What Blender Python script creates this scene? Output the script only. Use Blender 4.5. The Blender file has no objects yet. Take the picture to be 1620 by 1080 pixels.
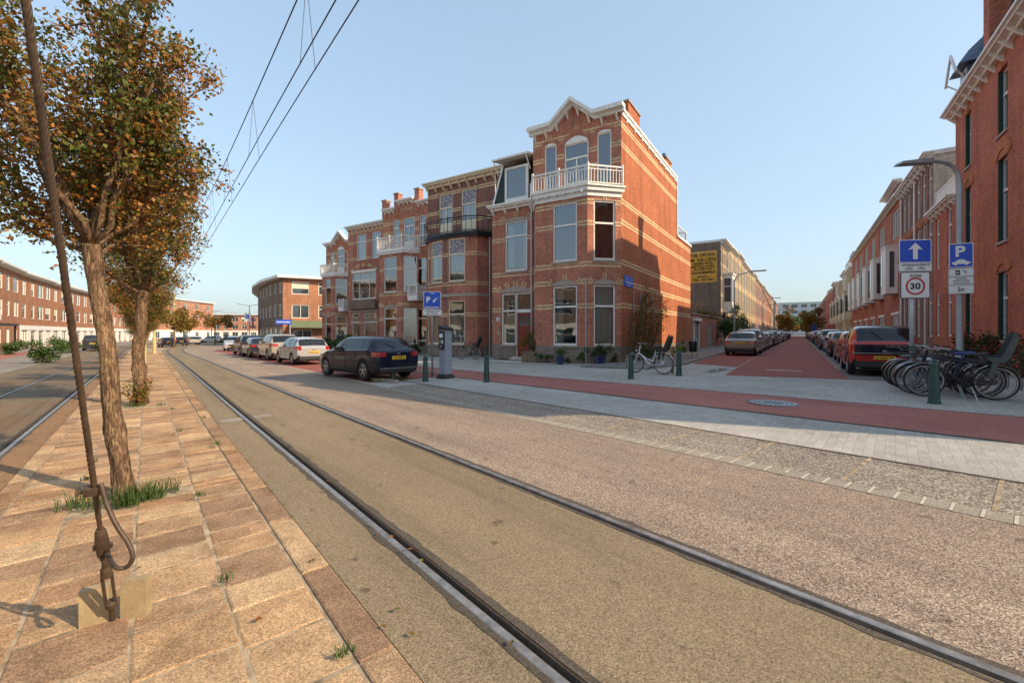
import bpy, bmesh, math, random
import numpy as np
from mathutils import Matrix, Vector
R = math.radians
rnd = random.Random(7)
scene = bpy.context.scene
COL = scene.collection

# ---------------------------------------------------------------- camera
cam_d = bpy.data.cameras.new('camera'); cam = bpy.data.objects.new('camera', cam_d); COL.objects.link(cam)
cam.location = (0, 0, 1.5); cam.rotation_euler = (R(90), 0, 0)
cam_d.sensor_width = 36; cam_d.lens = 15.667; cam_d.shift_y = -13 / 1620
cam_d.clip_start = 0.05; cam_d.clip_end = 3000
scene.camera = cam
# ---------------------------------------------------------------- light
SUN_EL, SUN_AZ = R(32.5), R(115.2)          # azimuth clockwise from +Y
world = bpy.data.worlds.new("World"); scene.world = world; world.use_nodes = True
wn = world.node_tree; wn.nodes.clear()
wo = wn.nodes.new('ShaderNodeOutputWorld'); wb = wn.nodes.new('ShaderNodeBackground'); sk = wn.nodes.new('ShaderNodeTexSky')
sk.sky_type = 'NISHITA'; sk.sun_disc = False; sk.sun_elevation = SUN_EL; sk.sun_rotation = SUN_AZ
sk.air_density = 1.2; sk.dust_density = 2.6; sk.ozone_density = 1.4; sk.altitude = 0
wb.inputs['Strength'].default_value = 0.14
wg = wn.nodes.new('ShaderNodeGamma'); wg.inputs[1].default_value = .46; wn.links.new(sk.outputs[0], wg.inputs[0])
wm = wn.nodes.new('ShaderNodeMix'); wm.data_type = 'RGBA'; wm.blend_type = 'MULTIPLY'; wm.inputs[0].default_value = 1; wm.inputs[7].default_value = (.93, 1.07, 1.19, 1)
wn.links.new(wg.outputs[0], wm.inputs[6]); wn.links.new(wm.outputs[2], wb.inputs[0]); wn.links.new(wb.outputs[0], wo.inputs[0])
sd = bpy.data.lights.new('sun', 'SUN'); sun = bpy.data.objects.new('sun', sd); COL.objects.link(sun)
sd.energy = 2.0; sd.angle = R(0.5); sd.color = (1.0, 0.80, 0.56)
SD = Vector((math.sin(SUN_AZ) * math.cos(SUN_EL), math.cos(SUN_AZ) * math.cos(SUN_EL), math.sin(SUN_EL)))
sun.rotation_euler = SD.to_track_quat('Z', 'Y').to_euler(); sun.location = (20, -10, 30)
scene.view_settings.view_transform = 'Standard'; scene.view_settings.look = 'None'
scene.view_settings.exposure = 1.65; scene.view_settings.gamma = 1.0
scene.cycles.max_bounces = 8; scene.cycles.transparent_max_bounces = 12
scene.cycles.caustics_reflective = False; scene.cycles.caustics_refractive = False

# ---------------------------------------------------------------- mesh helpers
class MB:
    def __init__(s): s.v = []; s.f = []; s.m = []; s.T = None; s.k = 0
    def add(s, vs, fs, m=0):
        o = len(s.v)
        if s.T is not None: vs = [tuple(s.T @ Vector(p)) for p in vs]
        s.v.extend(vs); s.f.extend([tuple(i + o for i in f) for f in fs]); s.m.extend([m] * len(fs)); return s
    def quad(s, a, b, c, d, m=0): return s.add([a, b, c, d], [(0, 1, 2, 3)], m)
    def box(s, x0, x1, y0, y1, z0, z1, m=0):
        if x0 > x1: x0, x1 = x1, x0
        if y0 > y1: y0, y1 = y1, y0
        if z0 > z1: z0, z1 = z1, z0
        return s.add([(x0,y0,z0),(x1,y0,z0),(x1,y1,z0),(x0,y1,z0),(x0,y0,z1),(x1,y0,z1),(x1,y1,z1),(x0,y1,z1)],
              [(0,3,2,1),(4,5,6,7),(0,1,5,4),(1,2,6,5),(2,3,7,6),(3,0,4,7)], m)
    def prism(s, poly, z0, z1, m=0, axis='z'):       # poly counter-clockwise in plan
        n = len(poly)
        if axis == 'z': vs = [(x, y, z0) for x, y in poly] + [(x, y, z1) for x, y in poly]
        elif axis == 'y': vs = [(x, z0, y) for x, y in poly] + [(x, z1, y) for x, y in poly]
        else: vs = [(z0, x, y) for x, y in poly] + [(z1, x, y) for x, y in poly]
        fs = [tuple(reversed(range(n))), tuple(range(n, 2*n))] + [(i, (i+1) % n, n+(i+1) % n, n+i) for i in range(n)]
        if axis == 'y': fs = [tuple(reversed(f)) for f in fs]
        return s.add(vs, fs, m)
    def tube(s, pts, r, n=8, m=0, cap=True):
        pts = [Vector(p) for p in pts]; N = len(pts)
        rs = r if isinstance(r, (list, tuple)) else [r] * N
        vs = []; up = None
        for i, p in enumerate(pts):
            t = (pts[min(i+1, N-1)] - pts[max(i-1, 0)]).normalized()
            if up is None: up = Vector((0, 0, 1)) if abs(t.z) < .9 else Vector((1, 0, 0))
            a = t.cross(up).normalized(); b = a.cross(t).normalized(); up = b
            for k in range(n):
                c = 2 * math.pi * k / n
                vs.append(tuple(p + (a * math.cos(c) + b * math.sin(c)) * rs[i]))
        fs = [(i*n+k, i*n+(k+1) % n, (i+1)*n+(k+1) % n, (i+1)*n+k) for i in range(N-1) for k in range(n)]
        if cap: fs += [tuple(reversed(range(n))), tuple(range((N-1)*n, N*n))]
        return s.add(vs, fs, m)
    def lathe(s, prof, n=16, m=0, c=(0, 0, 0), axis='z'):
        vs = []
        for r, z in prof:
            for k in range(n):
                a = 2 * math.pi * k / n
                q = (r*math.cos(a), r*math.sin(a), z)
                if axis == 'y': q = (q[0], q[2], q[1])
                if axis == 'x': q = (q[2], q[0], q[1])
                vs.append((q[0]+c[0], q[1]+c[1], q[2]+c[2]))
        N = len(prof)
        fs = [(i*n+k, i*n+(k+1) % n, (i+1)*n+(k+1) % n, (i+1)*n+k) for i in range(N-1) for k in range(n)]
        fs += [tuple(reversed(range(n))), tuple(range((N-1)*n, N*n))]
        if axis == 'y': fs = [tuple(reversed(f)) for f in fs]
        return s.add(vs, fs, m)
    def build(s, name, mats, parent=None, smooth=False, loc=None, rz=0, sharp=None):
        if not isinstance(mats, (list, tuple)): mats = [mats]
        me = bpy.data.meshes.new(name); me.from_pydata(s.v, [], s.f)
        for m in mats: me.materials.append(m)
        if len(mats) > 1: me.polygons.foreach_set('material_index', s.m)
        if smooth: me.polygons.foreach_set('use_smooth', [True] * len(me.polygons))
        auto_uv(me)
        if smooth and sharp:
            me.set_sharp_from_angle(angle=R(sharp))
        o = bpy.data.objects.new(name, me); COL.objects.link(o)
        if parent is not None: o.parent = parent
        if loc is not None: o.location = loc
        if rz: o.rotation_euler.z = rz
        return o

def auto_uv(me):
    n = len(me.polygons)
    if n == 0: return
    nv = len(me.vertices); nl = len(me.loops)
    co = np.empty(nv * 3); me.vertices.foreach_get('co', co); co = co.reshape(-1, 3)
    nr = np.empty(n * 3); me.polygons.foreach_get('normal', nr); nr = nr.reshape(-1, 3)
    li = np.empty(nl, dtype=np.int64); me.loops.foreach_get('vertex_index', li)
    lt = np.empty(n, dtype=np.int64); me.polygons.foreach_get('loop_total', lt)
    fn = np.repeat(nr, lt, axis=0); p = co[li]
    flat = np.abs(fn[:, 2]) > .75
    h = np.hypot(fn[:, 0], fn[:, 1]) + 1e-9
    tx, ty = -fn[:, 1] / h, fn[:, 0] / h
    tx = np.round(tx, 2); ty = np.round(ty, 2)
    u = np.where(flat, p[:, 0], p[:, 0] * tx + p[:, 1] * ty); v = np.where(flat, p[:, 1], p[:, 2])
    uv = me.uv_layers.new(name='UVMap'); uv.data.foreach_set('uv', np.stack([u, v], 1).ravel())

def tag(o, label=None, cat=None, group=None, kind=None):
    if label: o['label'] = label
    if cat: o['category'] = cat
    if group: o['group'] = group
    if kind: o['kind'] = kind
    return o
def thing(name, label, cat, loc=(0, 0, 0), rz=0, group=None):
    o = bpy.data.objects.new(name, None); COL.objects.link(o); o.empty_display_size = .2
    o.location = loc; o.rotation_euler = (0, 0, rz)
    return tag(o, label, cat, group)
KIDS = {}
def dup(root, loc, rz, label, group=None, scale=None, swap=None):
    """copy a thing with its parts and sub-parts; swap = {material: other material} recolours the copy"""
    def cp(o, par):
        c = o.copy(); COL.objects.link(c)
        if par is not None: c.parent = par
        if swap and c.type == 'MESH':
            for sl in c.material_slots:
                if sl.material in swap:
                    if sl.link == 'DATA':
                        mt = swap[sl.material]; sl.link = 'OBJECT'; sl.material = mt
        for ch in [x for x in o.children]: cp(ch, c)
        return c
    r = cp(root, None); r.location = loc; r.rotation_euler = (0, 0, rz); r['label'] = label
    if group: r['group'] = group
    if scale: r.scale = scale
    return r
def FR(x, y, ang=0, z=0): return Matrix.Translation((x, y, z)) @ Matrix.Rotation(ang, 4, 'Z')

# ---------------------------------------------------------------- places: the tram street and the side street
D = np.array([-.645, .764]); N_ = np.array([.764, .645])
_ks = [-30, 0, 10, 20, 38, 55, 67, 75, 87, 100, 115, 135, 160]
_kd = [0, 0, .18, .40, .78, 1.05, 1.4, 2.0, 4.4, 9.5, 18., 31., 48.]
def delta(s): 
    return float(np.interp(s, _ks, _kd)) if s < 60 else float(np.interp(s, _ks, _kd) * .5 + .25 * np.interp(s-4, _ks, _kd) + .25 * np.interp(s+4, _ks, _kd))
def TS(s, p, w=1.0):                         # along the tram street (s) and across it (p)
    q = D * s + N_ * (p + w * delta(s)); return float(q[0]), float(q[1])
def gz(x, y=0): return .015 * min(10, max(-36, x))    # the ground falls gently to the left
C0 = np.array([5.28, 21.52]); dS = np.array([.5422, .8402]); nS = np.array([.8402, -.5422])
def SS(r, q):                                # along the side street (r) and across it (q)
    w = C0 + dS * r + nS * q; return float(w[0]), float(w[1])
A_F = math.atan2(-.5422, .8402)              # facades of the corner row
A_R = math.atan2(-.8402, -.5422)             # right row of the side street
A_L = math.atan2(.8402, .5422)               # left row of the side street

# ---------------------------------------------------------------- materials
MATS = {}
def nodes(name):
    m = bpy.data.materials.new(name); m.use_nodes = True; nt = m.node_tree
    b = nt.nodes['Principled BSDF']; MATS[name] = m
    return m, nt, b
def lk(nt, a, b): nt.links.new(a, b)
def nd(nt, t, **kw):
    n = nt.nodes.new(t)
    for k, v in kw.items():
        if hasattr(n, k): setattr(n, k, v)
        else: n.inputs[k].default_value = v
    return n
def ramp(nt, fac, stops):
    r = nt.nodes.new('ShaderNodeValToRGB'); e = r.color_ramp.elements
    while len(e) < len(stops): e.new(.5)
    for i, (p, c) in enumerate(stops): e[i].position = p; e[i].color = (*c, 1)
    lk(nt, fac, r.inputs[0]); return r
def mixc(nt, f, a, b, mode='MIX'):
    m = nt.nodes.new('ShaderNodeMix'); m.data_type = 'RGBA'; m.blend_type = mode
    for s, v in ((0, f), (6, a), (7, b)):
        if isinstance(v, (int, float)): m.inputs[s].default_value = v
        elif isinstance(v, tuple): m.inputs[s].default_value = (*v, 1)
        else: lk(nt, v, m.inputs[s])
    return m.outputs[2]
def noise(nt, vec, scale, detail=3, rough=.6):
    n = nd(nt, 'ShaderNodeTexNoise'); n.inputs['Scale'].default_value = scale; n.inputs['Detail'].default_value = detail
    n.inputs['Roughness'].default_value = rough
    if vec is not None: lk(nt, vec, n.inputs['Vector'])
    return n
def bump(nt, b, h, st=.3, dist=.01):
    n = nd(nt, 'ShaderNodeBump'); n.inputs['Strength'].default_value = st; n.inputs['Distance'].default_value = dist
    lk(nt, h, n.inputs['Height']); lk(nt, n.outputs[0], b.inputs['Normal'])
def mat(name, col, rough=.6, metal=0, var=.12, vs=3., spec=.5, coat=0, bmp=0, bs=60):
    m, nt, b = nodes(name)
    tc = nd(nt, 'ShaderNodeTexCoord')
    n = noise(nt, tc.outputs['Object'], vs, 5)
    r = ramp(nt, n.outputs[0], [(.3, tuple(c * (1 - var) for c in col)), (.7, tuple(min(1, c * (1 + var)) for c in col))])
    lk(nt, r.outputs[0], b.inputs['Base Color'])
    b.inputs['Roughness'].default_value = rough; b.inputs['Metallic'].default_value = metal
    b.inputs['Specular IOR Level'].default_value = spec
    if coat: b.inputs['Coat Weight'].default_value = coat; b.inputs['Coat Roughness'].default_value = .04
    if bmp:
        n2 = noise(nt, tc.outputs['Object'], bs, 4); bump(nt, b, n2.outputs[0], bmp, .01)
    return m
def brick(name, c1, c2, mortar=(.30, .26, .22), w=.22, h=.065, ms=.011, big=.25, rough=.85):
    m, nt, b = nodes(name)
    uv = nd(nt, 'ShaderNodeUVMap'); uv.uv_map = 'UVMap'
    t = nd(nt, 'ShaderNodeTexBrick'); t.offset = .5
    t.inputs['Color1'].default_value = (*c1, 1); t.inputs['Color2'].default_value = (*c2, 1); t.inputs['Mortar'].default_value = (*mortar, 1)
    t.inputs['Scale'].default_value = 1; t.inputs['Mortar Size'].default_value = ms; t.inputs['Mortar Smooth'].default_value = .3
    t.inputs['Brick Width'].default_value = w; t.inputs['Row Height'].default_value = h; t.inputs['Bias'].default_value = 0
    lk(nt, uv.outputs[0], t.inputs['Vector'])
    n = noise(nt, uv.outputs[0], .55, 6, .7)
    r = ramp(nt, n.outputs[0], [(.3, (1-big,)*3), (.7, (1+big*.6,)*3)])
    n2 = noise(nt, uv.outputs[0], 9, 4, .7)
    r2 = ramp(nt, n2.outputs[0], [(.3, (.82,)*3), (.7, (1.12,)*3)])
    c = mixc(nt, 1., mixc(nt, 1., t.outputs[0], r.outputs[0], 'MULTIPLY'), r2.outputs[0], 'MULTIPLY')
    mp = nd(nt, 'ShaderNodeMapping'); mp.inputs['Scale'].default_value = (1.6, .12, 1); lk(nt, uv.outputs[0], mp.inputs[0])
    n3 = noise(nt, mp.outputs[0], 1.4, 6, .7); r3 = ramp(nt, n3.outputs[0], [(.36, (.70, .68, .66)), (.5, (1, 1, 1)), (.7, (1.1, 1.1, 1.1))]); c = mixc(nt, .75, c, r3.outputs[0], 'MULTIPLY')
    mq = nd(nt, 'ShaderNodeMapping'); mq.inputs['Scale'].default_value = (4.6, 15., 1); lk(nt, uv.outputs[0], mq.inputs[0])
    n4 = noise(nt, mq.outputs[0], 1., 2, .5); r4 = ramp(nt, n4.outputs[0], [(.3, (.68, .66, .66)), (.5, (1, 1, 1)), (.7, (1.22, 1.2, 1.18))]); c = mixc(nt, .8, c, r4.outputs[0], 'MULTIPLY')
    lk(nt, c, b.inputs['Base Color']); b.inputs['Roughness'].default_value = rough; b.inputs['Specular IOR Level'].default_value = .25
    inv = nd(nt, 'ShaderNodeMath'); inv.operation = 'SUBTRACT'; inv.inputs[0].default_value = 1; lk(nt, t.outputs['Fac'], inv.inputs[1])
    bump(nt, b, inv.outputs[0], .5, .006)
    return m
def aggregate(name, stops, scale=95, big=.18, bigs=.35, tint=None, rough=.9, bst=.5, fine=260):
    """asphalt: fine stones plus slow stains"""
    m, nt, b = nodes(name)
    g = nd(nt, 'ShaderNodeNewGeometry')
    v = nd(nt, 'ShaderNodeTexVoronoi'); v.inputs['Scale'].default_value = scale; lk(nt, g.outputs['Position'], v.inputs['Vector'])
    n = noise(nt, g.outputs['Position'], fine, 2)
    sepc = nd(nt, 'ShaderNodeSeparateColor'); lk(nt, v.outputs['Color'], sepc.inputs[0])
    a = nd(nt, 'ShaderNodeMath'); a.operation = 'MULTIPLY_ADD'; lk(nt, sepc.outputs[0], a.inputs[0]); a.inputs[1].default_value = .62
    mu = nd(nt, 'ShaderNodeMath'); mu.operation = 'MULTIPLY'; lk(nt, n.outputs[0], mu.inputs[0]); mu.inputs[1].default_value = .38
    lk(nt, mu.outputs[0], a.inputs[2])
    r = ramp(nt, a.outputs[0], stops)
    n3 = noise(nt, g.outputs['Position'], bigs, 6, .65)
    r3 = ramp(nt, n3.outputs[0], [(.3, (1-big, 1-big, 1-big)), (.72, (1+big, 1+big*.95, 1+big*.8))])
    c = mixc(nt, 1., r.outputs[0], r3.outputs[0], 'MULTIPLY')
    n4 = noise(nt, g.outputs['Position'], 5.5, 3, .5)
    r4 = ramp(nt, n4.outputs[0], [(.27, (.42, .40, .38)), (.335, (1, 1, 1))])
    c = mixc(nt, .8, c, r4.outputs[0], 'MULTIPLY')
    mp = nd(nt, 'ShaderNodeMapping'); mp.inputs['Rotation'].default_value = (0, 0, -math.atan2(D[1], D[0])); lk(nt, g.outputs['Position'], mp.inputs[0])
    mp2 = nd(nt, 'ShaderNodeMapping'); mp2.inputs['Scale'].default_value = (.10, 1.5, 1); lk(nt, mp.outputs[0], mp2.inputs[0])
    n6 = noise(nt, mp2.outputs[0], 1.3, 6, .7); r6 = ramp(nt, n6.outputs[0], [(.33, (.74, .73, .72)), (.5, (1, 1, 1)), (.7, (1.12, 1.1, 1.06))]); c = mixc(nt, .85, c, r6.outputs[0], 'MULTIPLY')
    if tint:
        n5 = noise(nt, g.outputs['Position'], tint[0], 4, .6)
        f = ramp(nt, n5.outputs[0], [(.45, (0, 0, 0)), (.7, (1, 1, 1))])
        c = mixc(nt, f.outputs[0], c, mixc(nt, 1., c, tint[1], 'MULTIPLY'))
    lk(nt, c, b.inputs['Base Color']); b.inputs['Roughness'].default_value = rough; b.inputs['Specular IOR Level'].default_value = .3
    bump(nt, b, a.outputs[0], bst, .006)
    return m
def tiles(name, c1, c2, mortar, w, h, ms, rot=0, rough=.85, big=.2, gr=.15):
    m, nt, b = nodes(name)
    g = nd(nt, 'ShaderNodeNewGeometry')
    mp = nd(nt, 'ShaderNodeMapping'); mp.inputs['Rotation'].default_value = (0, 0, rot); lk(nt, g.outputs['Position'], mp.inputs[0])
    t = nd(nt, 'ShaderNodeTexBrick'); t.offset = .5
    t.inputs['Color1'].default_value = (*c1, 1); t.inputs['Color2'].default_value = (*c2, 1); t.inputs['Mortar'].default_value = (*mortar, 1)
    t.inputs['Scale'].default_value = 1; t.inputs['Mortar Size'].default_value = ms; t.inputs['Mortar Smooth'].default_value = .2
    t.inputs['Brick Width'].default_value = w; t.inputs['Row Height'].default_value = h
    lk(nt, mp.outputs[0], t.inputs['Vector'])
    n = noise(nt, g.outputs['Position'], .5, 6, .7)
    r = ramp(nt, n.outputs[0], [(.3, (1-big,)*3), (.7, (1+big,)*3)])
    n2 = noise(nt, g.outputs['Position'], 75, 4, .8)
    r2 = ramp(nt, n2.outputs[0], [(.3, (1-gr*2,)*3), (.7, (1+gr*2,)*3)])
    c = mixc(nt, 1., mixc(nt, 1., t.outputs[0], r.outputs[0], 'MULTIPLY'), r2.outputs[0], 'MULTIPLY')
    lk(nt, c, b.inputs['Base Color']); b.inputs['Roughness'].default_value = rough; b.inputs['Specular IOR Level'].default_value = .3
    inv = nd(nt, 'ShaderNodeMath'); inv.operation = 'SUBTRACT'; inv.inputs[0].default_value = 1; lk(nt, t.outputs['Fac'], inv.inputs[1])
    bump(nt, b, inv.outputs[0], .5, .005)
    return m
def glassmat(name, tint=(.55, .62, .62), amt=.34):
    m, nt, b = nodes(name); nt.nodes.remove(b)
    tr = nd(nt, 'ShaderNodeBsdfTransparent'); tr.inputs[0].default_value = (*tint, 1)
    gl = nd(nt, 'ShaderNodeBsdfGlossy'); gl.inputs['Roughness'].default_value = .02; gl.inputs[0].default_value = (.95, .97, 1, 1)
    lw = nd(nt, 'ShaderNodeFresnel'); lw.inputs[0].default_value = 1.5
    g = nd(nt, 'ShaderNodeNewGeometry'); n = noise(nt, g.outputs['Position'], 1.3, 2)
    bp = nd(nt, 'ShaderNodeBump'); bp.inputs['Strength'].default_value = .05; bp.inputs['Distance'].default_value = .05
    lk(nt, n.outputs[0], bp.inputs['Height']); lk(nt, bp.outputs[0], gl.inputs['Normal'])
    a = nd(nt, 'ShaderNodeMath'); a.operation = 'ADD'; a.use_clamp = True; a.inputs[1].default_value = amt
    lk(nt, lw.outputs[0], a.inputs[0])
    mx = nd(nt, 'ShaderNodeMixShader'); lk(nt, a.outputs[0], mx.inputs[0]); lk(nt, tr.outputs[0], mx.inputs[1]); lk(nt, gl.outputs[0], mx.inputs[2])
    lk(nt, mx.outputs[0], nt.nodes['Material Output'].inputs[0])
    return m

M = {}
M['brick_front'] = brick('brick_front', (.58, .185, .105), (.40, .12, .075), (.38, .26, .19))
M['brick_side'] = brick('brick_side', (.50, .13, .046), (.35, .08, .03), (.42, .22, .12), big=.2)
M['brick_dark'] = brick('brick_dark', (.33, .125, .085), (.20, .085, .06), (.26, .19, .15))
M['brick_red'] = brick('brick_red', (.62, .15, .07), (.44, .10, .056), (.33, .19, .14))
M['brick_orange'] = brick('brick_orange', (.50, .195, .095), (.38, .14, .07), (.32, .22, .15))
M['brick_pink'] = brick('brick_pink', (.55, .22, .12), (.46, .17, .09), (.42, .28, .2))
M['brick_plinth'] = brick('brick_plinth', (.22, .15, .10), (.12, .085, .065), (.35, .30, .25), ms=.014)
M['brick_brown'] = brick('brick_brown', (.26, .165, .11), (.155, .11, .085), (.26, .21, .16))
M['brick_white'] = brick('brick_white', (.70, .66, .52), (.62, .58, .45), (.50, .46, .36), ms=.008)
M['brick_tan'] = brick('brick_tan', (.55, .40, .22), (.45, .32, .17), (.42, .34, .24))
M['band_yellow'] = brick('band_yellow', (.85, .70, .42), (.76, .58, .30), (.45, .28, .16), w=.11, h=.07, ms=.012)
M['band_orange'] = brick('band_orange', (.62, .20, .06), (.52, .15, .05), (.3, .15, .09), w=.11)
M['white_paint'] = mat('white_paint', (.76, .74, .68), .5, var=.13, vs=5)
M['cream_paint'] = mat('cream_paint', (.74, .66, .48), .5, var=.08, vs=2)
M['white_far'] = mat('white_far', (.78, .74, .66), .6, var=.1, vs=.6)
M['stone'] = mat('stone', (.36, .31, .25), .8, var=.22, vs=5, bmp=.2)
M['stone_pale'] = mat('stone_pale', (.55, .5, .42), .8, var=.15, vs=3)
M['unlit_interior'] = mat('unlit_interior', (.035, .035, .035), .9, var=.3)  # near-black, the shade of unlit rooms is put into the colour
M['curtain'] = mat('curtain', (.62, .64, .56), .9, var=.1, vs=1)
M['curtain_green'] = mat('curtain_green', (.62, .74, .64), .9, var=.1, vs=1)
M['blind'] = mat('blind', (.62, .58, .44), .9, var=.1, vs=1)
M['glass'] = glassmat('glass', (.62, .68, .68), .17)
M['glass_far'] = mat('glass_far', (.05, .065, .075), .08, var=.5, vs=.4, spec=1)
M['stained_glass'] = None
M['slate'] = brick('slate', (.055, .07, .05), (.035, .05, .038), (.02, .025, .02), w=.25, h=.16, ms=.012, rough=.6)
M['slate_blue'] = brick('slate_blue', (.06, .085, .13), (.04, .06, .10), (.02, .03, .04), w=.3, h=.2, ms=.012, rough=.45)
M['zinc'] = mat('zinc', (.10, .13, .18), .4, .6, var=.2)
M['roof_tar'] = mat('roof_tar', (.10, .10, .10), .9)
M['iron_black'] = mat('iron_black', (.02, .02, .022), .45, .3)
M['steel_grey'] = mat('steel_grey', (.33, .35, .36), .5, .4, var=.15)
M['galv'] = mat('galv', (.42, .45, .47), .45, .5, var=.18, vs=8)
M['door_red'] = mat('door_red', (.20, .028, .014), .35, var=.2, vs=4)
M['bollard_green'] = mat('bollard_green', (.018, .06, .055), .4, var=.25, vs=6)
M['asphalt_pink'] = aggregate('asphalt_pink', [(.14, (.05, .036, .028)), (.4, (.20, .148, .112)), (.62, (.33, .25, .19)), (.9, (.68, .55, .43))], scale=150)
M['asphalt_tan'] = aggregate('asphalt_tan', [(.12, (.10, .074, .044)), (.42, (.215, .162, .10)), (.66, (.275, .21, .13)), (.92, (.40, .31, .21))], scale=150, big=.14)
M['asphalt_left'] = aggregate('asphalt_left', [(.12, (.06, .048, .032)), (.45, (.155, .125, .085)), (.7, (.21, .17, .115)), (.92, (.30, .25, .17))], scale=110, tint=(.22, (1.15, .78, .52)))
M['dirt_orange'] = aggregate('dirt_orange', [(.12, (.11, .06, .03)), (.45, (.24, .135, .065)), (.7, (.31, .18, .09)), (.92, (.42, .27, .15))], scale=120)
M['slab_agg'] = aggregate('slab_agg', [(.12, (.06, .05, .045)), (.4, (.17, .14, .115)), (.6, (.30, .26, .21)), (.9, (.62, .55, .46))], scale=75)
M['sealant'] = aggregate('sealant', [(.2, (.06, .05, .04)), (.8, (.13, .105, .08))], scale=120)
M['bike_red'] = aggregate('bike_red', [(.12, (.16, .058, .048)), (.45, (.34, .125, .10)), (.7, (.43, .17, .135)), (.92, (.58, .29, .24))], scale=120, big=.2)
M['grey_tile'] = tiles('grey_tile', (.41, .385, .345), (.34, .32, .285), (.31, .29, .25), .20, .10, .004, rot=-.86, gr=.34)
M['grey_klinker'] = tiles('grey_klinker', (.24, .23, .21), (.16, .155, .145), (.09, .085, .07), .21, .105, .009, rot=-A_F)
M['red_klinker'] = tiles('red_klinker', (.34, .105, .075), (.26, .08, .058), (.14, .06, .05), .21, .08, .006, rot=-A_F, big=.12, gr=.08)
M['far_ground'] = tiles('far_ground', (.26, .22, .18), (.22, .19, .16), (.16, .14, .12), .3, .3, .01)
M['mark_white'] = mat('mark_white', (.50, .45, .36), .7, var=.15, vs=20)
M['kerb'] = aggregate('kerb', [(.2, (.20, .17, .14)), (.8, (.42, .37, .30))], scale=120)
M['rail_steel'] = mat('rail_steel', (.33, .30, .27), .4, .65, var=.4, vs=11)
M['rail_rust'] = mat('rail_rust', (.10, .052, .03), .75, .2, var=.4, vs=14)

def mat_island(name, cols, rough=.8, spec=.3, extra=.2, nscale=60, bst=.3, trans=0, med=None):
    m, nt, b = nodes(name)
    g = nd(nt, 'ShaderNodeNewGeometry')
    n_ = len(cols)
    r = ramp(nt, g.outputs['Random Per Island'], [((i) / max(1, n_-1), c) for i, c in enumerate(cols)])
    n = noise(nt, g.outputs['Position'], nscale, 4, .7)
    r2 = ramp(nt, n.outputs[0], [(.28, (1-extra,)*3), (.72, (1+extra,)*3)])
    c = mixc(nt, 1., r.outputs[0], r2.outputs[0], 'MULTIPLY')
    if med:
        n5 = noise(nt, g.outputs['Position'], med, 4, .65)
        r5 = ramp(nt, n5.outputs[0], [(.3, (.72, .68, .64)), (.7, (1.15, 1.12, 1.05))])
        c = mixc(nt, 1., c, r5.outputs[0], 'MULTIPLY')
    lk(nt, c, b.inputs['Base Color']); b.inputs['Roughness'].default_value = rough; b.inputs['Specular IOR Level'].default_value = spec
    if bst: bump(nt, b, n.outputs[0], bst, .006)
    if trans:
        tl = nd(nt, 'ShaderNodeBsdfTranslucent'); lk(nt, c, tl.inputs[0])
        mx = nd(nt, 'ShaderNodeMixShader'); mx.inputs[0].default_value = trans
        lk(nt, b.outputs[0], mx.inputs[1]); lk(nt, tl.outputs[0], mx.inputs[2]); lk(nt, mx.outputs[0], nt.nodes['Material Output'].inputs[0])
    return m
def slabmat():
    m = mat_island('median_slab', [(.40, .25, .15), (.50, .34, .20), (.30, .195, .13), (.56, .41, .26), (.36, .22, .13), (.46, .30, .18), (.27, .18, .125), (.52, .36, .22)], .92, .2, .5, 190, .9, med=3.5)
    nt = m.node_tree; b = nt.nodes['Principled BSDF']; src = b.inputs['Base Color'].links[0].from_socket
    g = nd(nt, 'ShaderNodeNewGeometry'); v = nd(nt, 'ShaderNodeTexVoronoi'); v.inputs['Scale'].default_value = 130; lk(nt, g.outputs['Position'], v.inputs['Vector'])
    sc = nd(nt, 'ShaderNodeSeparateColor'); lk(nt, v.outputs['Color'], sc.inputs[0]); r = ramp(nt, sc.outputs[0], [(.1, (.62, .58, .54)), (.5, (1, 1, 1)), (.95, (1.5, 1.45, 1.35))])
    c = mixc(nt, .75, src, r.outputs[0], 'MULTIPLY')
    n = noise(nt, g.outputs['Position'], 1.3, 8, .75); r2 = ramp(nt, n.outputs[0], [(.35, (.62, .56, .5)), (.5, (1, 1, 1)), (.68, (1.15, 1.12, 1.08))])
    c = mixc(nt, .8, c, r2.outputs[0], 'MULTIPLY')
    n3 = noise(nt, g.outputs['Position'], 6, 8, .8); f = ramp(nt, n3.outputs[0], [(.60, (0, 0, 0)), (.66, (1, 1, 1))]); c = mixc(nt, mixc(nt, 1., f.outputs[0], (.35, .35, .35), 'MULTIPLY'), c, (.62, .52, .38))
    lk(nt, c, b.inputs['Base Color']); return m
M['median_slab'] = slabmat() or mat_island('median_slab', [(.42, .27, .16), (.50, .34, .20), (.33, .215, .145), (.56, .41, .26), (.38, .235, .14), (.46, .30, .18), (.30, .20, .14), (.52, .36, .22)], .9, .2, .42, 150, .6, med=3.5)
M['mortar'] = mat('mortar', (.33, .25, .16), .95, var=.6, vs=9, bmp=.4)
M['stained_glass'] = mat_island('stained_glass', [(.20, .14, .18), (.42, .39, .40), (.14, .10, .13), (.28, .22, .26), (.5, .46, .42), (.17, .18, .24)], .15, .6, .1, 4, 0)
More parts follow.
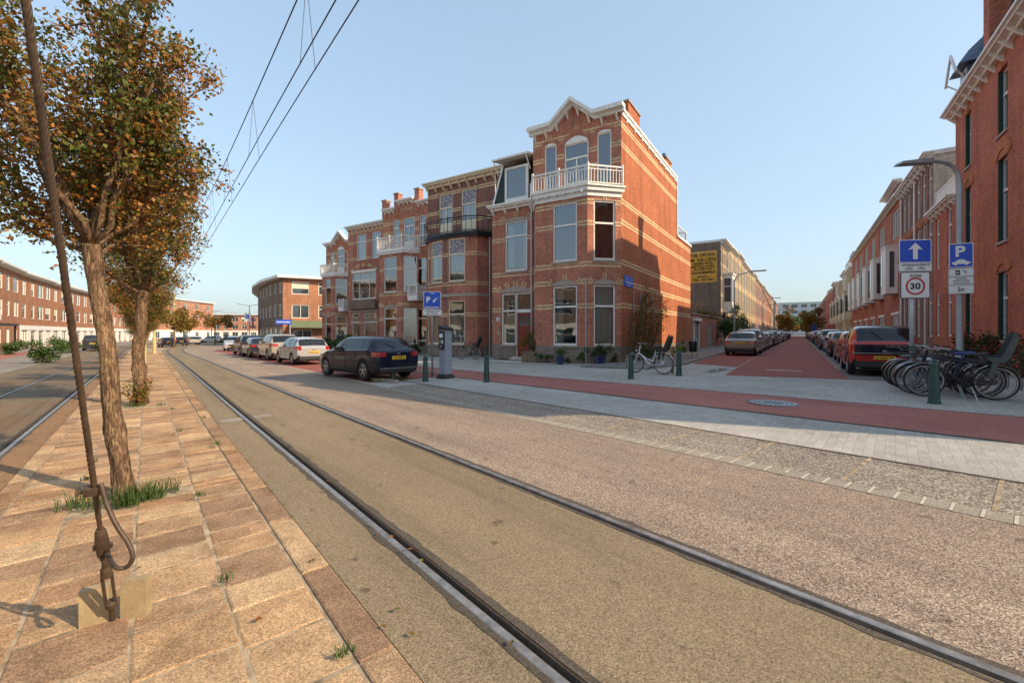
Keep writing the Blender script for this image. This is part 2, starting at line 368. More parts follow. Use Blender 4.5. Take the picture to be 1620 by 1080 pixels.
# ================================================================ GROUND
def sheet(name, polys, m, z, kind='structure', label=None, thick=0):
    """flat sheets following the fall of the ground; polys in plan"""
    bm = bmesh.new()
    for poly in polys:
        vs = [bm.verts.new((x, y, 0)) for x, y in poly]
        bm.faces.new(vs)
    bm.normal_update()
    for f in bm.faces:
        if f.normal.z < 0: f.normal_flip()
    for xc in (-36, 10):
        geom = bm.verts[:] + bm.edges[:] + bm.faces[:]
        bmesh.ops.bisect_plane(bm, geom=geom, plane_co=(xc, 0, 0), plane_no=(1, 0, 0))
    if thick:
        ret = bmesh.ops.extrude_face_region(bm, geom=bm.faces[:])
        for v in ret['geom']:
            if isinstance(v, bmesh.types.BMVert): v.co.z = -thick
        bmesh.ops.recalc_face_normals(bm, faces=bm.faces[:])
    for v in bm.verts: v.co.z += z + gz(v.co.x)
    me = bpy.data.meshes.new(name); bm.to_mesh(me); bm.free(); me.materials.append(m); auto_uv(me)
    o = bpy.data.objects.new(name, me); COL.objects.link(o)
    if kind: o['kind'] = kind
    if label: o['label'] = label
    return o
def strip(p0, p1, s0, s1, step=3., w=1.):
    n = max(1, int(abs(s1-s0)/step)); ss = [s0+(s1-s0)*i/n for i in range(n+1)]
    return [[TS(a, p0, w), TS(b, p0, w), TS(b, p1, w), TS(a, p1, w)] for a, b in zip(ss, ss[1:])]

S0, S1 = -14, 150
RL, RR = 1.40, 2.835           # rails of the near track (gauge faces)
LR, LL = -1.45, -2.885         # rails of the far track
# everything beyond: one sheet to the horizon, a little below the streets
sheet('ground', [[(-1500, -200), (1500, -200), (1500, 1600), (-1500, 1600)]], M['far_ground'], -.075)
# north side: paving from the road edge to the houses
sheet('pavement', [strip(5.0, 60, S0, 70, 3.)[i] for i in range(len(strip(5.0, 60, S0, 70, 3.)))], M['grey_tile'], -.004)
# carriageway
GW = .085
sheet('road', strip(RR+GW, 5.28, S0, S1), M['asphalt_pink'], 0)
sheet('track_bed', strip(RL+GW, RR-.055, S0, S1), M['asphalt_tan'], 0)
sheet('track_margin', strip(.92, RL-.055, S0, S1), M['asphalt_tan'], 0)
# road widens round the bend beyond the row
sheet('road_beyond', strip(5.28, 16, 62, S1), M['asphalt_pink'], .0)
# slab strip with the dashed gutter
sheet('slab_strip', strip(5.28, 6.45, S0, 12.2), M['slab_agg'], .0)
sheet('gutter_band', strip(5.06, 5.30, S0, 12.6, 1.), M['kerb'], .004)
sheet('slab_joint', [[TS(s, 5.31), TS(s+.035, 5.31), TS(s+.035, 6.44), TS(s, 6.44)] for s in [-11.+1.02*k for k in range(23)]], M['mortar'], .004)
sheet('slab_edge', strip(6.43, 6.475, S0, 14, 1.), M['sealant'], .006)
sheet('gutter_dashes', [[TS(s, 5.065), TS(s+.022, 5.065), TS(s+.022, 5.295), TS(s, 5.295)] for s in [-12.+.178*k for k in range(138)]], M['mark_white'], .008)
# parking bays of red clinkers behind the kerb nose
sheet('parking_bay', strip(5.28, 8.4, 13.7, 62, 2.), M['red_klinker'], .0)
sheet('parking_line', strip(5.28, 5.36, 12., 60, 2.), M['mark_white'], .004)
# cycle path
def poly_pts(lst): return [TS(s, p, 0) for s, p in lst]
lo = [(S0, 8.75), (0, 8.64), (8, 8.58), (17, 8.46), (30, 8.7), (45, 9.2), (60, 9.8)]
up = [(S0, 11.4), (0, 11.05), (3, 11.0), (10, 10.6), (17, 10.25), (30, 10.4), (45, 10.9), (60, 11.5)]
def pi_(l, s): return float(np.interp(s, [a for a, b in l], [b for a, b in l]))
ss_ = list(range(S0, 61, 2))
sheet('cycle_path', [[TS(a, pi_(lo, a), 0), TS(b, pi_(lo, b), 0), TS(b, pi_(up, b), 0), TS(a, pi_(up, a), 0)] for a, b in zip(ss_, ss_[1:])], M['bike_red'], .002)
sheet('cycle_path_edge', [[TS(a, pi_(up, a), 0), TS(b, pi_(up, b), 0), TS(b, pi_(up, b)+.06, 0), TS(a, pi_(up, a)+.06, 0)] for a, b in zip(ss_, ss_[1:])]
      + [[TS(a, pi_(lo, a)-.06, 0), TS(b, pi_(lo, b)-.06, 0), TS(b, pi_(lo, b), 0), TS(a, pi_(lo, a), 0)] for a, b in zip(ss_, ss_[1:])], M['sealant'], .006)
# side street
def rect(r0, r1, q0, q1): return [SS(r0, q0), SS(r1, q0), SS(r1, q1), SS(r0, q1)]
sheet('side_street', [rect(-4.6, 240, 5.15, 8.45)], M['red_klinker'], .004)
sheet('side_parking_left', [[SS(-1.0, 5.15), SS(240, 5.15), SS(240, 3.1), SS(.6, 3.1)]], M['red_klinker'], .002)
sheet('side_parking_right', [rect(-4.6, 240, 8.45, 10.6)], M['grey_klinker'], .002)
dl = [rect(r, r+.12, q, q+.12) for q in (5.1, 8.4) for r in [-1.2+.38*k for k in range(150)]]
sheet('parking_dots', dl, M['mark_white'], .008)
sheet('bay_line', [[SS(-3.9, 8.5), SS(-3.8, 8.5), SS(-4.1, 10.4), SS(-4.2, 10.4)]], M['mark_white'], .010)
sheet('speed_table_marks', [rect(60+k*.0, 60.5, 5.3+.6*k, 5.6+.6*k) for k in range(5)] + [rect(74, 74.6, 5.3+.6*k, 5.6+.6*k) for k in range(5)] + [rect(40, 40.35, 5.3+.6*k, 5.6+.6*k) for k in range(5)], M['mark_white'], .010)
sheet('side_pavement_left', [[SS(-3.4, 3.1-.9), SS(-.2, 3.0), SS(240, 3.0), SS(240, -.6), SS(-3.4, -.6)]], M['grey_klinker'], .05, thick=.06)
sheet('side_pavement_right', [[SS(1, 10.7), SS(240, 10.7), SS(240, 15), SS(1, 15)]], M['grey_klinker'], .06, thick=.08)
mbk = MB()
def kerbrun(pts, w, h, z=0):
    for a, b in zip(pts, pts[1:]):
        a = Vector(a); b = Vector(b); d = (b-a); L = d.length; d.normalize(); nn = Vector((-d.y, d.x)); k = max(1, int(L/1.0))
        for i in range(k):
            p = a + d*(L*i/k+.004); q = a + d*(L*(i+1)/k-.004)
            c = [(p.x, p.y), (q.x, q.y), (q.x+nn.x*w, q.y+nn.y*w), (p.x+nn.x*w, p.y+nn.y*w)]
            vs = [(x, y, gz(x)-.06) for x, y in c] + [(x, y, gz(x)+h) for x, y in c]
            mbk.add(vs, [(0,3,2,1),(4,5,6,7),(0,1,5,4),(1,2,6,5),(2,3,7,6),(3,0,4,7)], 0)
kerbrun([SS(-3.5, 2.2), SS(-.2, 3.0), SS(60, 3.0)], .12, .07)
kerbrun([SS(1, 10.72), SS(60, 10.72)], -.12, .07)
kerbrun([TS(12.9, 5.9), TS(13.6, 5.75), TS(14.2, 5.65)], -.14, .10)
kerbrun([TS(14.0, 8.42), TS(60, 8.42)], -.14, .05)
tag(mbk.build('kerb', M['kerb']), kind='structure')
# left side of the tram street
sheet('far_track_bed', strip(LL+.055, LR-GW, -2, S1, w=.35), M['asphalt_left'], 0)
sheet('far_track_margin', strip(LR+.055, -1.08, -2, S1, w=.35), M['dirt_orange'], 0)
sheet('far_road', strip(-5.0, LL-GW, -2, S1, w=.35), M['asphalt_left'], 0)
sheet('far_gutter', strip(-5.12, -5.0, -2, S1, w=.35), M['kerb'], .004)
sheet('far_parking', strip(-8.4, -5.12, -2, 70, w=.35), M['far_ground'], 0)
sheet('far_cycle_path', strip(-10.6, -8.4, -2, 70, w=.35), M['bike_red'], .002)
sheet('far_pavement', strip(-30, -10.6, -2, 70, w=.35), M['far_ground'], .004)

# rails: running head, groove and lip, with ragged sealant beside them
def rail(g, side, w, s0, s1, name, lab):
    """g = gauge face offset; side = +1 when the head lies on the +p side"""
    mb = MB(); ss = list(np.arange(s0, 60, .6)) + list(np.arange(60, s1, 1.5))
    prof = [(.052, -.07), (.052, .002), (.045, .005), (.008, .006), (0., .001), (-.002, -.045), (-.040, -.05), (-.042, -.004), (-.047, .0), (-.054, -.002), (-.054, -.07)]
    mi = [1, 0, 0, 0, 0, 2, 2, 2, 1, 1]
    rows = []
    for s in ss:
        row = []
        for a, z in prof:
            x, y = TS(s, g + side*a, w); row.append((x, y, z + gz(x)))
        rows.append(row)
    n = len(prof)
    vs = [p for r_ in rows for p in r_]
    for i in range(len(rows)-1):
        for k in range(n-1):
            f = (i*n+k, i*n+k+1, (i+1)*n+k+1, (i+1)*n+k)
            if side < 0: f = f[::-1]
            mb.f.append(f); mb.m.append(mi[k])
    mb.v = vs
    return tag(mb.build(name, [M['rail_steel'], M['rail_rust'], M['sealant']], smooth=False), kind='structure')
rail(RL, -1, 1, S0, S1, 'tram_rail', ''); rail(RR, 1, 1, S0, S1, 'tram_rail', '')
rail(LR, 1, .35, -2, S1, 'tram_rail', ''); rail(LL, -1, .35, -2, S1, 'tram_rail', '')
# ragged sealant bands
def seal(g, w, a0, a1, s0=S0, s1=60):
    polys = []; ss = np.arange(s0, s1, .12)
    e = [abs(rnd.gauss(0, .012)) for _ in ss]
    for i in range(len(ss)-1):
        sgn = 1 if a1 > a0 else -1
        polys.append([TS(ss[i], g+a0, w), TS(ss[i+1], g+a0, w), TS(ss[i+1], g+a1+sgn*e[i+1], w), TS(ss[i], g+a1+sgn*e[i], w)])
    return polys
sheet('rail_sealant', seal(RL, 1, -.051, -.085) + seal(RL, 1, .054, .10) + seal(RR, 1, .051, .085) + seal(RR, 1, -.054, -.075), M['sealant'], .003)
sheet('rail_sealant', seal(LR, .35, .051, .08, -2) + seal(LR, .35, -.054, -.08, -2) + seal(LL, .35, -.051, -.08, -2), M['sealant'], .003)
sheet('manhole_patch', [[TS(9.3, .98), TS(9.6, .98), TS(9.62, 1.32), TS(9.3, 1.32)], [TS(9.35, 1.52), TS(9.65, 1.52), TS(9.7, 1.82), TS(9.38, 1.8)]], M['kerb'], .005)

# median: rows of worn concrete slabs
mb = MB()
sheet('median_base', strip(-1.08, .92, -6, 50, 2., w=1)[:0] + [[TS(a, -1.08, .35), TS(b, -1.08, .35), TS(b, .92), TS(a, .92)] for a, b in zip(range(-6, 120, 2), range(-4, 122, 2))], M['mortar'], -.005)
TREES = [(5.55, -.08), (12.9, -.10), (20.0, .0)]
cols = [-.92, -.50, -.06, .36, .74]
g_ = random.Random(3)
def slab(s0, s1, p0, p1, z):
    j = .006
    e = lambda: g_.uniform(-.004, .004)
    c = [(s0+j+e(), p0+j), (s1-j+e(), p0+j), (s1-j+e(), p1-j), (s0+j+e(), p1-j)]
    i_ = .011
    ci = [(c[0][0]+i_, c[0][1]+i_), (c[1][0]-i_, c[1][1]+i_), (c[2][0]-i_, c[2][1]-i_), (c[3][0]+i_, c[3][1]-i_)]
    vs = []
    for (cc, zz) in ((c, -.03), (c, z-.006), (ci, z)):
        for k, (s, p) in enumerate(cc):
            wgt = .35 + .65*(p+1.08)/2.0
            x, y = TS(s, p, wgt); vs.append((x, y, gz(x)+zz))
    fs = [(8, 9, 10, 11)]
    for a in (0, 4):
        for k in range(4): fs.append((a+k, a+(k+1) % 4, a+4+(k+1) % 4, a+4+k))
    mb.add(vs, [f[::-1] for f in fs] , 0)
for ci_ in range(4):
    s = -5. + g_.uniform(0, .3); 
    p0, p1 = cols[ci_], cols[ci_+1]
    while s < 62:
        near = s < 4.6
        L = g_.choice([.30, .38, .44, .27]) if near else g_.choice([.30, .16, .15, .30, .22])
        if s > 30: L *= 2
        hit = any(abs(s+L/2-ts) < (.22 if s > 2 else 0) and p0 < tp+.2 and p1 > tp-.2 for ts, tp in TREES)
        if not hit: slab(s, s+L, p0 + g_.uniform(-.003, .003), p1+g_.uniform(-.003, .003), g_.uniform(-.004, .006) + (.01 if False else 0))
        s += L
s = -5.
while s < 62:                                  # kerb blocks either side
    for p0, p1 in ((.745, .92), (-1.08, -.925)):
        slab(s, s+1.0, p0, p1, .009)
    s += 1.0
for i, f in enumerate(mb.f): pass
o = mb.build('median_paving', M['median_slab']); tag(o, kind='structure')
me = o.data; bm = bmesh.new(); bm.from_mesh(me); bmesh.ops.recalc_face_normals(bm, faces=bm.faces[:]); bm.to_mesh(me); bm.free()
# ================================================================ BUILDINGS
WALLM = ['brick_front', 'band_yellow', 'unlit_interior', 'stone', 'brick_plinth']
def mats(l): return [M[a] for a in l]
def wall(mb, T, x0, x1, z0, z1, ops=(), bands=(), rev=.14, mw=0, mbnd=1, mi=2, plinth=None, mp=4, skipb=()):
    mb.T = T
    xs = sorted({x0, x1} | {a for o in ops for a in (o[0], o[1]) if x0 < a < x1})
    zb = []
    for z in bands: zb += [(z-.125, z-.035), (z+.035, z+.125)]
    zs = {z0, z1} | {a for o in ops for a in (o[2], o[3]) if z0 < a < z1}
    for a, b in zb: zs |= {t for t in (a, b) if z0 < t < z1}
    if plinth: zs.add(plinth)
    zs = sorted(zs)
    for i in range(len(xs)-1):
        xa, xb = xs[i], xs[i+1]; xm = (xa+xb)/2
        for k in range(len(zs)-1):
            za, zz = zs[k], zs[k+1]; zm = (za+zz)/2
            if zz-za < 1e-5: continue
            if any(o[0] < xm < o[1] and o[2] < zm < o[3] for o in ops): continue
            m = mw
            if any(a < zm < b for a, b in zb): m = mbnd
            if plinth and zm < plinth: m = mp
            mb.quad((xa, 0, za), (xb, 0, za), (xb, 0, zz), (xa, 0, zz), m)
    for a, b, c, d in [o[:4] for o in ops]:
        mb.quad((a, 0, c), (a, rev, c), (a, rev, d), (a, 0, d), mw)
        mb.quad((b, rev, c), (b, 0, c), (b, 0, d), (b, rev, d), mw)
        mb.quad((a, 0, d), (a, rev, d), (b, rev, d), (b, 0, d), mw)
        mb.quad((a, rev, c), (a, 0, c), (b, 0, c), (b, rev, c), mw)
        mb.quad((a-.05, .62, c-.05), (b+.05, .62, c-.05), (b+.05, .62, d+.05), (a-.05, .62, d+.05), mi)   # shallow room box, its darkness painted in by a near-black colour
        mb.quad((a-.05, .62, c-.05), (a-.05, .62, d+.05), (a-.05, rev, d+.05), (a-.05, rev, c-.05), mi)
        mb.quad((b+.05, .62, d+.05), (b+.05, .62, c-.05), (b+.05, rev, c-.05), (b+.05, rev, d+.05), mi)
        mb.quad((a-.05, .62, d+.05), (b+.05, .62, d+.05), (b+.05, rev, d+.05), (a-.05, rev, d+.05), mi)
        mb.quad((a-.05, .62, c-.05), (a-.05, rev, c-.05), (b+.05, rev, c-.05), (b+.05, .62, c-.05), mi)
def arch(mb, T, xa, xb, z, rise=.22, th=.27, mb_=0, my=1, keys=(0, 4, 8), n=9, proud=.015, stone=True, ms=3):
    """segmental brick arch with paler key bricks over a stone lintel"""
    mb.T = T; w = xb-xa; xc = (xa+xb)/2; rad = (w*w/4+rise*rise)/(2*rise); zc = z+rise-rad
    a0 = math.asin(min(1, w/2/rad))
    if stone:
        pts = [(xa, z-.02)] + [(xb, z-.02)] + [(xc+rad*math.sin(a0-2*a0*k/8), zc+rad*math.cos(a0-2*a0*k/8)) for k in range(9)]
        mb.prism(pts, -.02, .005, ms, 'y')
    for k in range(n*3):
        b0 = -a0*1.06+2*a0*1.06*k/(n*3); b1 = -a0*1.06+2*a0*1.06*(k+1)/(n*3)
        blk, sub = divmod(k, 3)
        y = my if blk in keys and sub != 1 else mb_
        pr = proud+.012 if y == my else proud
        r0, r1 = rad, rad+th*(1.12 if y == my else 1)
        mb.prism([(xc+r0*math.sin(b0), zc+r0*math.cos(b0)), (xc+r0*math.sin(b1), zc+r0*math.cos(b1)), (xc+r1*math.sin(b1), zc+r1*math.cos(b1)), (xc+r1*math.sin(b0), zc+r1*math.cos(b0))], -pr, .004, y, 'y')
def keys_(mb, T, xc, z, m=1, h=.30):
    mb.T = T
    for dx in (-.09, .05): mb.box(xc+dx, xc+dx+.05, -.02, .004, z, z+h, m)
def window(par, T, x0, x1, z0, z1, tr=(), mu=(), mt='white_paint', rev=.08, sill=True, curt=None, bw=.075, gl='glass', name='window', arch_top=0, tr_glass=None, sm='stone', hp=.5, lower=None, label=None):
    """frame with border, transoms (z) and mullions (x or (x, z0, z1)); pane, curtains and sill are its children"""
    mb = MB(); mb.T = T; y0, y1 = rev-.03, rev+.05
    mb.box(x0, x0+bw, y0, y1, z0, z1); mb.box(x1-bw, x1, y0, y1, z0, z1)
    mb.box(x0+bw, x1-bw, y0, y1, z0, z0+bw*1.3); mb.box(x0+bw, x1-bw, y0, y1, z1-bw, z1)
    for z in tr: mb.box(x0+bw, x1-bw, y0-.012, y1-.003, z-.045, z+.045)
    for m_ in mu:
        if isinstance(m_, (int, float)): m_ = (m_, z0+bw, z1-bw)
        mb.box(m_[0]-.032, m_[0]+.032, y0+.004, y1-.006, m_[1], m_[2])
    if arch_top:
        pts = [(x0+.01, z1-.01), (x1-.01, z1-.01)]
        w = x1-x0; rise = arch_top; rad = (w*w/4+rise*rise)/(2*rise); zc = z1+rise-rad; a0 = math.asin(min(1, w/2/rad))
        pts += [((x0+x1)/2+rad*math.sin(a0-2*a0*k/8)*.99, zc+rad*math.cos(a0-2*a0*k/8)*1.0-.0) for k in range(9)]
        mb.prism(pts, -.012, .03, 0, 'y')
    if lower:                                     # panelled lower part of a french window
        mb.box(x0+bw, x1-bw, y0+.01, y1-.01, z0+bw, lower)
    f = mb.build(name, M[mt], par)
    if label: f['label'] = label
    g = MB(); g.T = T
    zt = tr[-1] if (tr and tr_glass) else z1-.02
    g.quad((x0+.02, rev+.012, z0+.02), (x1-.02, rev+.012, z0+.02), (x1-.02, rev+.012, zt), (x0+.02, rev+.012, zt))
    g.build('pane', M[gl], f)
    if tr and tr_glass:
        g = MB(); g.T = T; nx = max(3, int((x1-x0)/.13)); nz = max(3, int((z1-zt)/.14))
        for i in range(nx):
            for k in range(nz):
                xa = x0+.05+(x1-x0-.1)*i/nx; xb = x0+.05+(x1-x0-.1)*(i+1)/nx-.012; za = zt+.03+(z1-zt-.08)*k/nz; zz = zt+.03+(z1-zt-.08)*(k+1)/nz-.012
                g.quad((xa, rev+.012, za), (xb, rev+.012, za), (xb, rev+.012, zz), (xa, rev+.012, zz))
        g.build('leaded_light', M[tr_glass], f)
    if curt:
        kind, top, cm = curt
        cmb = MB(); cmb.T = T
        def drape(xa, xb, za, zz, amp=.028):
            n = max(8, int((xb-xa)/.035)); ph = rnd.uniform(0, 6)
            P = [(xa+(xb-xa)*i/n, rev+.17+amp*math.sin(i*1.25+ph)+amp*.5*math.sin(i*.51+ph*2)) for i in range(n+1)]
            for (a, b), (c, d) in zip(P, P[1:]): cmb.quad((a, b, za), (c, d, za), (c, d, zz), (a, b, zz))
        W = x1-x0
        if kind == 'full': drape(x0+.04, x1-.04, z0+.04, top)
        elif kind == 'sides': drape(x0+.04, x0+W*.30, z0+.04, top); drape(x1-W*.27, x1-.04, z0+.04, top)
        elif kind == 'left': drape(x0+.04, x0+W*.35, z0+.04, top)
        elif kind == 'blind': cmb.quad((x0+.03, rev+.09, top), (x1-.03, rev+.09, top), (x1-.03, rev+.09, z1-.04), (x0+.03, rev+.09, z1-.04))
        cmb.build('curtain' if kind != 'blind' else 'blind', M[cm], f)
    if sill:
        s_ = MB(); s_.T = T; s_.box(x0-.06, x1+.06, -.07, rev-.031, z0-.09, z0-.004); s_.build('sill', M[sm], f)
    return f
def cornice(par, T, x0, x1, z, h=.30, out=.42, mt='white_paint', brk=.75, name='cornice', ends=True):
    mb = MB(); mb.T = T
    mb.box(x0-.05, x1+.05, -out*.35, .05, z-h*.9, z-h*.45); mb.box(x0-.1, x1+.1, -out*.8, .05, z-h*.45, z-.06); mb.box(x0-.16, x1+.16, -out, .05, z-.06, z+.04)
    n = max(1, int((x1-x0)/brk)) if brk else 0
    if brk:
        for i in range(n+1):
            x = x0+.1+(x1-x0-.2)*i/n
            mb.prism([(-out*.75, z-h*.45-.002), (-.0, z-h*.45-.002), (-.0, z-h*1.6), (-.1, z-h*1.35)][::-1], x-.05, x+.05, 0, 'x')
    return mb.build(name, M[mt], par)
def slope_cornice(par, T, pts, h=.3, out=.4, mt='white_paint', brk=.6):
    """cornice following a broken line (x, z)"""
    mb = MB(); mb.T = T
    for (xa, za), (xb, zb) in zip(pts, pts[1:]):
        mb.prism([(xa, za-h*.45), (xb, zb-h*.45), (xb, zb+.05), (xa, za+.05)], -out, .05, 0, 'y')
        mb.prism([(xa, za-h*.95), (xb, zb-h*.95), (xb, zb-h*.452), (xa, za-h*.452)], -out*.4, .05, 0, 'y')
        L = math.hypot(xb-xa, zb-za); n = max(1, int(L/brk))
        for i in range(n):
            t = (i+.5)/n; x = xa+(xb-xa)*t; z = za+(zb-za)*t-h*.95
            mb.prism([(-out*.85, z-.002), (-.0, z-.002), (-.0, z-.30), (-.08, z-.22)][::-1], x-.045, x+.045, 0, 'x')
    return mb.build('cornice', M[mt], par)
def railing(par, T, pts, z0, h=.95, mt='white_paint', sp=.17, w=.04, posts=True, name='balustrade', post=.09, fancy=False):
    mb = MB(); mb.T = T
    def bar(a, b, za, zb, t):
        d = Vector((b[0]-a[0], b[1]-a[1])); d.normalize(); nn = Vector((-d.y, d.x))*t/2
        mb.prism([(a[0]-nn.x, a[1]-nn.y), (b[0]-nn.x, b[1]-nn.y), (b[0]+nn.x, b[1]+nn.y), (a[0]+nn.x, a[1]+nn.y)], za, zb)
    for a, b in zip(pts, pts[1:]):
        L = math.hypot(b[0]-a[0], b[1]-a[1]); n = max(1, int(L/sp))
        bar(a, b, z0+h-.07, z0+h, w*1.8); bar(a, b, z0+.06, z0+.11, w*1.2)
        if fancy: bar(a, b, z0+h-.22, z0+h-.18, w)
        for i in range(1, n):
            t = i/n; x = a[0]+(b[0]-a[0])*t; y = a[1]+(b[1]-a[1])*t
            zz = z0+h-.07 if (not fancy or i % 3 == 0) else z0+h-.22
            mb.box(x-w/2, x+w/2, y-w/2, y+w/2, z0+.11, zz)
        if posts: mb.box(a[0]-post/2, a[0]+post/2, a[1]-post/2, a[1]+post/2, z0, z0+h+.1)
    if posts: b = pts[-1]; mb.box(b[0]-post/2, b[0]+post/2, b[1]-post/2, b[1]+post/2, z0, z0+h+.1)
    return mb.build(name, M[mt], par)
def downpipe(par, T, x, y, z0, z1, r=.045, mt='galv'):
    mb = MB(); mb.T = T; mb.tube([(x, y, z0), (x, y, z1)], r, 8)
    for z in np.arange(z0+.8, z1, 1.9): mb.tube([(x, y, z), (x, y, z+.06)], r*1.35, 8)
    return mb.build('drainpipe', M[mt], par, smooth=False)
def chimney(par, x, y, z, w=.7, d=.55, h=.9, mt='brick_front', pots=2):
    mb = MB(); mb.box(x-w/2, x+w/2, y-d/2, y+d/2, z-1.5, z+h); mb.box(x-w/2-.06, x+w/2+.06, y-d/2-.06, y+d/2+.06, z+h, z+h+.09, 1)
    for i in range(pots):
        px = x-w/4+(w/2)*i if pots > 1 else x
        mb.lathe([(.09, z+h+.09), (.075, z+h+.45), (.12, z+h+.46), (.12, z+h+.53)], 10, 2, (px, y, 0))
    return mb.build('chimney', [M[mt], M['stone'], M['zinc']], par)
def shell(mb, x0, x1, d, z0, z1, m=0, mr=5, y0=0):
    """side and rear walls and a flat roof for a plain block; the front is left to wall()"""
    mb.T = None
    mb.quad((x0, d, z0), (x0, y0, z0), (x0, y0, z1), (x0, d, z1), m); mb.quad((x1, y0, z0), (x1, d, z0), (x1, d, z1), (x1, y0, z1), m)
    mb.quad((x1, d, z0), (x0, d, z0), (x0, d, z1), (x1, d, z1), m); mb.quad((x0, y0, z1), (x1, y0, z1), (x1, d, z1), (x0, d, z1), mr)
def text_mesh(txt, size=.2, bold=0):
    cu = bpy.data.curves.new('t', 'FONT'); cu.body = txt; cu.size = size; cu.offset = bold; cu.align_x = 'CENTER'; cu.resolution_u = 3
    o = bpy.data.objects.new('t', cu); COL.objects.link(o)
    bpy.context.view_layer.update()
    me = bpy.data.meshes.new_from_object(o.evaluated_get(bpy.context.evaluated_depsgraph_get()))
    vs = [tuple(v.co) for v in me.vertices]; fs = [tuple(p.vertices) for p in me.polygons]
    bpy.data.objects.remove(o); bpy.data.curves.remove(cu); bpy.data.meshes.remove(me)
    if vs:
        xs = [v[0] for v in vs]; c = (min(xs)+max(xs))/2; vs = [(v[0]-c, v[1], 0) for v in vs]
    return vs, fs
def put_text(mb, txt, size, x, y, z, m=0, bold=0, width=None, th=0):
    """lettering in the xz plane of mb's frame, facing -y"""
    vs, fs = text_mesh(txt, size, bold)
    if not vs: return
    xs = [v[0] for v in vs]; k = 1 if not width else width/(max(xs)-min(xs))
    mb.add([(x+v[0]*k, y, z+v[1]) for v in vs], fs, m)
M['paint_yellow'] = mat('paint_yellow', (.66, .33, .035), .8, var=.18, vs=2)
M['paint_black'] = mat('paint_black', (.035, .028, .02), .8, var=.3)
M['sign_blue'] = mat('sign_blue', (.012, .075, .50), .4, var=.06)
M['sign_white'] = mat('sign_white', (.72, .74, .74), .4, var=.05)
M['sign_grey'] = mat('sign_grey', (.50, .52, .52), .45, var=.06)
M['sign_black'] = mat('sign_black', (.015, .015, .015), .5)
M['sign_red'] = mat('sign_red', (.45, .015, .02), .4)
I = Matrix.Identity(4)
SIDE_BANDS = [2.8, 3.92, 4.9, 6.85, 7.85, 10.6, 11.55]

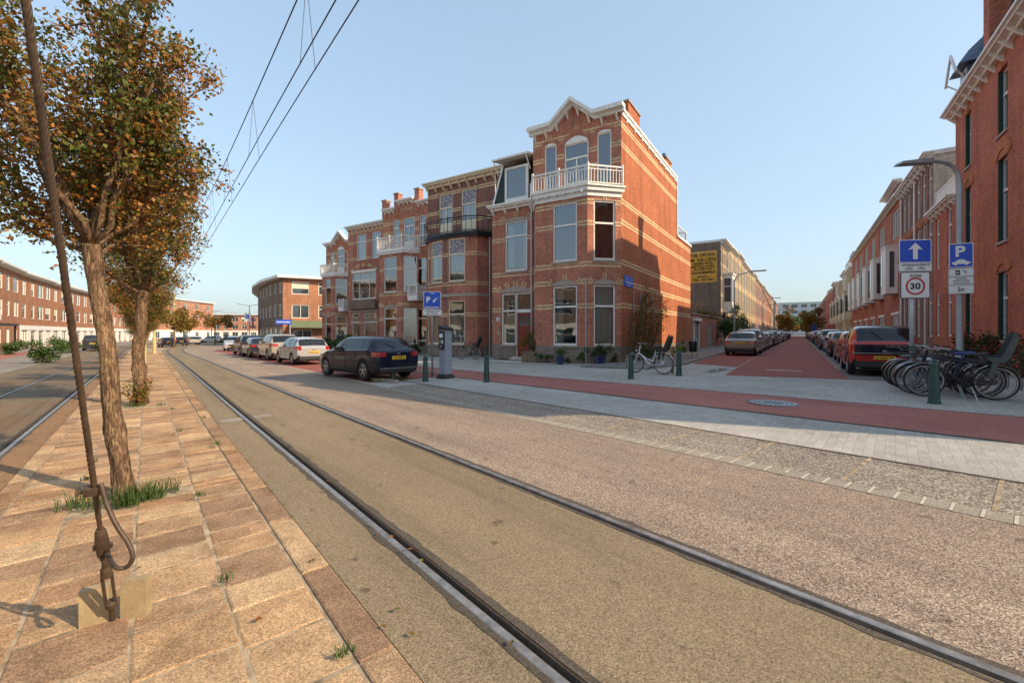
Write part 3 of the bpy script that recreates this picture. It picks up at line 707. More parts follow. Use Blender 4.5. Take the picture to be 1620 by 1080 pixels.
# ---------------------------------------------------------------- corner house
def corner_house():
    x, y = C0; h = thing('corner_house', 'red brick corner house with white gabled cornice, balcony over the bay and sunlit side wall', 'house', (x, y, gz(x)-.02), A_F)
    mb = MB(); W = WALLM + ['roof_tar', 'brick_side']
    # bay: front facet and two canted ones
    bx0, bx1, bd = -4.06, -1.24, 1.21
    TB = FR(bx0, -bd); LB = bx1-bx0
    c1 = math.atan2(bd, -bx1); LC = math.hypot(bd, bx1)
    TC = FR(bx1, -bd, c1)
    c2 = math.atan2(-bd, .84); LD = math.hypot(bd, .84)
    TD = FR(-4.9, 0, c2)
    gw, fw = (.98, 2.28, .85, 3.75), (.98, 2.28, 4.95, 7.8)
    bb = [2.75, 3.92, 4.75, 6.7, 7.72]
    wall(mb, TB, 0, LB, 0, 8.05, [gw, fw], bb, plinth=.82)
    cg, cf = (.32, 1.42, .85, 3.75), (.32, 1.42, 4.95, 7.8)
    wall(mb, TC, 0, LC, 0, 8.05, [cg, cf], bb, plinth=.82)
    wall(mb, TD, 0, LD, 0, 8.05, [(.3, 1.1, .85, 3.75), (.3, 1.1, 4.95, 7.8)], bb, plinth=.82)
    # top storey over the bay
    tl, tc, tr_ = (-4.22, -3.5, 8.75, 11.35), (-3.05, -1.7, 8.55, 11.2), (-1.25, -.5, 8.75, 11.35)
    T0 = FR(0, 0)
    wall(mb, T0, -4.92, 0, 8.0, 12.1, [tl, tc, tr_], [9.85, 10.6+.05, 11.6], rev=.14)
    mb.T = None
    mb.prism([(-4.92, 12.1), (0, 12.1), (0, 12.2), (-1.35, 12.2), (-2.55, 13.2), (-3.75, 12.2), (-4.92, 12.2)], 0, .3, 0, 'y')
    # door wing
    dw, side, trn, door = (-6.75, -5.3, 4.9, 7.7), (-6.98, -6.12, .8, 2.66), (-6.98, -5.03, 2.66, 3.68), (-6.04, -5.03, .16, 2.66)
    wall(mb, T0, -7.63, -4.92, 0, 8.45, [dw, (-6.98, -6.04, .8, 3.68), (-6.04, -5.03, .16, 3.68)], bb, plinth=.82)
    # arches, lintels
    arch(mb, TB, .88, 2.38, 3.8); arch(mb, TC, .22, 1.52, 3.8); arch(mb, T0, -7.1, -4.98, 3.74, .3, keys=(0, 2, 4, 6, 8)); arch(mb, T0, -6.85, -5.2, 7.72, .18)
    for T, xc in ((TB, 1.63), (TC, .87)): keys_(mb, T, xc, 7.83, h=.2)
    arch(mb, T0, -4.25, -3.47, 11.34, .13, .2, keys=(), n=4, stone=False); arch(mb, T0, -1.28, -.47, 11.34, .13, .2, keys=(), n=4, stone=False); arch(mb, T0, -3.1, -1.65, 11.2, .32, .22, keys=(), n=6, stone=False)
    keys_(mb, T0, -3.86, 11.62); keys_(mb, T0, -2.37, 11.80); keys_(mb, T0, -.88, 11.62)
    # side wall with its lower rear part
    TS_ = FR(0, 0, R(90))
    wall(mb, TS_, 0, 11.5, 0, 12.15, [], SIDE_BANDS, mw=6, plinth=.8)
    wall(mb, TS_, 11.5, 16.2, 0, 8.2, [], [2.8, 3.92, 4.9, 6.85, 7.85], mw=6, plinth=.8)
    mb.T = None
    mb.quad((0, 11.5, 8.2), (-7.6, 11.5, 8.2), (-7.6, 11.5, 12.1), (0, 11.5, 12.1), 0)
    mb.quad((0, 16.2, 0), (-7.63, 16.2, 0), (-7.63, 16.2, 8.2), (0, 16.2, 8.2), 0)
    mb.quad((-7.63, 16.2, 0), (-7.63, 0, 0), (-7.63, 0, 8.45), (-7.63, 16.2, 8.45), 0)
    mb.quad((-4.92, 11.5, 8.4), (-4.92, 0, 8.4), (-4.92, 0, 12.1), (-4.92, 11.5, 12.1), 0)
    mb.quad((-7.63, 11.5, 8.2), (0, 11.5, 8.2), (0, 16.2, 8.2), (-7.63, 16.2, 8.2), 5)
    mb.build('wall', mats(W), h)
    # roof
    r = MB(); r.add([(-7.63, 1.15, 11.4), (-4.92, 1.15, 11.4), (-4.92, 11.5, 11.4), (-7.63, 11.5, 11.4), (-4.92, .3, 12.15), (0, .3, 12.15), (0, 11.5, 12.15), (-4.92, 11.5, 12.15)], [(0, 1, 2, 3), (4, 5, 6, 7)], 1)
    r.add([(-7.63, .05, 8.6), (-4.94, .05, 8.6), (-4.94, 1.15, 11.4), (-7.63, 1.15, 11.4)], [(0, 1, 2, 3)], 0)
    r.add([(-3.75, .3, 12.2), (-2.55, .3, 13.18), (-1.35, .3, 12.2), (-2.55, 3, 12.3)], [(0, 3, 1), (1, 3, 2)], 0)
    r.build('roof', [M['slate'], M['roof_tar']], h)
    mb = MB(); mb.box(-7.66, -4.9, .9, 1.2, 11.35, 11.6); mb.box(-7.66, -7.5, .0, .06, 8.6, 8.7)
    mb.add([(-7.7, .0, 8.6), (-7.58, .0, 8.6), (-7.58, 1.1, 11.4), (-7.7, 1.1, 11.4)], [(0, 1, 2, 3)]); mb.build('roof_trim', M['white_paint'], h)
    slope_cornice(h, T0, [(-5.1, 12.4), (-3.75, 12.4), (-2.55, 13.4), (-1.35, 12.4), (.18, 12.4)], .34, .42)
    cornice(h, T0, -7.63, -4.95, 8.65, .3, .38)
    # trim along the side parapet
    mb = MB(); mb.box(-.06, .10, -.3, 11.5, 12.20, 12.34); mb.box(-.02, .05, .0, 11.5, 11.98, 12.199); mb.box(-.06, .06, 11.5, 11.62, 8.3, 12.34); mb.box(-.06, .08, 11.62, 16.25, 8.2, 8.36)
    for k in range(9): mb.box(0, .09, .6+1.25*k, .68+1.25*k, 11.8, 12.199)
    mb.build('parapet_trim', M['white_paint'], h)
    # dormer
    d = MB(); d.box(-6.85, -5.18, .10, 1.5, 8.9, 10.75); d.build('dormer', M['slate'], h)
    dT = FR(0, .02)
    window(h, dT, -6.78, -5.25, 8.82, 10.75, rev=.02, bw=.14, sill=False, curt=('left', 10.6, 'curtain'))
    d = MB(); d.add([(-7.3, -.55, 11.05), (-4.95, -.55, 11.05), (-4.95, 1.1, 11.3), (-7.3, 1.1, 11.3), (-7.3, -.55, 11.15), (-4.95, -.55, 11.15), (-4.95, 1.1, 11.42), (-7.3, 1.1, 11.42)], [(0,3,2,1),(4,5,6,7),(0,1,5,4),(1,2,6,5),(2,3,7,6),(3,0,4,7)])
    for xx in (-7.2, -5.1):
        d.tube([(xx, -.5, 11.05), (xx, .0, 10.4)], .035, 6)
    d.build('dormer_canopy', M['white_paint'], h)
    # bay slab and balustrade
    s = MB(); o = .16
    P = [(-4.95, 0), (bx0-.1, -bd-o), (bx1+.1, -bd-o), (.12, -.02), (.1, .02), (-4.95, .02)]
    s.prism([(-4.95, .0), (bx0-.03, -bd-.05), (bx1+.03, -bd-.05), (.03, -.0)], 7.98, 8.22)
    s.prism([(-5.0, .0), (bx0-.1, -bd-o), (bx1+.08, -bd-o), (.16, -.0)], 8.22, 8.42); s.prism([(-5.02, .0), (bx0-.14, -bd-o-.08), (bx1+.12, -bd-o-.08), (.24, -.0)], 8.42, 8.50)
    for i in range(6): 
        xx = bx0+.2+i*.48; s.lathe([(.05, 8.13), (.07, 8.2), (.05, 8.27)], 8, 0, (xx, -bd-o-.04, 0))
    s.build('balcony_slab', M['white_paint'], h)
    railing(h, I, [(-4.98, -.12), (bx0-.1, -bd-.14), (bx0+1.37, -bd-.14), (bx1+.09, -bd-.14), (.08, -.08)], 8.5, .92, fancy=True, sp=.15)
    # windows
    window(h, TB, *gw, tr=[2.74], curt=('left', 3.6, 'curtain')); window(h, TB, *fw, tr=[6.72])
    window(h, TC, *cg, tr=[2.74], curt=('full', 3.7, 'curtain_green')); window(h, TC, *cf, tr=[6.72], curt=('blind', 5.1, 'unlit_interior'))
    window(h, TD, .3, 1.1, .85, 3.75, tr=[2.74]); window(h, TD, .3, 1.1, 4.95, 7.8, tr=[6.72])
    window(h, T0, *tl, sill=False, arch_top=.13); window(h, T0, *tr_, sill=False, arch_top=.13)
    window(h, T0, *tc, tr=[10.42], mu=[(-2.375, 8.6, 10.4)], sill=False, arch_top=.32, lower=9.2)
    window(h, T0, *dw, tr=[6.85], curt=('sides', 7.5, 'curtain')); 
    window(h, T0, -6.98, -6.04, .8, 3.68, tr=[2.70], curt=('full', 2.55, 'blind'))
    window(h, T0, -6.04, -5.03, 2.66, 3.68, sill=False)
    dd = MB(); dd.box(-6.04, -5.98, .05, .13, .16, 2.66); dd.box(-5.09, -5.03, .05, .13, .16, 2.66); dd.box(-5.98, -5.09, .05, .13, 2.58, 2.66)
    fr = dd.build('door_frame', M['white_paint'], h)
    dd = MB(); dd.box(-5.98, -5.09, .10, .15, .16, 2.58)
    for x0 in (-5.90, -5.51): dd.box(x0, x0+.33, .085, .10, .3, 1.05)
    dd.box(-5.90, -5.18, .085, .10, 1.2, 1.65); dd.box(-5.88, -5.20, .08, .10, 1.12, 1.16)
    for k in range(4):
        dd.box(-5.88+k*.18, -5.85+k*.18, .082, .10, 1.8, 2.42)
    door_o = dd.build('door', M['door_red'], h)
    g = MB(); g.box(-5.86, -5.21, .088, .099, 1.85, 2.38); g.build('pane', M['glass_far'], door_o)
    g = MB(); g.lathe([(.02, .02), (.035, .05), (.02, .07)], 8, 0, (-5.17, 0, 1.25), 'y'); g.build('handle', M['galv'], door_o)
    st = MB(); st.box(-6.1, -4.95, -.30, .10, .02, .15); st.box(-6.1, -4.95, -.55, -.30, .0, .08); st.build('doorstep', M['stone_pale'], h)
    p = MB(); p.box(-7.33, -7.13, -.02, .0, 2.15, 2.35); put_text(p, '42', .13, -7.23, -.024, 2.2, 1); p.build('number_plate', [M['sign_white'], M['sign_black']], h)
    p = MB(); p.box(-7.22, -7.14, -.03, 0, 1.35, 1.55); p.build('doorbell', M['galv'], h)
    downpipe(h, I, -4.98, -.07, 0, 8.5); downpipe(h, TB, 2.76, -.03, 0, 4.1, .03)
    chimney(h, -.34, 2.1, 12.2, .6, 1.9, .95, 'brick_side', 1); chimney(h, -.34, 9.4, 12.2, .6, 1.5, .62, 'brick_side', 1)
    railing(h, I, [(-.3, 12.0), (-.3, 16.0), (-6, 16.0)], 8.4, 1.0, sp=.4, w=.03, name='terrace_rail')
    # ghost of white path slab at foot
    # street name plate
    p = MB(); p.T = FR(.0, 0, R(90)); p.box(.35, 1.75, -.03, 0, 3.75, 4.3); put_text(p, 'Jan', .13, .75, -.034, 4.12, 1, .003); put_text(p, 'v. Nassaustraat', .15, 1.05, -.034, 3.94, 1, .004, 1.2); put_text(p, 'Statenkwartier', .07, 1.05, -.034, 3.81, 1, .002)
    p.build('street_name_plate', [M['sign_blue'], M['sign_white']], h)
    return h
corner_house()

def sash_set(mb_ops): return
def std_house(name, label, org, w, H, depth, wm='brick_front'):
    x, y = org; h = thing(name, label, 'house', (x, y, gz(x)-.02), A_F); return h

# ---------------------------------------------------------------- house 2: round bay, black balcony
def bow_house():
    h = std_house('brick_house', 'dark brick house with round bay, black curved balcony and flat white cornice', (-.95, 29.0), 6.15, 12.1, 12)
    W = ['brick_dark', 'band_yellow', 'unlit_interior', 'stone', 'brick_plinth', 'roof_tar', 'brick_front']; mb = MB(); T0 = FR(0, 0)
    a, b = (-5.05, -3.8, 8.5, 11.35), (-3.02, -1.75, 8.5, 11.35)
    wall(mb, T0, -6.15, 0.6, 0, 12.0, [a, b], [10.1, 11.35-.02, 9.2], plinth=.75)
    shell(mb, -6.15, .6, 12, 0, 12.0)
    keys_(mb, T0, -4.42, 11.42); keys_(mb, T0, -2.38, 11.42)
    pts = [(-5.95, 0), (-5.6, -.62), (-4.95, -1.0), (-3.62, -1.22), (-3.2, -1.22), (-1.75, -1.1), (-1.05, -.75), (-.72, 0)]
    win = {1: 0, 2: 1, 4: 2}
    fs = []
    for i in range(7):
        p, q = pts[i], pts[i+1]; ang = math.atan2(q[1]-p[1], q[0]-p[0]); L = math.hypot(q[0]-p[0], q[1]-p[1]); T = FR(p[0], p[1], ang)
        ops = []
        if i in win: ops = [(.07, L-.07, .8, 3.7), (.07, L-.07, 4.95, 7.8)]
        wall(mb, T, 0, L, 0, 7.95, ops, [2.75, 4.8, 6.75], plinth=.75, mw=0 if i in (3,) else 6)
        if ops: fs.append((T, L))
    mb.T = None; mb.prism([(x*1.0, y-.05 if y < 0 else 0) for x, y in pts], 3.95, 4.15, 3)
    mb.build('wall', mats(W), h)
    for T, L in fs:
        w_ = L > .9
        window(h, T, .07, L-.07, .8, 3.7, tr=[2.8], curt=('full', 2.7, 'curtain') if w_ else None, mt='cream_paint')
        window(h, T, .07, L-.07, 4.95, 7.8, tr=[6.75], curt=('full', 6.7, 'curtain') if L > 1.4 else (('sides', 6.7, 'curtain') if w_ else None), tr_glass='stained_glass', mt='cream_paint')
    for o in (a, b):
        window(h, T0, *o, tr=[10.35], mu=[((o[0]+o[1])/2, 8.6, 10.3)], tr_glass='stained_glass', lower=9.25, mt='cream_paint', sill=False, curt=('full', 10.3, 'curtain'))
    s = MB(); P = [(-6.15, 0)] + [(x*1.0-(.12 if x < -3.4 else -.12), y-.2) for x, y in pts[1:-1]] + [(-.3, 0)]
    s.prism(P, 8.0, 8.16); s.prism([(x, y*.94) for x, y in P], 7.85, 8.0); s.build('balcony_slab', M['iron_black'], h)
    P2 = [(x, min(0, y*.97+.03)) for x, y in P]
    railing(h, I, P2, 8.16, 1.0, 'iron_black', sp=.32, w=.022, post=.03, fancy=True)
    cornice(h, T0, -6.15, .6, 12.2, .38, .5, mt='cream_paint', brk=.72)
    downpipe(h, I, -.55, -.08, 0, 8.0); downpipe(h, I, -.1, -.08, 0, 12.0, .04, 'cream_paint')
    p = MB(); p.box(-.42, -.24, -.02, .0, 2.2, 2.38); put_text(p, '40', .12, -.33, -.024, 2.24, 1); p.build('number_plate', [M['sign_white'], M['sign_black']], h)
bow_house()

def bay_house(name, label, org, xl, stepped, mirror_small=True, gable=False, wbrick='brick_front'):
    h = std_house(name, label, org, 5.1, 12, 12); W = [wbrick, 'band_yellow', 'unlit_interior', 'stone', 'brick_plinth', 'roof_tar', 'brick_front']; mb = MB(); T0 = FR(0, 0)
    bands = [2.75, 3.9, 4.75, 6.75, 9.2, 9.95, 10.75]
    o1, o2, o3 = (-3.85, -3.15, 8.9, 11.0), (-2.65, -1.4, 8.5, 11.0), (-.85, -.2, 8.9, 11.0)
    if gable: o1, o2, o3 = (-3.3, -2.6, 8.9, 10.9), (-2.1, -.8, 8.5, 11.1), (-.4, .2, 8.9, 10.9)
    wall(mb, T0, xl, .5, 0, 11.6, [o1, o2, o3, (-1.15, -.1, 1.0, 3.6), (-1.15, -.1, 5.25, 7.6)] if not gable else [o1, o2, o3], bands, plinth=.7)
    shell(mb, xl, .5, 12, 0, 11.6)
    mb.T = None
    fx0, fx1, bd = (-4.45, -1.75, 1.0) if not gable else (-3.4, -1.2, 1.0)
    TB = FR(fx0, -bd); LB = fx1-fx0; cx = .85 if not gable else 1.1
    TC = FR(fx1, -bd, math.atan2(bd, cx)); LC = math.hypot(bd, cx); TD = FR(fx0-.6, 0, math.atan2(-bd, .6)); LD = math.hypot(bd, .6)
    gw, fw = (.62, LB-.62, .75, 3.65), (.62, LB-.62, 4.9, 7.75)
    cw = (.12, LC-.15)
    wall(mb, TB, 0, LB, 0, 8.0, [gw, fw], bands[:4], plinth=.7)
    wall(mb, TC, 0, LC, 0, 8.0, [(*cw, .75, 3.65), (*cw, 4.9, 7.75)], bands[:4], plinth=.7); wall(mb, TD, 0, LD, 0, 8.0, [], bands[:4], plinth=.7)
    arch(mb, TB, .55, LB-.55, 3.7); keys_(mb, TB, LB/2, 7.78, h=.2); keys_(mb, TC, LC/2, 7.78, h=.2)
    if stepped:
        mb.T = None
        segs = [(xl, -3.45, 11.9), (-3.45, -1.25, 12.4), (-1.25, .5, 12.0)]
        for a, b, z in segs: mb.box(a, b, 0, .35, 11.6, z, 0)
        for xx, z in ((xl+.2, 12.75), (-3.45, 13.1), (-1.1, 13.1)):
            mb.box(xx-.24, xx+.24, -.06, .42, 11.3, z, 0); mb.box(xx-.3, xx+.3, -.12, .48, z, z+.1, 3)
        for xx in (-2.95, -2.65, -2.35, -2.05, -1.75): mb.box(xx, xx+.1, -.02, .0, 11.6, 11.85, 1)
    if gable:
        mb.T = None; mb.prism([(xl, 11.6), (.5, 11.6), (.5, 11.75), (-.2, 11.75), (-1.45, 12.9), (-2.7, 11.75), (xl, 11.75)], 0, .35, 0, 'y')
        arch(mb, T0, o2[0]-.04, o2[1]+.04, 11.1, .28, .2, keys=(4,), n=9, stone=False)
    mb.build('wall', mats(W), h)
    if stepped:
        for a, b, z in segs: cornice(h, T0, a+.28, b-.28, z+.05, .26, .35, brk=.5)
    if gable: slope_cornice(h, T0, [(xl-.15, 11.95), (-2.75, 11.95), (-1.45, 13.1), (-.15, 11.95), (.5, 11.95)], .3, .4)
    window(h, TB, *gw, tr=[2.8], curt=('full', 1.9, 'curtain')); window(h, TB, *fw, tr=[6.8]); window(h, TC, *cw, .75, 3.65, tr=[2.8]); window(h, TC, *cw, 4.9, 7.75, tr=[6.8])
    if not gable:
        window(h, T0, -1.15, -.1, 1.0, 3.6, tr=[2.8], mt='cream_paint'); window(h, T0, -1.15, -.1, 5.25, 7.6, tr=[6.8], curt=('blind', 6.7, 'curtain'))
    window(h, T0, *o1, tr=[10.3], sill=False, curt=('left', 10.8, 'curtain')); window(h, T0, *o2, tr=[10.3], mu=[((o2[0]+o2[1])/2, 8.6, 10.3)], sill=False, lower=9.1, arch_top=.28 if gable else 0); window(h, T0, *o3, tr=[10.3], sill=False, curt=('left', 10.8, 'curtain'))
    s = MB(); s.prism([(fx0-.75, 0), (fx0-.1, -bd-.14), (fx1+.1, -bd-.14), (fx1+cx+.1, 0)], 8.15, 8.42); s.prism([(fx0-.68, 0), (fx0-.05, -bd-.07), (fx1+.05, -bd-.07), (fx1+cx+.05, 0)], 7.98, 8.15); s.build('balcony_slab', M['white_paint'], h)
    railing(h, I, [(fx0-.65, -.1), (fx0-.08, -bd-.1), ((fx0+fx1)/2, -bd-.1), (fx1+.08, -bd-.1), (fx1+cx, -.1), (.4, -.1)] if not gable else [(fx0-.65, -.1), (fx0-.08, -bd-.1), (fx1+.08, -bd-.1), (fx1+cx, -.1)], 8.42, .95, sp=.16)
    if mirror_small:
        s = MB(); bx = (-1.05, -.0) if not gable else (-.35, .5); s.box(bx[0], bx[1], -1.1, -.02, 4.15, 4.55); s.build('small_balcony', M['white_paint'], h)
        railing(h, I, [(bx[0]+.04, -.1), (bx[0]+.04, -1.05), (bx[1]-.04, -1.05), (bx[1]-.04, -.1)], 4.55, .85, sp=.13, name='small_balustrade')
    return h
bay_house('brick_house', 'brick house with stepped chimneyed parapet and white balustrade, left of the round bay', (-6.65, 35.0), -5.1, True)
def flat_house():
    h = std_house('brick_house', 'plain brick house with flat cornice, wide arched first floor window and box bay', (-12.1, 41.8), 5.1, 12, 12)
    W = ['brick_front', 'band_yellow', 'unlit_interior', 'stone', 'brick_plinth', 'roof_tar', 'brick_dark']; mb = MB(); T0 = FR(0, 0)
    a, b = (-3.75, -2.4, 8.85, 11.35), (-1.6, -.3, 8.85, 11.35)
    wall(mb, T0, -5.1, .5, 0, 12.0, [a, b], [9.0, 10.6, 11.6, 6.6], plinth=.7); shell(mb, -5.1, .5, 12, 0, 12.0)
    TF = FR(-4.9, -.55)
    big = (1.15, 4.55, 4.95, 7.5)
    wall(mb, TF, .9, 4.9, 3.9, 7.9, [big], [], mw=0); mb.T = None; mb.box(-4.0, .0, -.55, -.0, 7.86, 7.9, 3)
    mb.quad((-4.0, 0, 0), (-4.0, -.55, 0), (-4.0, -.55, 7.9), (-4.0, 0, 7.9), 0); mb.quad((0, -.55, 0), (0, 0, 0), (0, 0, 7.9), (0, -.55, 7.9), 0)
    g1, g2 = (1.15, 2.3, .95, 3.6), (2.9, 4.6, .95, 3.6)
    wall(mb, TF, .9, 4.9, 0, 3.9, [g1, g2], [2.7], plinth=.7)
    mb.T = TF; mb.box(.85, 4.95, -.08, .0, 3.72, 3.9, 3)
    arch(mb, TF, 1.1, 4.6, 7.6, .45, .26, keys=(0, 2, 4, 6, 8), stone=False)
    mb.build('wall', mats(W), h)
    keys = MB()
    window(h, TF, *big, tr=[6.75], mu=[(2.15, 5.05, 7.4), (3.6, 5.05, 7.4)]); window(h, TF, *g1, tr=[2.75], curt=('full', 3.4, 'blind')); window(h, TF, *g2, tr=[2.75], curt=('blind', 1.9, 'curtain'))
    window(h, T0, *a, tr=[10.6], curt=('full', 11.2, 'curtain')); window(h, T0, *b, tr=[10.6], curt=('full', 11.2, 'curtain'))
    s = MB(); s.box(-3.75, -.25, -.62, -.555, 7.5, 7.72); s.build('awning_box', M['white_paint'], h)
    s = MB(); s.box(-3.9, -.1, -.9, -.56, 4.0, 4.78); s.build('window_box', M['brick_brown'], h)
    cornice(h, T0, -5.1, .5, 12.2, .34, .45, brk=.6)
flat_house()
bay_house('brick_house', 'last brick house of the row with white peaked gable and small balcony', (-17.8, 48.7), -4.1, False, gable=True)

# ---------------------------------------------------------------- generic repeated windows for the farther rows
_wc = {}
def far_window(w, hh, style='t', mt='white_far'):
    key = (round(w, 2), round(hh, 2), style, mt)
    if key in _wc: return _wc[key]
    mb = MB(); b = .09
    mb.box(-w/2, -w/2+b, .0, .08, 0, hh); mb.box(w/2-b, w/2, .0, .08, 0, hh); mb.box(-w/2+b, w/2-b, .0, .08, 0, b); mb.box(-w/2+b, w/2-b, .0, .08, hh-b, hh)
    if 't' in style: mb.box(-w/2+b, w/2-b, -.01, .07, hh*.68, hh*.68+.08)
    if 'm' in style: mb.box(-.035, .035, -.012, .07, b, hh-b)
    if '3' in style:
        for x in (-w/6, w/6): mb.box(x-.04, x+.04, -.012, .07, b, hh-b)
    if 'b' in style: mb.box(-w/2+b, w/2-b, .03, .05, hh*.45, hh-b, 2)
    mb.quad((-w/2+.02, .06, .02), (w/2-.02, .06, .02), (w/2-.02, .06, hh-.02), (-w/2+.02, .06, hh-.02), 1)
    me = mb.build('window', [M[mt], M['glass_far'], M['blind']]); d = me.data; bpy.data.objects.remove(me); _wc[key] = d
    return d
def put_window(par, T, x0, x1, z0, z1, style='t', mt='white_far', rev=.06):
    o = bpy.data.objects.new('window', far_window(x1-x0, z1-z0, style, mt)); COL.objects.link(o); o.parent = par
    o.matrix_local = T @ Matrix.Translation(((x0+x1)/2, rev, z0)); return o
def row_house(name, label, org, ang, w, H, depth, wm, ops, bands=(), cor='white_paint', cat='house', group=None, bandm='band_yellow', ground=None, plinth=None, corn_h=.3, out=.4, base=None, mt='white_far', brk=.8):
    x, y = org; h = thing(name, label, cat, (x, y, gz(x)-.02 if base is None else base), ang, group)
    mb = MB(); T0 = FR(0, 0)
    wall(mb, T0, 0, w, -.3, H, [o[:4] for o in ops], bands, plinth=plinth, rev=.12); shell(mb, 0, w, depth, -.3, H)
    if ground: mb.T = None; mb.box(-.0, w, -.05, -.001, ground[0], ground[1], 3)
    mb.build('wall', mats([wm, bandm, 'unlit_interior', ground[2] if ground else 'stone', 'brick_plinth', 'roof_tar']), h)
    for o in ops: put_window(h, T0, *o[:4], style=o[4] if len(o) > 4 else 't', mt=mt)
    if cor: cornice(h, T0, 0, w, H+.1, corn_h, out, mt=cor, brk=brk)
    return h
# ---------------------------------------------------------------- right corner block
QW = 13.7                                     # width of the side street between the facades
RBANDS = [1.06, 2.83, 3.71, 5.22, 6.94, 8.32, 9.36, 10.92, 11.72]
M['trim_green'] = mat('trim_green', (.015, .045, .035), .4)
def right_block():
    R0 = 9.4
    x, y = SS(R0, QW); h = thing('apartment_building', 'tall red brick corner building with orange brick bands, blue slate mansard roof and dormer', 'building', (x, y, gz(x)-.02), A_R)
    W = ['brick_red', 'band_orange', 'unlit_interior', 'stone', 'brick_plinth', 'roof_tar']
    mb = MB(); T0 = FR(0, 0); ops = []
    for r, w in ((7.45, .85), (3.35, 1.0), (-.8, 1.0), (-4.6, 1.0), (-8.0, 1.0)):
        c = R0-r
        ops += [(c-w/2, c+w/2, 1.1, 3.7), (c-w/2, c+w/2, 4.85, 8.05), (c-w/2, c+w/2, 8.95, 11.45)]
    Kx = 19.27
    wall(mb, T0, 0, Kx, -.1, 11.95, ops, RBANDS, rev=.24, plinth=.45, mp=3)
    def loc(px, py):
        v = Matrix.Rotation(-A_R, 3, 'Z') @ Vector((px-x, py-y, 0)); return v.x, v.y
    E_ = loc(18.1, .22); Kp = (Kx, 0.)
    ang = math.atan2(E_[1], E_[0]-Kx); L = math.hypot(E_[0]-Kx, E_[1]); TF = FR(Kx, 0, ang)
    f_ops = []
    for i in range(3):
        cx = 1.6+i*(L-3.2)/2
        f_ops += [(cx-.5, cx+.5, 1.1, 3.7), (cx-.5, cx+.5, 4.85, 8.05), (cx-.5, cx+.5, 8.95, 11.45)]
    wall(mb, TF, 0, L, -.1, 11.95, f_ops, RBANDS, rev=.24, plinth=.45, mp=3)
    dx, dy = -math.sin(ang), math.cos(ang)
    B1 = (E_[0]+dx*9, E_[1]+dy*9)
    foot = [(0, 0), Kp, E_, B1, (10, 10), (0, 10)]
    mb.T = None
    for a, b in ((E_, B1), (B1, (10, 10)), ((10, 10), (0, 10)), ((0, 10), (0, 0))):
        mb.quad((a[0], a[1], -.1), (b[0], b[1], -.1), (b[0], b[1], 11.95), (a[0], a[1], 11.95), 0)
    mb.add([(a, b, 11.95) for a, b in foot], [tuple(range(6))], 5)
    for o in ops:
        if o[2] < 6: arch(mb, T0, o[0]-.05, o[1]+.05, o[3]-.02, .32, .36, mb_=1, keys=(), stone=False, proud=.02)
        else: keys_(mb, T0, (o[0]+o[1])/2, 11.47, h=.25)
    for o in f_ops: arch(mb, TF, o[0]-.05, o[1]+.05, o[3]-.02, .3, .34, mb_=1, keys=(), stone=False, proud=.02)
    mb.T = None
    mb.box(4.05, 4.75, -.02, .6, 11.9, 16.3, 0); mb.box(3.95, 4.85, -.1, .7, 16.3, 16.42, 3)
    mb.build('wall', mats(W), h)
    for T, oo in ((T0, ops), (TF, f_ops)):
        for o in oo:
            window(h, T, *o, tr=[o[2]+(o[3]-o[2])*.62], rev=.18, mt='white_paint', sm='stone', curt=('blind', o[3]-.6, 'curtain') if o[2] > 8 else None)
            s = MB(); s.T = T; s.box(o[0]+.001, o[0]+.05, .02, .148, o[2]+.001, o[3]-.001); s.build('jamb_lining', M['trim_green'], h)
            s = MB(); s.T = T; s.box(o[1]-.05, o[1]-.001, .02, .148, o[2]+.001, o[3]-.001); s.build('jamb_lining', M['trim_green'], h)
    cornice(h, T0, 0, Kx, 12.2, .36, .55, brk=.85); cornice(h, TF, 0, L, 12.2, .36, .55, brk=.85)
    r = MB()
    top = [(.9, .75), (Kx-.8, .75), (E_[0]-1.2, E_[1]+.9), (B1[0]-1.1, B1[1]-.9), (9.6, 8.8), (.9, 8.8)]
    bot = [(0.1, .15), (Kx-.1, .15), (E_[0]-.15, E_[1]+.15), (B1[0]-.2, B1[1]-.2), (10, 9.8), (.1, 9.8)]
    z0, z1 = 12.2, 15.3
    vs = [(a, b, z0) for a, b in bot]+[(a, b, z1) for a, b in top]
    r.add(vs, [(i, (i+1) % 6, 6+(i+1) % 6, 6+i) for i in range(6)], 0); r.add(vs, [(6, 7, 8, 9, 10, 11)], 1)
    r.build('roof', [M['slate_blue'], M['zinc']], h)
    for cx in (1.35, 8.6, 14.0):
        d = MB(); d.box(cx-.62, cx+.62, .0, 1.6, 12.22, 13.75, 3)
        d.box(cx-.45, cx+.45, -.03, -.001, 12.45, 13.6, 0); d.box(cx-.36, cx+.36, -.04, -.0301, 12.55, 13.5, 2)
        d.add([(cx-.85, -.35, 13.7), (cx+.85, -.35, 13.7), (cx+.85, 1.7, 13.7), (cx-.85, 1.7, 13.7), (cx-.45, .05, 14.35), (cx+.45, .05, 14.35), (cx+.45, 1.4, 14.35), (cx-.45, 1.4, 14.35)], [(0,3,2,1),(0,1,5,4),(1,2,6,5),(2,3,7,6),(3,0,4,7)], 3)
        d.add([(cx-.45, .05, 14.35), (cx+.45, .05, 14.35), (cx+.45, 1.4, 14.35), (cx-.45, 1.4, 14.35), (cx, .7, 15.1)], [(0, 1, 4), (1, 2, 4), (2, 3, 4), (3, 0, 4)], 3)
        d.prism([(cx-.95, 13.35), (cx-.80, 13.3), (cx, 14.35), (cx+.80, 13.3), (cx+.95, 13.35), (cx, 14.55)], -.50, -.42, 0, 'y')
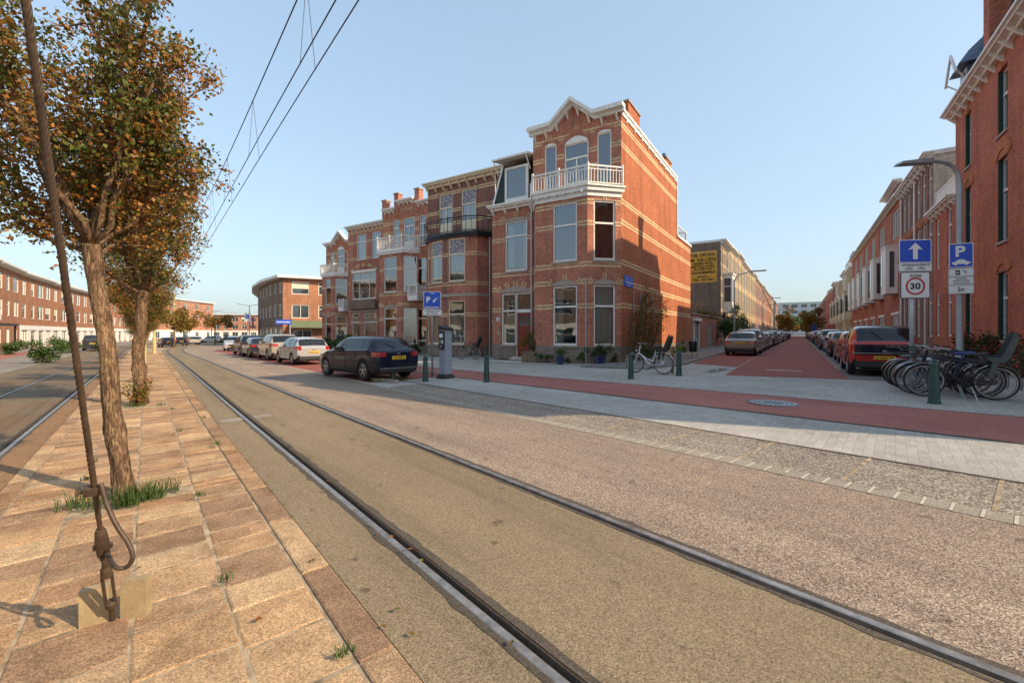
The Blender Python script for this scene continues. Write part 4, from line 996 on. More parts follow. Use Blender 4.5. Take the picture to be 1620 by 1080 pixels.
        for q in (-.82, .82): d.tube([(cx+q, -.46, 13.45), (cx+q*.75, -.02, 12.95)], .035, 6, 0)
        d.lathe([(.09, 15.0), (.04, 15.2), (.07, 15.27), (.02, 15.36), (.015, 15.7)], 8, 3, (cx, .7, 0))
        d.build('dormer', [M['white_paint'], M['slate_blue'], M['glass_far'], M['zinc']], h)
    for px, py in ((E_[0]-1.6, E_[1]+2.2), (E_[0]-3.6, E_[1]+.9)):
        c = MB(); c.box(px-.45, px+.45, py-.35, py+.35, 13, 16.0, 0); c.build('chimney', [M['brick_red']], h)
right_block()
def link_house():
    x, y = SS(13.7, QW); ops = [(.55, 1.35, 1.2, 3.7, 't'), (2.8, 3.65, 1.2, 3.7, 't'), (.55, 1.35, 4.95, 7.7, 't'), (2.8, 3.65, 4.95, 7.8, 't')]
    h = row_house('brick_house', 'low red brick link with white roof terrace railing between the tall corner block and the darker house', (x, y), A_R, 4.3, 8.1, 9, 'brick_red', ops, [1.06, 2.83, 3.71, 5.22, 6.94], cor='white_paint', bandm='band_orange', plinth=.45)
    h['label'] = 'low red brick link with white roof terrace railing, left of the tall corner block'
    railing(h, I, [(.05, 8), (.05, .1), (4.25, .1)], 8.25, 1.05, sp=.14, w=.05, name='terrace_balustrade')
link_house()
def dark_house(r0, r1, label, white_side=False, H=11.7):
    x, y = SS(r1, QW); w = r1-r0; ops = []
    n = 3
    for i in range(n):
        c = w*(i+.5)/n
        if i % 2 == 0: ops += [(c-.45, c+.45, 1.15, 4.0, 't')]
        else: ops += [(c-.45, c+.45, .2, 3.9, 'tm')]
        ops += [(c-.45, c+.45, 5.25, 8.0, 't'), (c-.45, c+.45, 8.75, 11.2, 't')]
    h = row_house('brick_house', label, (x, y), A_R, w, H, 10, 'brick_dark', ops, [4.6, 6.6, 8.4, 9.8], cor='white_paint', bandm='band_orange', plinth=.45, corn_h=.36, out=.5)
    T0 = FR(0, 0)
    for o in ops:
        if o[3] < 8.5:
            mb = MB(); arch(mb, T0, o[0]-.05, o[1]+.05, o[3], .28, .3, mb_=0, keys=(), stone=False, proud=.03)
            mb.build('window_arch', mats(['band_orange', 'band_orange']), h)
    if white_side:
        s = MB(); s.box(w+.005, w+.05, .0, 9, 8.15, 11.6, 0); s.box(w-.02, w+.12, -.05, 9.1, 11.6, 11.85, 1); s.build('side_wall', [M['brick_white'], M['white_paint']], h)
        s = MB(); s.tube([(w-.6, 2.5, 11.7), (w-.6, 2.5, 13.2)], .05, 6); s.build('flue', M['zinc'], h)
    downpipe(h, I, .05, -.07, 0, H, .06, 'white_far')
    return h
dark_house(13.7, 18.4, 'dark brick house with orange arches and pale painted side wall above the low link', True)
dark_house(18.4, 23.1, 'dark brick house with orange arches beside the newer red block with box bays')
def box_block():
    RE = 61.; x, y = SS(RE, QW); ops = []; RS = (24.2, 31.2, 37.2, 43.0, 48.6, 54.4)
    for rs in RS:
        a = RE-rs-3.4
        ops += [(a+.2, a+3.2, .5, 2.8, 'm3'), (a+.2, a+3.3, 9.0, 11.2, '3')]
    h = row_house('apartment_building', 'newer red brick block with pale grey box bays, right side of the side street', (x, y), A_R, RE-23.15, 11.8, 11, 'brick_red', ops, [], cor='white_paint', cat='building', corn_h=.25, out=.5, brk=0)
    w = RE-23.15
    mb = MB(); mb.box(w-6.6, w-.02, -.05, 8, 11.6, 12.9); mb.build('upper_wall', M['brick_red'], h)
    cornice(h, FR(0, -.05), w-6.6, w-.02, 13.0, .22, .5, brk=0)
    for rs in RS:
        mb = MB(); mb.box(RE-rs-3.4, RE-rs+.1, -.05, -.002, 2.85, 3.05); mb.build('lintel', M['white_paint'], h)
    for rs in RS:
        a = RE-rs-3.0
        b = MB(); b.box(a, a+2.5, -.75, -.002, 4.5, 8.2, 0); b.box(a-.06, a+2.56, -.8, -.002, 8.2, 8.3, 1); b.box(a+.2, a+1.1, -.765, -.751, 5.1, 7.9, 1); b.box(a+.28, a+1.02, -.775, -.766, 5.2, 7.8, 2); b.box(a+2.501, a+2.52, -.6, -.15, 4.9, 7.9, 1); b.box(a+2.521, a+2.53, -.52, -.23, 5.0, 7.8, 2)
        b.build('box_bay', [M['white_far'], M['white_paint'], M['glass_far']], h)
box_block()
def ornate(r0, r1, wm, label, H=12., bay=True, q=QW):
    x, y = SS(r1, q); w = r1-r0
    ops = [(.6, 1.7, .3, 3.0, 't'), (2.2, 3.6, .8, 3.0, 't'), (.6, 1.7, 4.4, 6.8, 't'), (.6, 1.7, 7.8, 10.2, 't')] + ([(w-2.4, w-.8, 8.0, 10.2, 'm')])
    h = row_house('row_house', label, (x, y), A_R, w-.05, H, 10, wm, ops, [3.8, 7.3], cor='white_paint', group='far houses on the right of the side street')
    if bay:
        b = MB(); b.box(w-2.9, w-.5, -.95, -.002, 3.4, 7.6, 0); b.box(w-2.75, w-.65, -.965, -.951, 4.6, 7.0, 1); b.box(w-3., w-.4, -1.05, -.002, 7.6, 7.75, 0)
        for k in (.33, .66): b.box(w-2.9+2.4*k-.04, w-2.9+2.4*k+.04, -.98, -.966, 4.6, 7.0, 0)
        b.box(w-.501, w-.485, -.8, -.2, 4.6, 7.0, 1)
        b.build('bay', [M['cream_paint'], M['glass_far']], h)
for i, (wm, H_, lab) in enumerate([('brick_tan', 11.0, 'pale yellow brick house with cream bay after the newer red block, right side street row'), ('brick_white', 11.6, 'whitish house with cream bay, second beyond the newer red block'), ('brick_tan', 10.8, 'sandy house with cream bay, third beyond the newer red block'), ('brick_white', 11.5, 'whitish house with cream bay, fourth beyond the newer red block'), ('brick_dark', 12.3, 'dark brick house rising beyond the whitish bay houses, right of the side street'),
      ('brick_red', 11.6, 'red brick house just beyond the far dark one, right side street row'), ('brick_red', 12.0, 'second red brick house beyond the far dark one, right side street row')]):
    ornate(61+i*9, 70+i*9, wm, lab, H_, i < 5)
for i in range(5):
    ornate(124+i*18, 142+i*18, ['brick_red', 'brick_dark'][i % 2], ['nearest of the far red and dark brick blocks past the bay houses, right row', 'second far brick block, dark, right row of the side street', 'third far brick block, red, right row of the side street', 'fourth far brick block, dark, right row of the side street', 'last far brick block, red, at the end of the right row'][i], 11.6, False)
# pale tower block behind the right row
x, y = SS(150, 20)
h = row_house('apartment_tower', 'pale grey tower block with dark roof rising behind the right row of the side street', (x, y), A_F, 16, 24, 14, 'white_far', [(1+c*3.6, 3.6+c*3.6, 1+3*f, 2.7+3*f, 'm') for c in range(4) for f in range(4, 8)], cor=None, cat='tower block')
mb = MB(); mb.box(1, 15, 1, 12, 24, 26.5, 0); mb.tube([(4, 4, 26), (4, 4, 30)], .12, 5); mb.build('roof', M['zinc'], h)

# ---------------------------------------------------------------- left row of the side street
def sign_house():
    x, y = SS(32.4, 0); H = 11.5; w = 6.0
    ops = [(.5, 1.3, 8.5, 10.9, 't'), (4.2, 5.2, 8.5, 10.9, 't'), (4.4, 5.3, 4.6, 7.4, 't'), (.7, 1.9, .6, 3.2, 't'), (3.2, 4.2, .2, 3.2, 't')]
    h = row_house('brick_house', 'brown brick end house with yellow painted wall advertisement and white bay window', (x, y), A_L, w, H, 11, 'brick_brown', ops, [1.5, 3.9, 5.6, 7.4, 9.0, 10.6], cor='white_paint', corn_h=.35, out=.6)
    mb = MB(); mb.T = FR(0, 0, R(-90))          # the blind end wall faces the junction; its x runs from the back to the street
    mb.box(-11, 0, -.05, 0, H-.1, H+.15, 0); mb.build('coping', M['white_paint'], h)
    mb = MB(); T = FR(-.0, 0, R(-90)); wall(mb, T @ FR(-11, -.012), 0, 11, -.3, H-.1, [], [], mw=0); mb.build('end_wall', mats(['brick_brown', 'band_yellow', 'unlit_interior', 'stone', 'brick_plinth']), h)
    s = MB(); s.T = T; xa, xb = -3.3, -.38
    s.box(xa, xb, -.03, -.013, 7.0, 10.5, 0)
    for a, b, c, d in ((xa+.08, xb-.08, 10.38, 10.42), (xa+.08, xb-.08, 7.08, 7.12), (xb-.12, xb-.08, 7.12, 10.38), (xa+.08, xb-.08, 7.86, 7.89)): s.box(a, b, -.034, -.0305, c, d, 2)
    cx = (xa+xb)/2
    for t, sz, z, wd in (('F.M. GROEN', .46, 9.92, 2.5), ('M. GROEN', .54, 9.36, 2.6), ('TIMMERLIEDEN', .24, 9.06, 2.2), ('METSELAARS', .42, 8.66, 2.4), ('STUCADOORS', .22, 8.42, 1.9), ('AANNEMERS', .38, 8.0, 2.5), ('DEN HAAG', .20, 7.6, 1.1), ('TEL. 551961', .38, 7.2, 2.2)):
        put_text(s, t, sz, cx, -.037, z, 1, .012, wd)
    s.build('painted_advertisement', [M['paint_yellow'], M['paint_black'], M['band_yellow']], h)
    b = MB(); b.box(1.5, 3.9, -.95, -.002, 3.7, 7.9, 0); b.box(1.4, 4.0, -1.05, -.002, 7.9, 8.1, 0); b.box(1.65, 2.6, -.965, -.951, 4.9, 7.5, 1); b.box(2.8, 3.75, -.965, -.951, 4.9, 7.5, 1); b.box(1.485, 1.499, -.8, -.15, 4.9, 7.5, 1); b.box(1.47, 1.484, -.82, -.13, 6.55, 6.65, 0)
    b.build('bay', [M['white_paint'], M['glass_far']], h)
    chimney(h, .8, 6.3, H+.1, .7, 1.6, .8, 'brick_dark', 3)
sign_house()
LB = [('brick_tan', 'pale yellow brick row house with tall windows, first after the house with the painted advertisement'), ('brick_tan', 'pale yellow brick row house, second after the house with the painted advertisement'), ('brick_tan', 'pale yellow brick row house, third after the house with the painted advertisement'),
      ('brick_tan', 'pale yellow brick row house, fourth after the house with the painted advertisement'), ('brick_tan', 'pale yellow brick row house just before the ladder lift'), ('brick_pink', 'pink brick row house behind the ladder lift'), ('brick_pink', 'pink brick row house just beyond the ladder lift'),
      ('brick_orange', 'orange brick row house, first of the orange stretch on the left of the side street'), ('brick_orange', 'orange brick row house, second of the orange stretch on the left'), ('brick_side', 'bright orange brick row house in the middle of the far left row'),
      ('brick_orange', 'orange brick row house beyond the bright one in the far left row'), ('brick_tan', 'sandy brick row house far along the left row'), ('brick_orange', 'orange brick row house next to the far sandy one'), ('brick_orange', 'last but one orange row house on the left of the side street'), ('brick_tan', 'last sandy row house on the left of the side street')]
r = 38.45
for i, (wm, lab) in enumerate(LB):
    w = 8. if i < 8 else 12.; x, y = SS(r, 0); H = 11.9 + (.35 if i % 3 == 1 else 0)
    ops = []
    n = 6 if i < 8 else 4
    for k in range(n):
        c = w*(k+.5)/n
        ops += [(c-.42, c+.42, .5, 3.2, 't'), (c-.42, c+.42, 4.6, 7.4, 't'), (c-.42, c+.42, 8.4, 11.0, 't')]
    h = row_house('row_house', lab, (x, y), A_L, w-.04, H, 10, wm, ops, [4.0, 7.9, 1.5], group='row houses on the left of the side street', mt='white_far', corn_h=.3, out=.45)
    mbp = MB()
    for k in range(2): mbp.box(w*(k+.5)/2-.06, w*(k+.5)/2+.06, -.12, -.002, .0, H-.3)
    mbp.build('drainpipe', M['white_far'], h)
    if i % 2: chimney(h, w-.6, 4, H+.1, .8, .6, .9, 'brick_dark', 2)
    r += w
# garden wall and gate between the corner house and the house with the advertisement
x, y = SS(16.2, 0); h = thing('garden_wall', 'brick garden wall with grey garage door beside the corner house', 'wall', (x, y, gz(x)), A_L)
mb = MB(); wall(mb, FR(0, 0), 0, 16.1, -.1, 2.9, [(1.2, 3.2, 0, 2.3), (8.2, 10.6, 0, 2.2)], [], rev=.15); mb.T = None; mb.box(0, 16.1, .02, .3, 2.85, 2.9); mb.box(0, 16.1, -.1, .3, 2.9, 3.0, 3); mb.quad((0, .3, 2.9), (16.1, .3, 2.9), (16.1, .3, -.1), (0, .3, -.1), 0); mb.build('wall', mats(WALLM), h)
mb = MB(); mb.box(1.1, 1.2, -.1, .12, 0, 2.6); mb.box(3.2, 3.3, -.1, .12, 0, 2.6); mb.box(.9, 3.5, -.25, .1, 2.35, 2.6); mb.build('door_frame', M['white_paint'], h)
mb = MB(); mb.box(1.21, 3.19, .05, .1, 0, 2.3); mb.box(8.21, 10.59, .05, .1, 0, 2.2); mb.build('garage_door', M['steel_grey'], h)

# ---------------------------------------------------------------- the curved corner building beyond the row
def round_building():
    pts = [(-60, 108), (-53, 93), (-46.3, 81.5), (-40, 73), (-34.2, 66.5), (-27.5, 70.2), (-16, 76.5)]
    base = Vector((-34.2, 66.5)); h = thing('apartment_building', 'curved corner building of brown and orange brick with wide white eaves and ground floor shop', 'building', (base.x, base.y, -.5))
    mb = MB(); L_ = [(p[0]-base.x, p[1]-base.y) for p in pts]; H = 10.3; wins = []
    for i in range(6):
        p, q = L_[i], L_[i+1]; ang = math.atan2(q[1]-p[1], q[0]-p[0]); L = math.hypot(q[0]-p[0], q[1]-p[1]); T = FR(p[0], p[1], ang)
        if i < 4:
            n = 3; ops = []
            for k in range(n):
                c = L*(k+.5)/n; ops += [(c-.85, c+.85, 8.1, 9.7, 'm'), (c-.85, c+.85, 4.6, 6.4, 'm'), (c-1.2, c+1.2, .4, 2.9, 't')]
            wall(mb, T, 0, L, -.3, H, ops, [], rev=.1, mw=0)
        elif i == 4:
            ops = [(1.2, 3.6, 7.9, 9.8, 'b'), (4.9, 6.1, 7.9, 9.8, 't'), (1.2, 3.6, 4.3, 6.3, 'm'), (4.9, 6.1, 4.3, 6.3, 't'), (1.4, 4.0, .1, 2.5, 'm')]
            wall(mb, T, 0, L, -.3, H, ops, [8.1, 8.5, 8.9, 9.3, 9.7, 7.4, 6.6], rev=.1, mw=1)
        else:
            ops = [(.6, 6.0, .4, 2.4, '3')]
            wall(mb, T, 0, L, -.3, H, ops, [8.1, 8.5, 8.9, 9.3, 7.4], rev=.1, mw=1)
        for o in ops: wins.append((T, o))
    mb.T = None; mb.add([(a, b, H) for a, b in L_]+[(L_[-1][0]-6, L_[-1][1]+14, H), (L_[0][0]+14, L_[0][1]+4, H)], [tuple(range(9))], 2)
    # band mats swapped through material order
    mb.m = [(1 if m == 1 else m) for m in mb.m]
    mb.build('wall', mats(['brick_brown', 'brick_orange', 'roof_tar', 'stone', 'brick_plinth']), h)
    for T, o in wins: put_window(h, T, *o[:4], style=o[4])
    e = MB(); out = 1.1; O = []
    for i, p in enumerate(L_):
        a = Vector(L_[max(0, i-1)]); b = Vector(L_[min(6, i+1)]); d = (b-a).normalized(); nn = Vector((d.y, -d.x)); O.append((p[0]+nn.x*out, p[1]+nn.y*out))
    for i in range(6):
        e.add([(*L_[i], H-.05), (*L_[i+1], H-.05), (*O[i+1], H-.05), (*O[i], H-.05), (*L_[i], H+.35), (*L_[i+1], H+.35), (*O[i+1], H+.35), (*O[i], H+.35)], [(0,1,2,3),(4,7,6,5),(3,2,6,7),(0,4,5,1)])
    e.build('eaves', M['white_paint'], h)
    p, q = L_[4], L_[5]; T = FR(p[0], p[1], math.atan2(q[1]-p[1], q[0]-p[0]))
    a = MB(); a.T = T; a.add([(1, -.05, 3.9), (14, -.05, 3.9), (14, -1.6, 3.0), (1, -1.6, 3.0), (1, -1.6, 2.8), (14, -1.6, 2.8)], [(0, 3, 2, 1), (3, 4, 5, 2), (0, 1, 5, 4)]); a.build('canopy', mat('canopy_green', (.13, .16, .09), .6), h)
    a = MB(); a.T = T; a.box(-1.0, 1.1, -1.6, -1.5, 3.3, 4.0, 0); put_text(a, 'Frederik Hendriklaan', .30, .05, -1.61, 3.55, 1, .01, 1.8); a.tube([(.9, -1.5, -.2), (.9, -1.5, 3.3)], .05, 6, 1); a.build('street_name_sign', [M['sign_blue'], M['sign_white']], h)
    a = MB(); a.T = FR(L_[2][0], L_[2][1], -.9); a.box(-.3, 2.6, -1.4, -1.2, 2.9, 4.8, 0); a.box(.0, 2.3, -1.41, -1.401, 3.4, 4.3, 1); a.build('shop_sign', [M['sign_red'], M['sign_white']], h)
round_building()

# ---------------------------------------------------------------- row across the tram street and the far end
def seg_house(name, p, q, H, wm, label, shop=True, n=None, cor='white_paint', group=None, depth=9, z=None, wins3=False):
    p = Vector(p); q = Vector(q); L = (q-p).length; ang = math.atan2(q.y-p.y, q.x-p.x); n = n or max(2, int(L/3.5)); ops = []
    rr = random.Random(int(L*100)+int(abs(p.x)*10))
    for k in range(n):
        c = L*(k+.5)/n; ww = rr.choice([.75, 1.15, 1.35, 1.0]); st = rr.choice(['m', 't', 'mt', 'bt'])
        ops += [(c-ww, c+ww, H-2.8, H-.8, st), (c-ww, c+ww, H-6.1, H-4.1, rr.choice(['m', 't', 'mt', 'b']))]
        if shop: ops += [(c-1.15, c+1.15, .35, 2.5, rr.choice(['t', 'm', '3']))]
        else: ops += [(c-.7, c+.7, .7, 2.6, 'm')]
    h = row_house(name, label, (p.x, p.y), ang, L-.04, H, depth, wm, ops, [], cor=cor, group=group, base=gz(p.x) if z is None else z, corn_h=.28, out=.7, brk=0)
    mb = MB(); mb.box(-.02, L-.02, -.78, .1, H+.145, H+.42); mb.build('eaves', M['white_paint'], h)
    if shop:
        mb = MB(); mb.T = FR(0, 0)
        for a, b in [(-.0, ops[2][0])]+[(ops[2+3*k][1], ops[2+3*k+3][0]) for k in range(n-1)]+[(ops[2+3*(n-1)][1], L-.04)]: mb.box(a, b, -.06, -.003, -.1, 2.5)
        mb.box(0, L-.04, -.12, -.003, 2.505, 3.15)
        mb.build('shopfront', M['white_paint'], h)
    return h
far = [(-50, 30), (-55.5, 44.5), (-61.5, 53), (-68.5, 62), (-76.5, 74), (-85, 88), (-93, 102), (-101, 117), (-108, 133)]
labs = ['brown brick house at the left edge with cream windows and a white pier', 'orange brick house with a dark porch roof and white small balcony in the left row', 'orange brick row house with paired white windows behind the street shrub', 'orange brick row house with white shopfront hidden by the steel guy rod',
        'orange brick row house with white shopfront behind the nearest tree trunk', 'orange brick row house with white shopfront between the two nearest trunks', 'orange brick row house with white shopfront seen just left of the second trunk', 'orange brick row house at the far end of the left row']
for i in range(8):
    h = seg_house('row_house', far[i], far[i+1], [10.9, 10.5, 10.4, 10.3, 10.2, 10.2, 10.0, 10.0][i], ['brick_brown', 'brick_orange', 'brick_orange', 'brick_orange', 'brick_orange', 'brick_orange', 'brick_pink', 'brick_orange'][i], labs[i], shop=i > 2, group='row across the tram street')
    if i == 1:
        mb = MB(); mb.box(.5, 8.5, -2.4, -.05, 2.9, 3.15); mb.tube([(8, -2.2, 0), (8, -2.2, 2.9)], .1, 6); mb.build('porch_roof', M['iron_black'], h)
        mb = MB(); mb.box(5.2, 8.0, -1.1, -.02, 3.6, 4.8); mb.build('balcony', M['white_paint'], h)
    if i == 3: chimney(h, 6, 3, 10.3, .5, .5, 1.6, 'brick_dark', 1)
seg_house('row_house', (-113, 139), (-118, 176), 13.5, 'brick_pink', 'taller pink brick house with pale cornice beyond the street trees', n=5)
seg_house('row_house', (-128, 190), (-92, 196), 9.8, 'brick_pink', 'long pale pink building closing the tram street, left half', n=10)
seg_house('row_house', (-91.8, 196), (-66, 186), 9.8, 'brick_pink', 'long pale pink building closing the tram street, right half with bend', n=8)
seg_house('row_house', (-65.8, 186), (-40, 170), 9.6, 'brick_tan', 'sandy building at the end of the tram street behind the curved corner building', n=8)
# office slab at the end of the side street
x, y = SS(330, -20)
h = thing('office_building', 'pale grey office slab closing the side street', 'building', (x, y, 0), A_F+.0)
mb = MB(); ops = [(2+c*5.2, 5.4+c*5.2, 2.5+4*f, 4.7+4*f) for c in range(9) for f in range(5)]
wall(mb, FR(0, 0), 0, 50, 0, 22, ops, rev=.3); shell(mb, 0, 50, 14, 0, 22); mb.build('wall', mats(['sign_grey', 'sign_grey', 'unlit_interior', 'stone', 'stone', 'roof_tar']), h)
for o in ops: put_window(h, FR(0, 0), *o, style='m')

# the row goes on behind the camera: seen in the windows of the corner row
bk = [(-50, 29.8), (-39, 14), (-27, -3), (-15, -20), (-2, -37), (12, -54)]
for i in range(5):
    seg_house('row_house', bk[i+1], bk[i], 10.6, ['brick_orange', 'brick_brown', 'brick_orange', 'brick_orange', 'brick_brown'][i], ['orange brick row house left of the view', 'brown brick row house behind the camera', 'orange brick row house reflected in the bay windows', 'second orange brick row house behind the camera', 'brown brick row house farthest behind the camera'][i]+', beyond the left edge', shop=True, n=5, group='row across the tram street')
# ================================================================ VEGETATION
def leafmat(name, cols, extra=.18, trans=.30): return mat_island(name, cols, .55, .35, extra, 3.2, 0, trans)
def autumn(name, green, olive, russet, gold):
    m, nt, b = nodes(name); g = nd(nt, 'ShaderNodeNewGeometry'); n = noise(nt, g.outputs['Position'], 1.7, 4, .7)
    a = nd(nt, 'ShaderNodeMath'); a.operation = 'MULTIPLY_ADD'; lk(nt, g.outputs['Random Per Island'], a.inputs[0]); a.inputs[1].default_value = .27; lk(nt, n.outputs[0], a.inputs[2])
    r = ramp(nt, a.outputs[0], [(.40, tuple(c*.6 for c in green)), (.50, green), (.60, olive), (.70, russet), (.88, gold)])
    lk(nt, r.outputs[0], b.inputs['Base Color']); b.inputs['Roughness'].default_value = .5; b.inputs['Specular IOR Level'].default_value = .35
    tl = nd(nt, 'ShaderNodeBsdfTranslucent'); lk(nt, r.outputs[0], tl.inputs[0]); mx = nd(nt, 'ShaderNodeMixShader'); mx.inputs[0].default_value = .3
    lk(nt, b.outputs[0], mx.inputs[1]); lk(nt, tl.outputs[0], mx.inputs[2]); lk(nt, mx.outputs[0], nt.nodes['Material Output'].inputs[0]); return m
M['leaf_autumn'] = autumn('leaf_autumn_mix', (.075, .115, .022), (.16, .16, .03), (.31, .115, .025), (.42, .20, .04))
M['_old'] = leafmat('leaf_autumn', [(.11, .14, .022), (.24, .12, .022), (.08, .12, .02), (.34, .10, .02), (.16, .17, .03), (.26, .075, .02), (.10, .13, .022), (.38, .17, .03), (.07, .10, .018), (.20, .10, .02)])
M['leaf_green'] = leafmat('leaf_green', [(.05, .10, .02), (.09, .15, .03), (.035, .07, .015), (.12, .17, .04)])
M['leaf_dark'] = leafmat('leaf_dark', [(.03, .06, .015), (.05, .09, .02), (.025, .045, .012), (.09, .085, .02)])
M['leaf_orange'] = leafmat('leaf_orange', [(.16, .12, .025), (.28, .12, .02), (.10, .11, .02), (.33, .17, .03)])
M['rose_red'] = leafmat('rose_red', [(.35, .02, .03), (.25, .015, .02), (.4, .05, .06)])
def barkmat():
    m, nt, b = nodes('bark')
    tc = nd(nt, 'ShaderNodeTexCoord'); mp = nd(nt, 'ShaderNodeMapping'); mp.inputs['Scale'].default_value = (1, 1, .16); lk(nt, tc.outputs['Object'], mp.inputs[0])
    nv = noise(nt, mp.outputs[0], 9, 5, .7); ad = nd(nt, 'ShaderNodeVectorMath'); ad.operation = 'MULTIPLY_ADD'; lk(nt, nv.outputs['Color'], ad.inputs[0]); ad.inputs[1].default_value = (.16, .16, .16); lk(nt, mp.outputs[0], ad.inputs[2])
    v = nd(nt, 'ShaderNodeTexVoronoi'); v.feature = 'DISTANCE_TO_EDGE'; v.inputs['Scale'].default_value = 30; lk(nt, ad.outputs[0], v.inputs['Vector'])
    n = noise(nt, mp.outputs[0], 30, 6, .75)
    a = nd(nt, 'ShaderNodeMath'); a.operation = 'MULTIPLY_ADD'; lk(nt, v.outputs['Distance'], a.inputs[0]); a.inputs[1].default_value = 1.6; lk(nt, n.outputs[0], a.inputs[2])
    r = ramp(nt, a.outputs[0], [(.38, (.03, .018, .01)), (.58, (.12, .068, .036)), (.9, (.30, .20, .12))])
    n2 = noise(nt, tc.outputs['Object'], 4, 4); r2 = ramp(nt, n2.outputs[0], [(.35, (.7, .62, .55)), (.7, (1.15, 1.1, 1))])
    n3 = noise(nt, tc.outputs['Object'], 9, 3); f3 = ramp(nt, n3.outputs[0], [(.62, (0, 0, 0)), (.70, (1, 1, 1))])
    c = mixc(nt, 1., r.outputs[0], r2.outputs[0], 'MULTIPLY'); c = mixc(nt, mixc(nt, 1., f3.outputs[0], (.35, .35, .35), 'MULTIPLY'), c, (.42, .38, .12))
    lk(nt, c, b.inputs['Base Color']); b.inputs['Roughness'].default_value = .9; bump(nt, b, a.outputs[0], .8, .02); return m
M['bark'] = barkmat()

def leaves_mesh(name, P, size, m, parent, seed=1, aspect=.62, up=.25):
    """one small folded leaf per point"""
    r = np.random.default_rng(seed); n = len(P); P = np.asarray(P)
    d = r.normal(size=(n, 3)); d[:, 2] -= up; d /= np.linalg.norm(d, axis=1)[:, None]
    e = r.normal(size=(n, 3)); e -= (e*d).sum(1)[:, None]*d; e /= np.linalg.norm(e, axis=1)[:, None]; f = np.cross(d, e)
    s = size*r.uniform(.65, 1.3, n)[:, None]
    a = P; b_ = P+d*s*.45+e*s*aspect*.5+f*s*.12; c = P+d*s; g = P+d*s*.45-e*s*aspect*.5+f*s*.12
    V = np.stack([a, b_, c, g], 1).reshape(-1, 3)
    me = bpy.data.meshes.new(name); F = np.arange(4*n, dtype=np.int32)
    me.vertices.add(4*n); me.vertices.foreach_set('co', V.ravel()); me.loops.add(4*n); me.loops.foreach_set('vertex_index', F)
    me.polygons.add(n); me.polygons.foreach_set('loop_start', F[::4]); me.polygons.foreach_set('loop_total', np.full(n, 4, dtype=np.int32)); me.update(calc_edges=True)
    me.materials.append(m); o = bpy.data.objects.new(name, me); COL.objects.link(o)
    if parent is not None: o.parent = parent
    return o
def grow(r, p, d, L, rad, n=6, curl=.25, up=.12):
    pts = [Vector(p)]; d = Vector(d).normalized()
    for i in range(n):
        d = (d + Vector((r.gauss(0, curl*.5), r.gauss(0, curl*.5), r.gauss(0, curl*.35)+up*.5))).normalized(); pts.append(pts[-1]+d*(L/n))
    return pts, [rad*(1-.75*i/n) for i in range(n+1)]
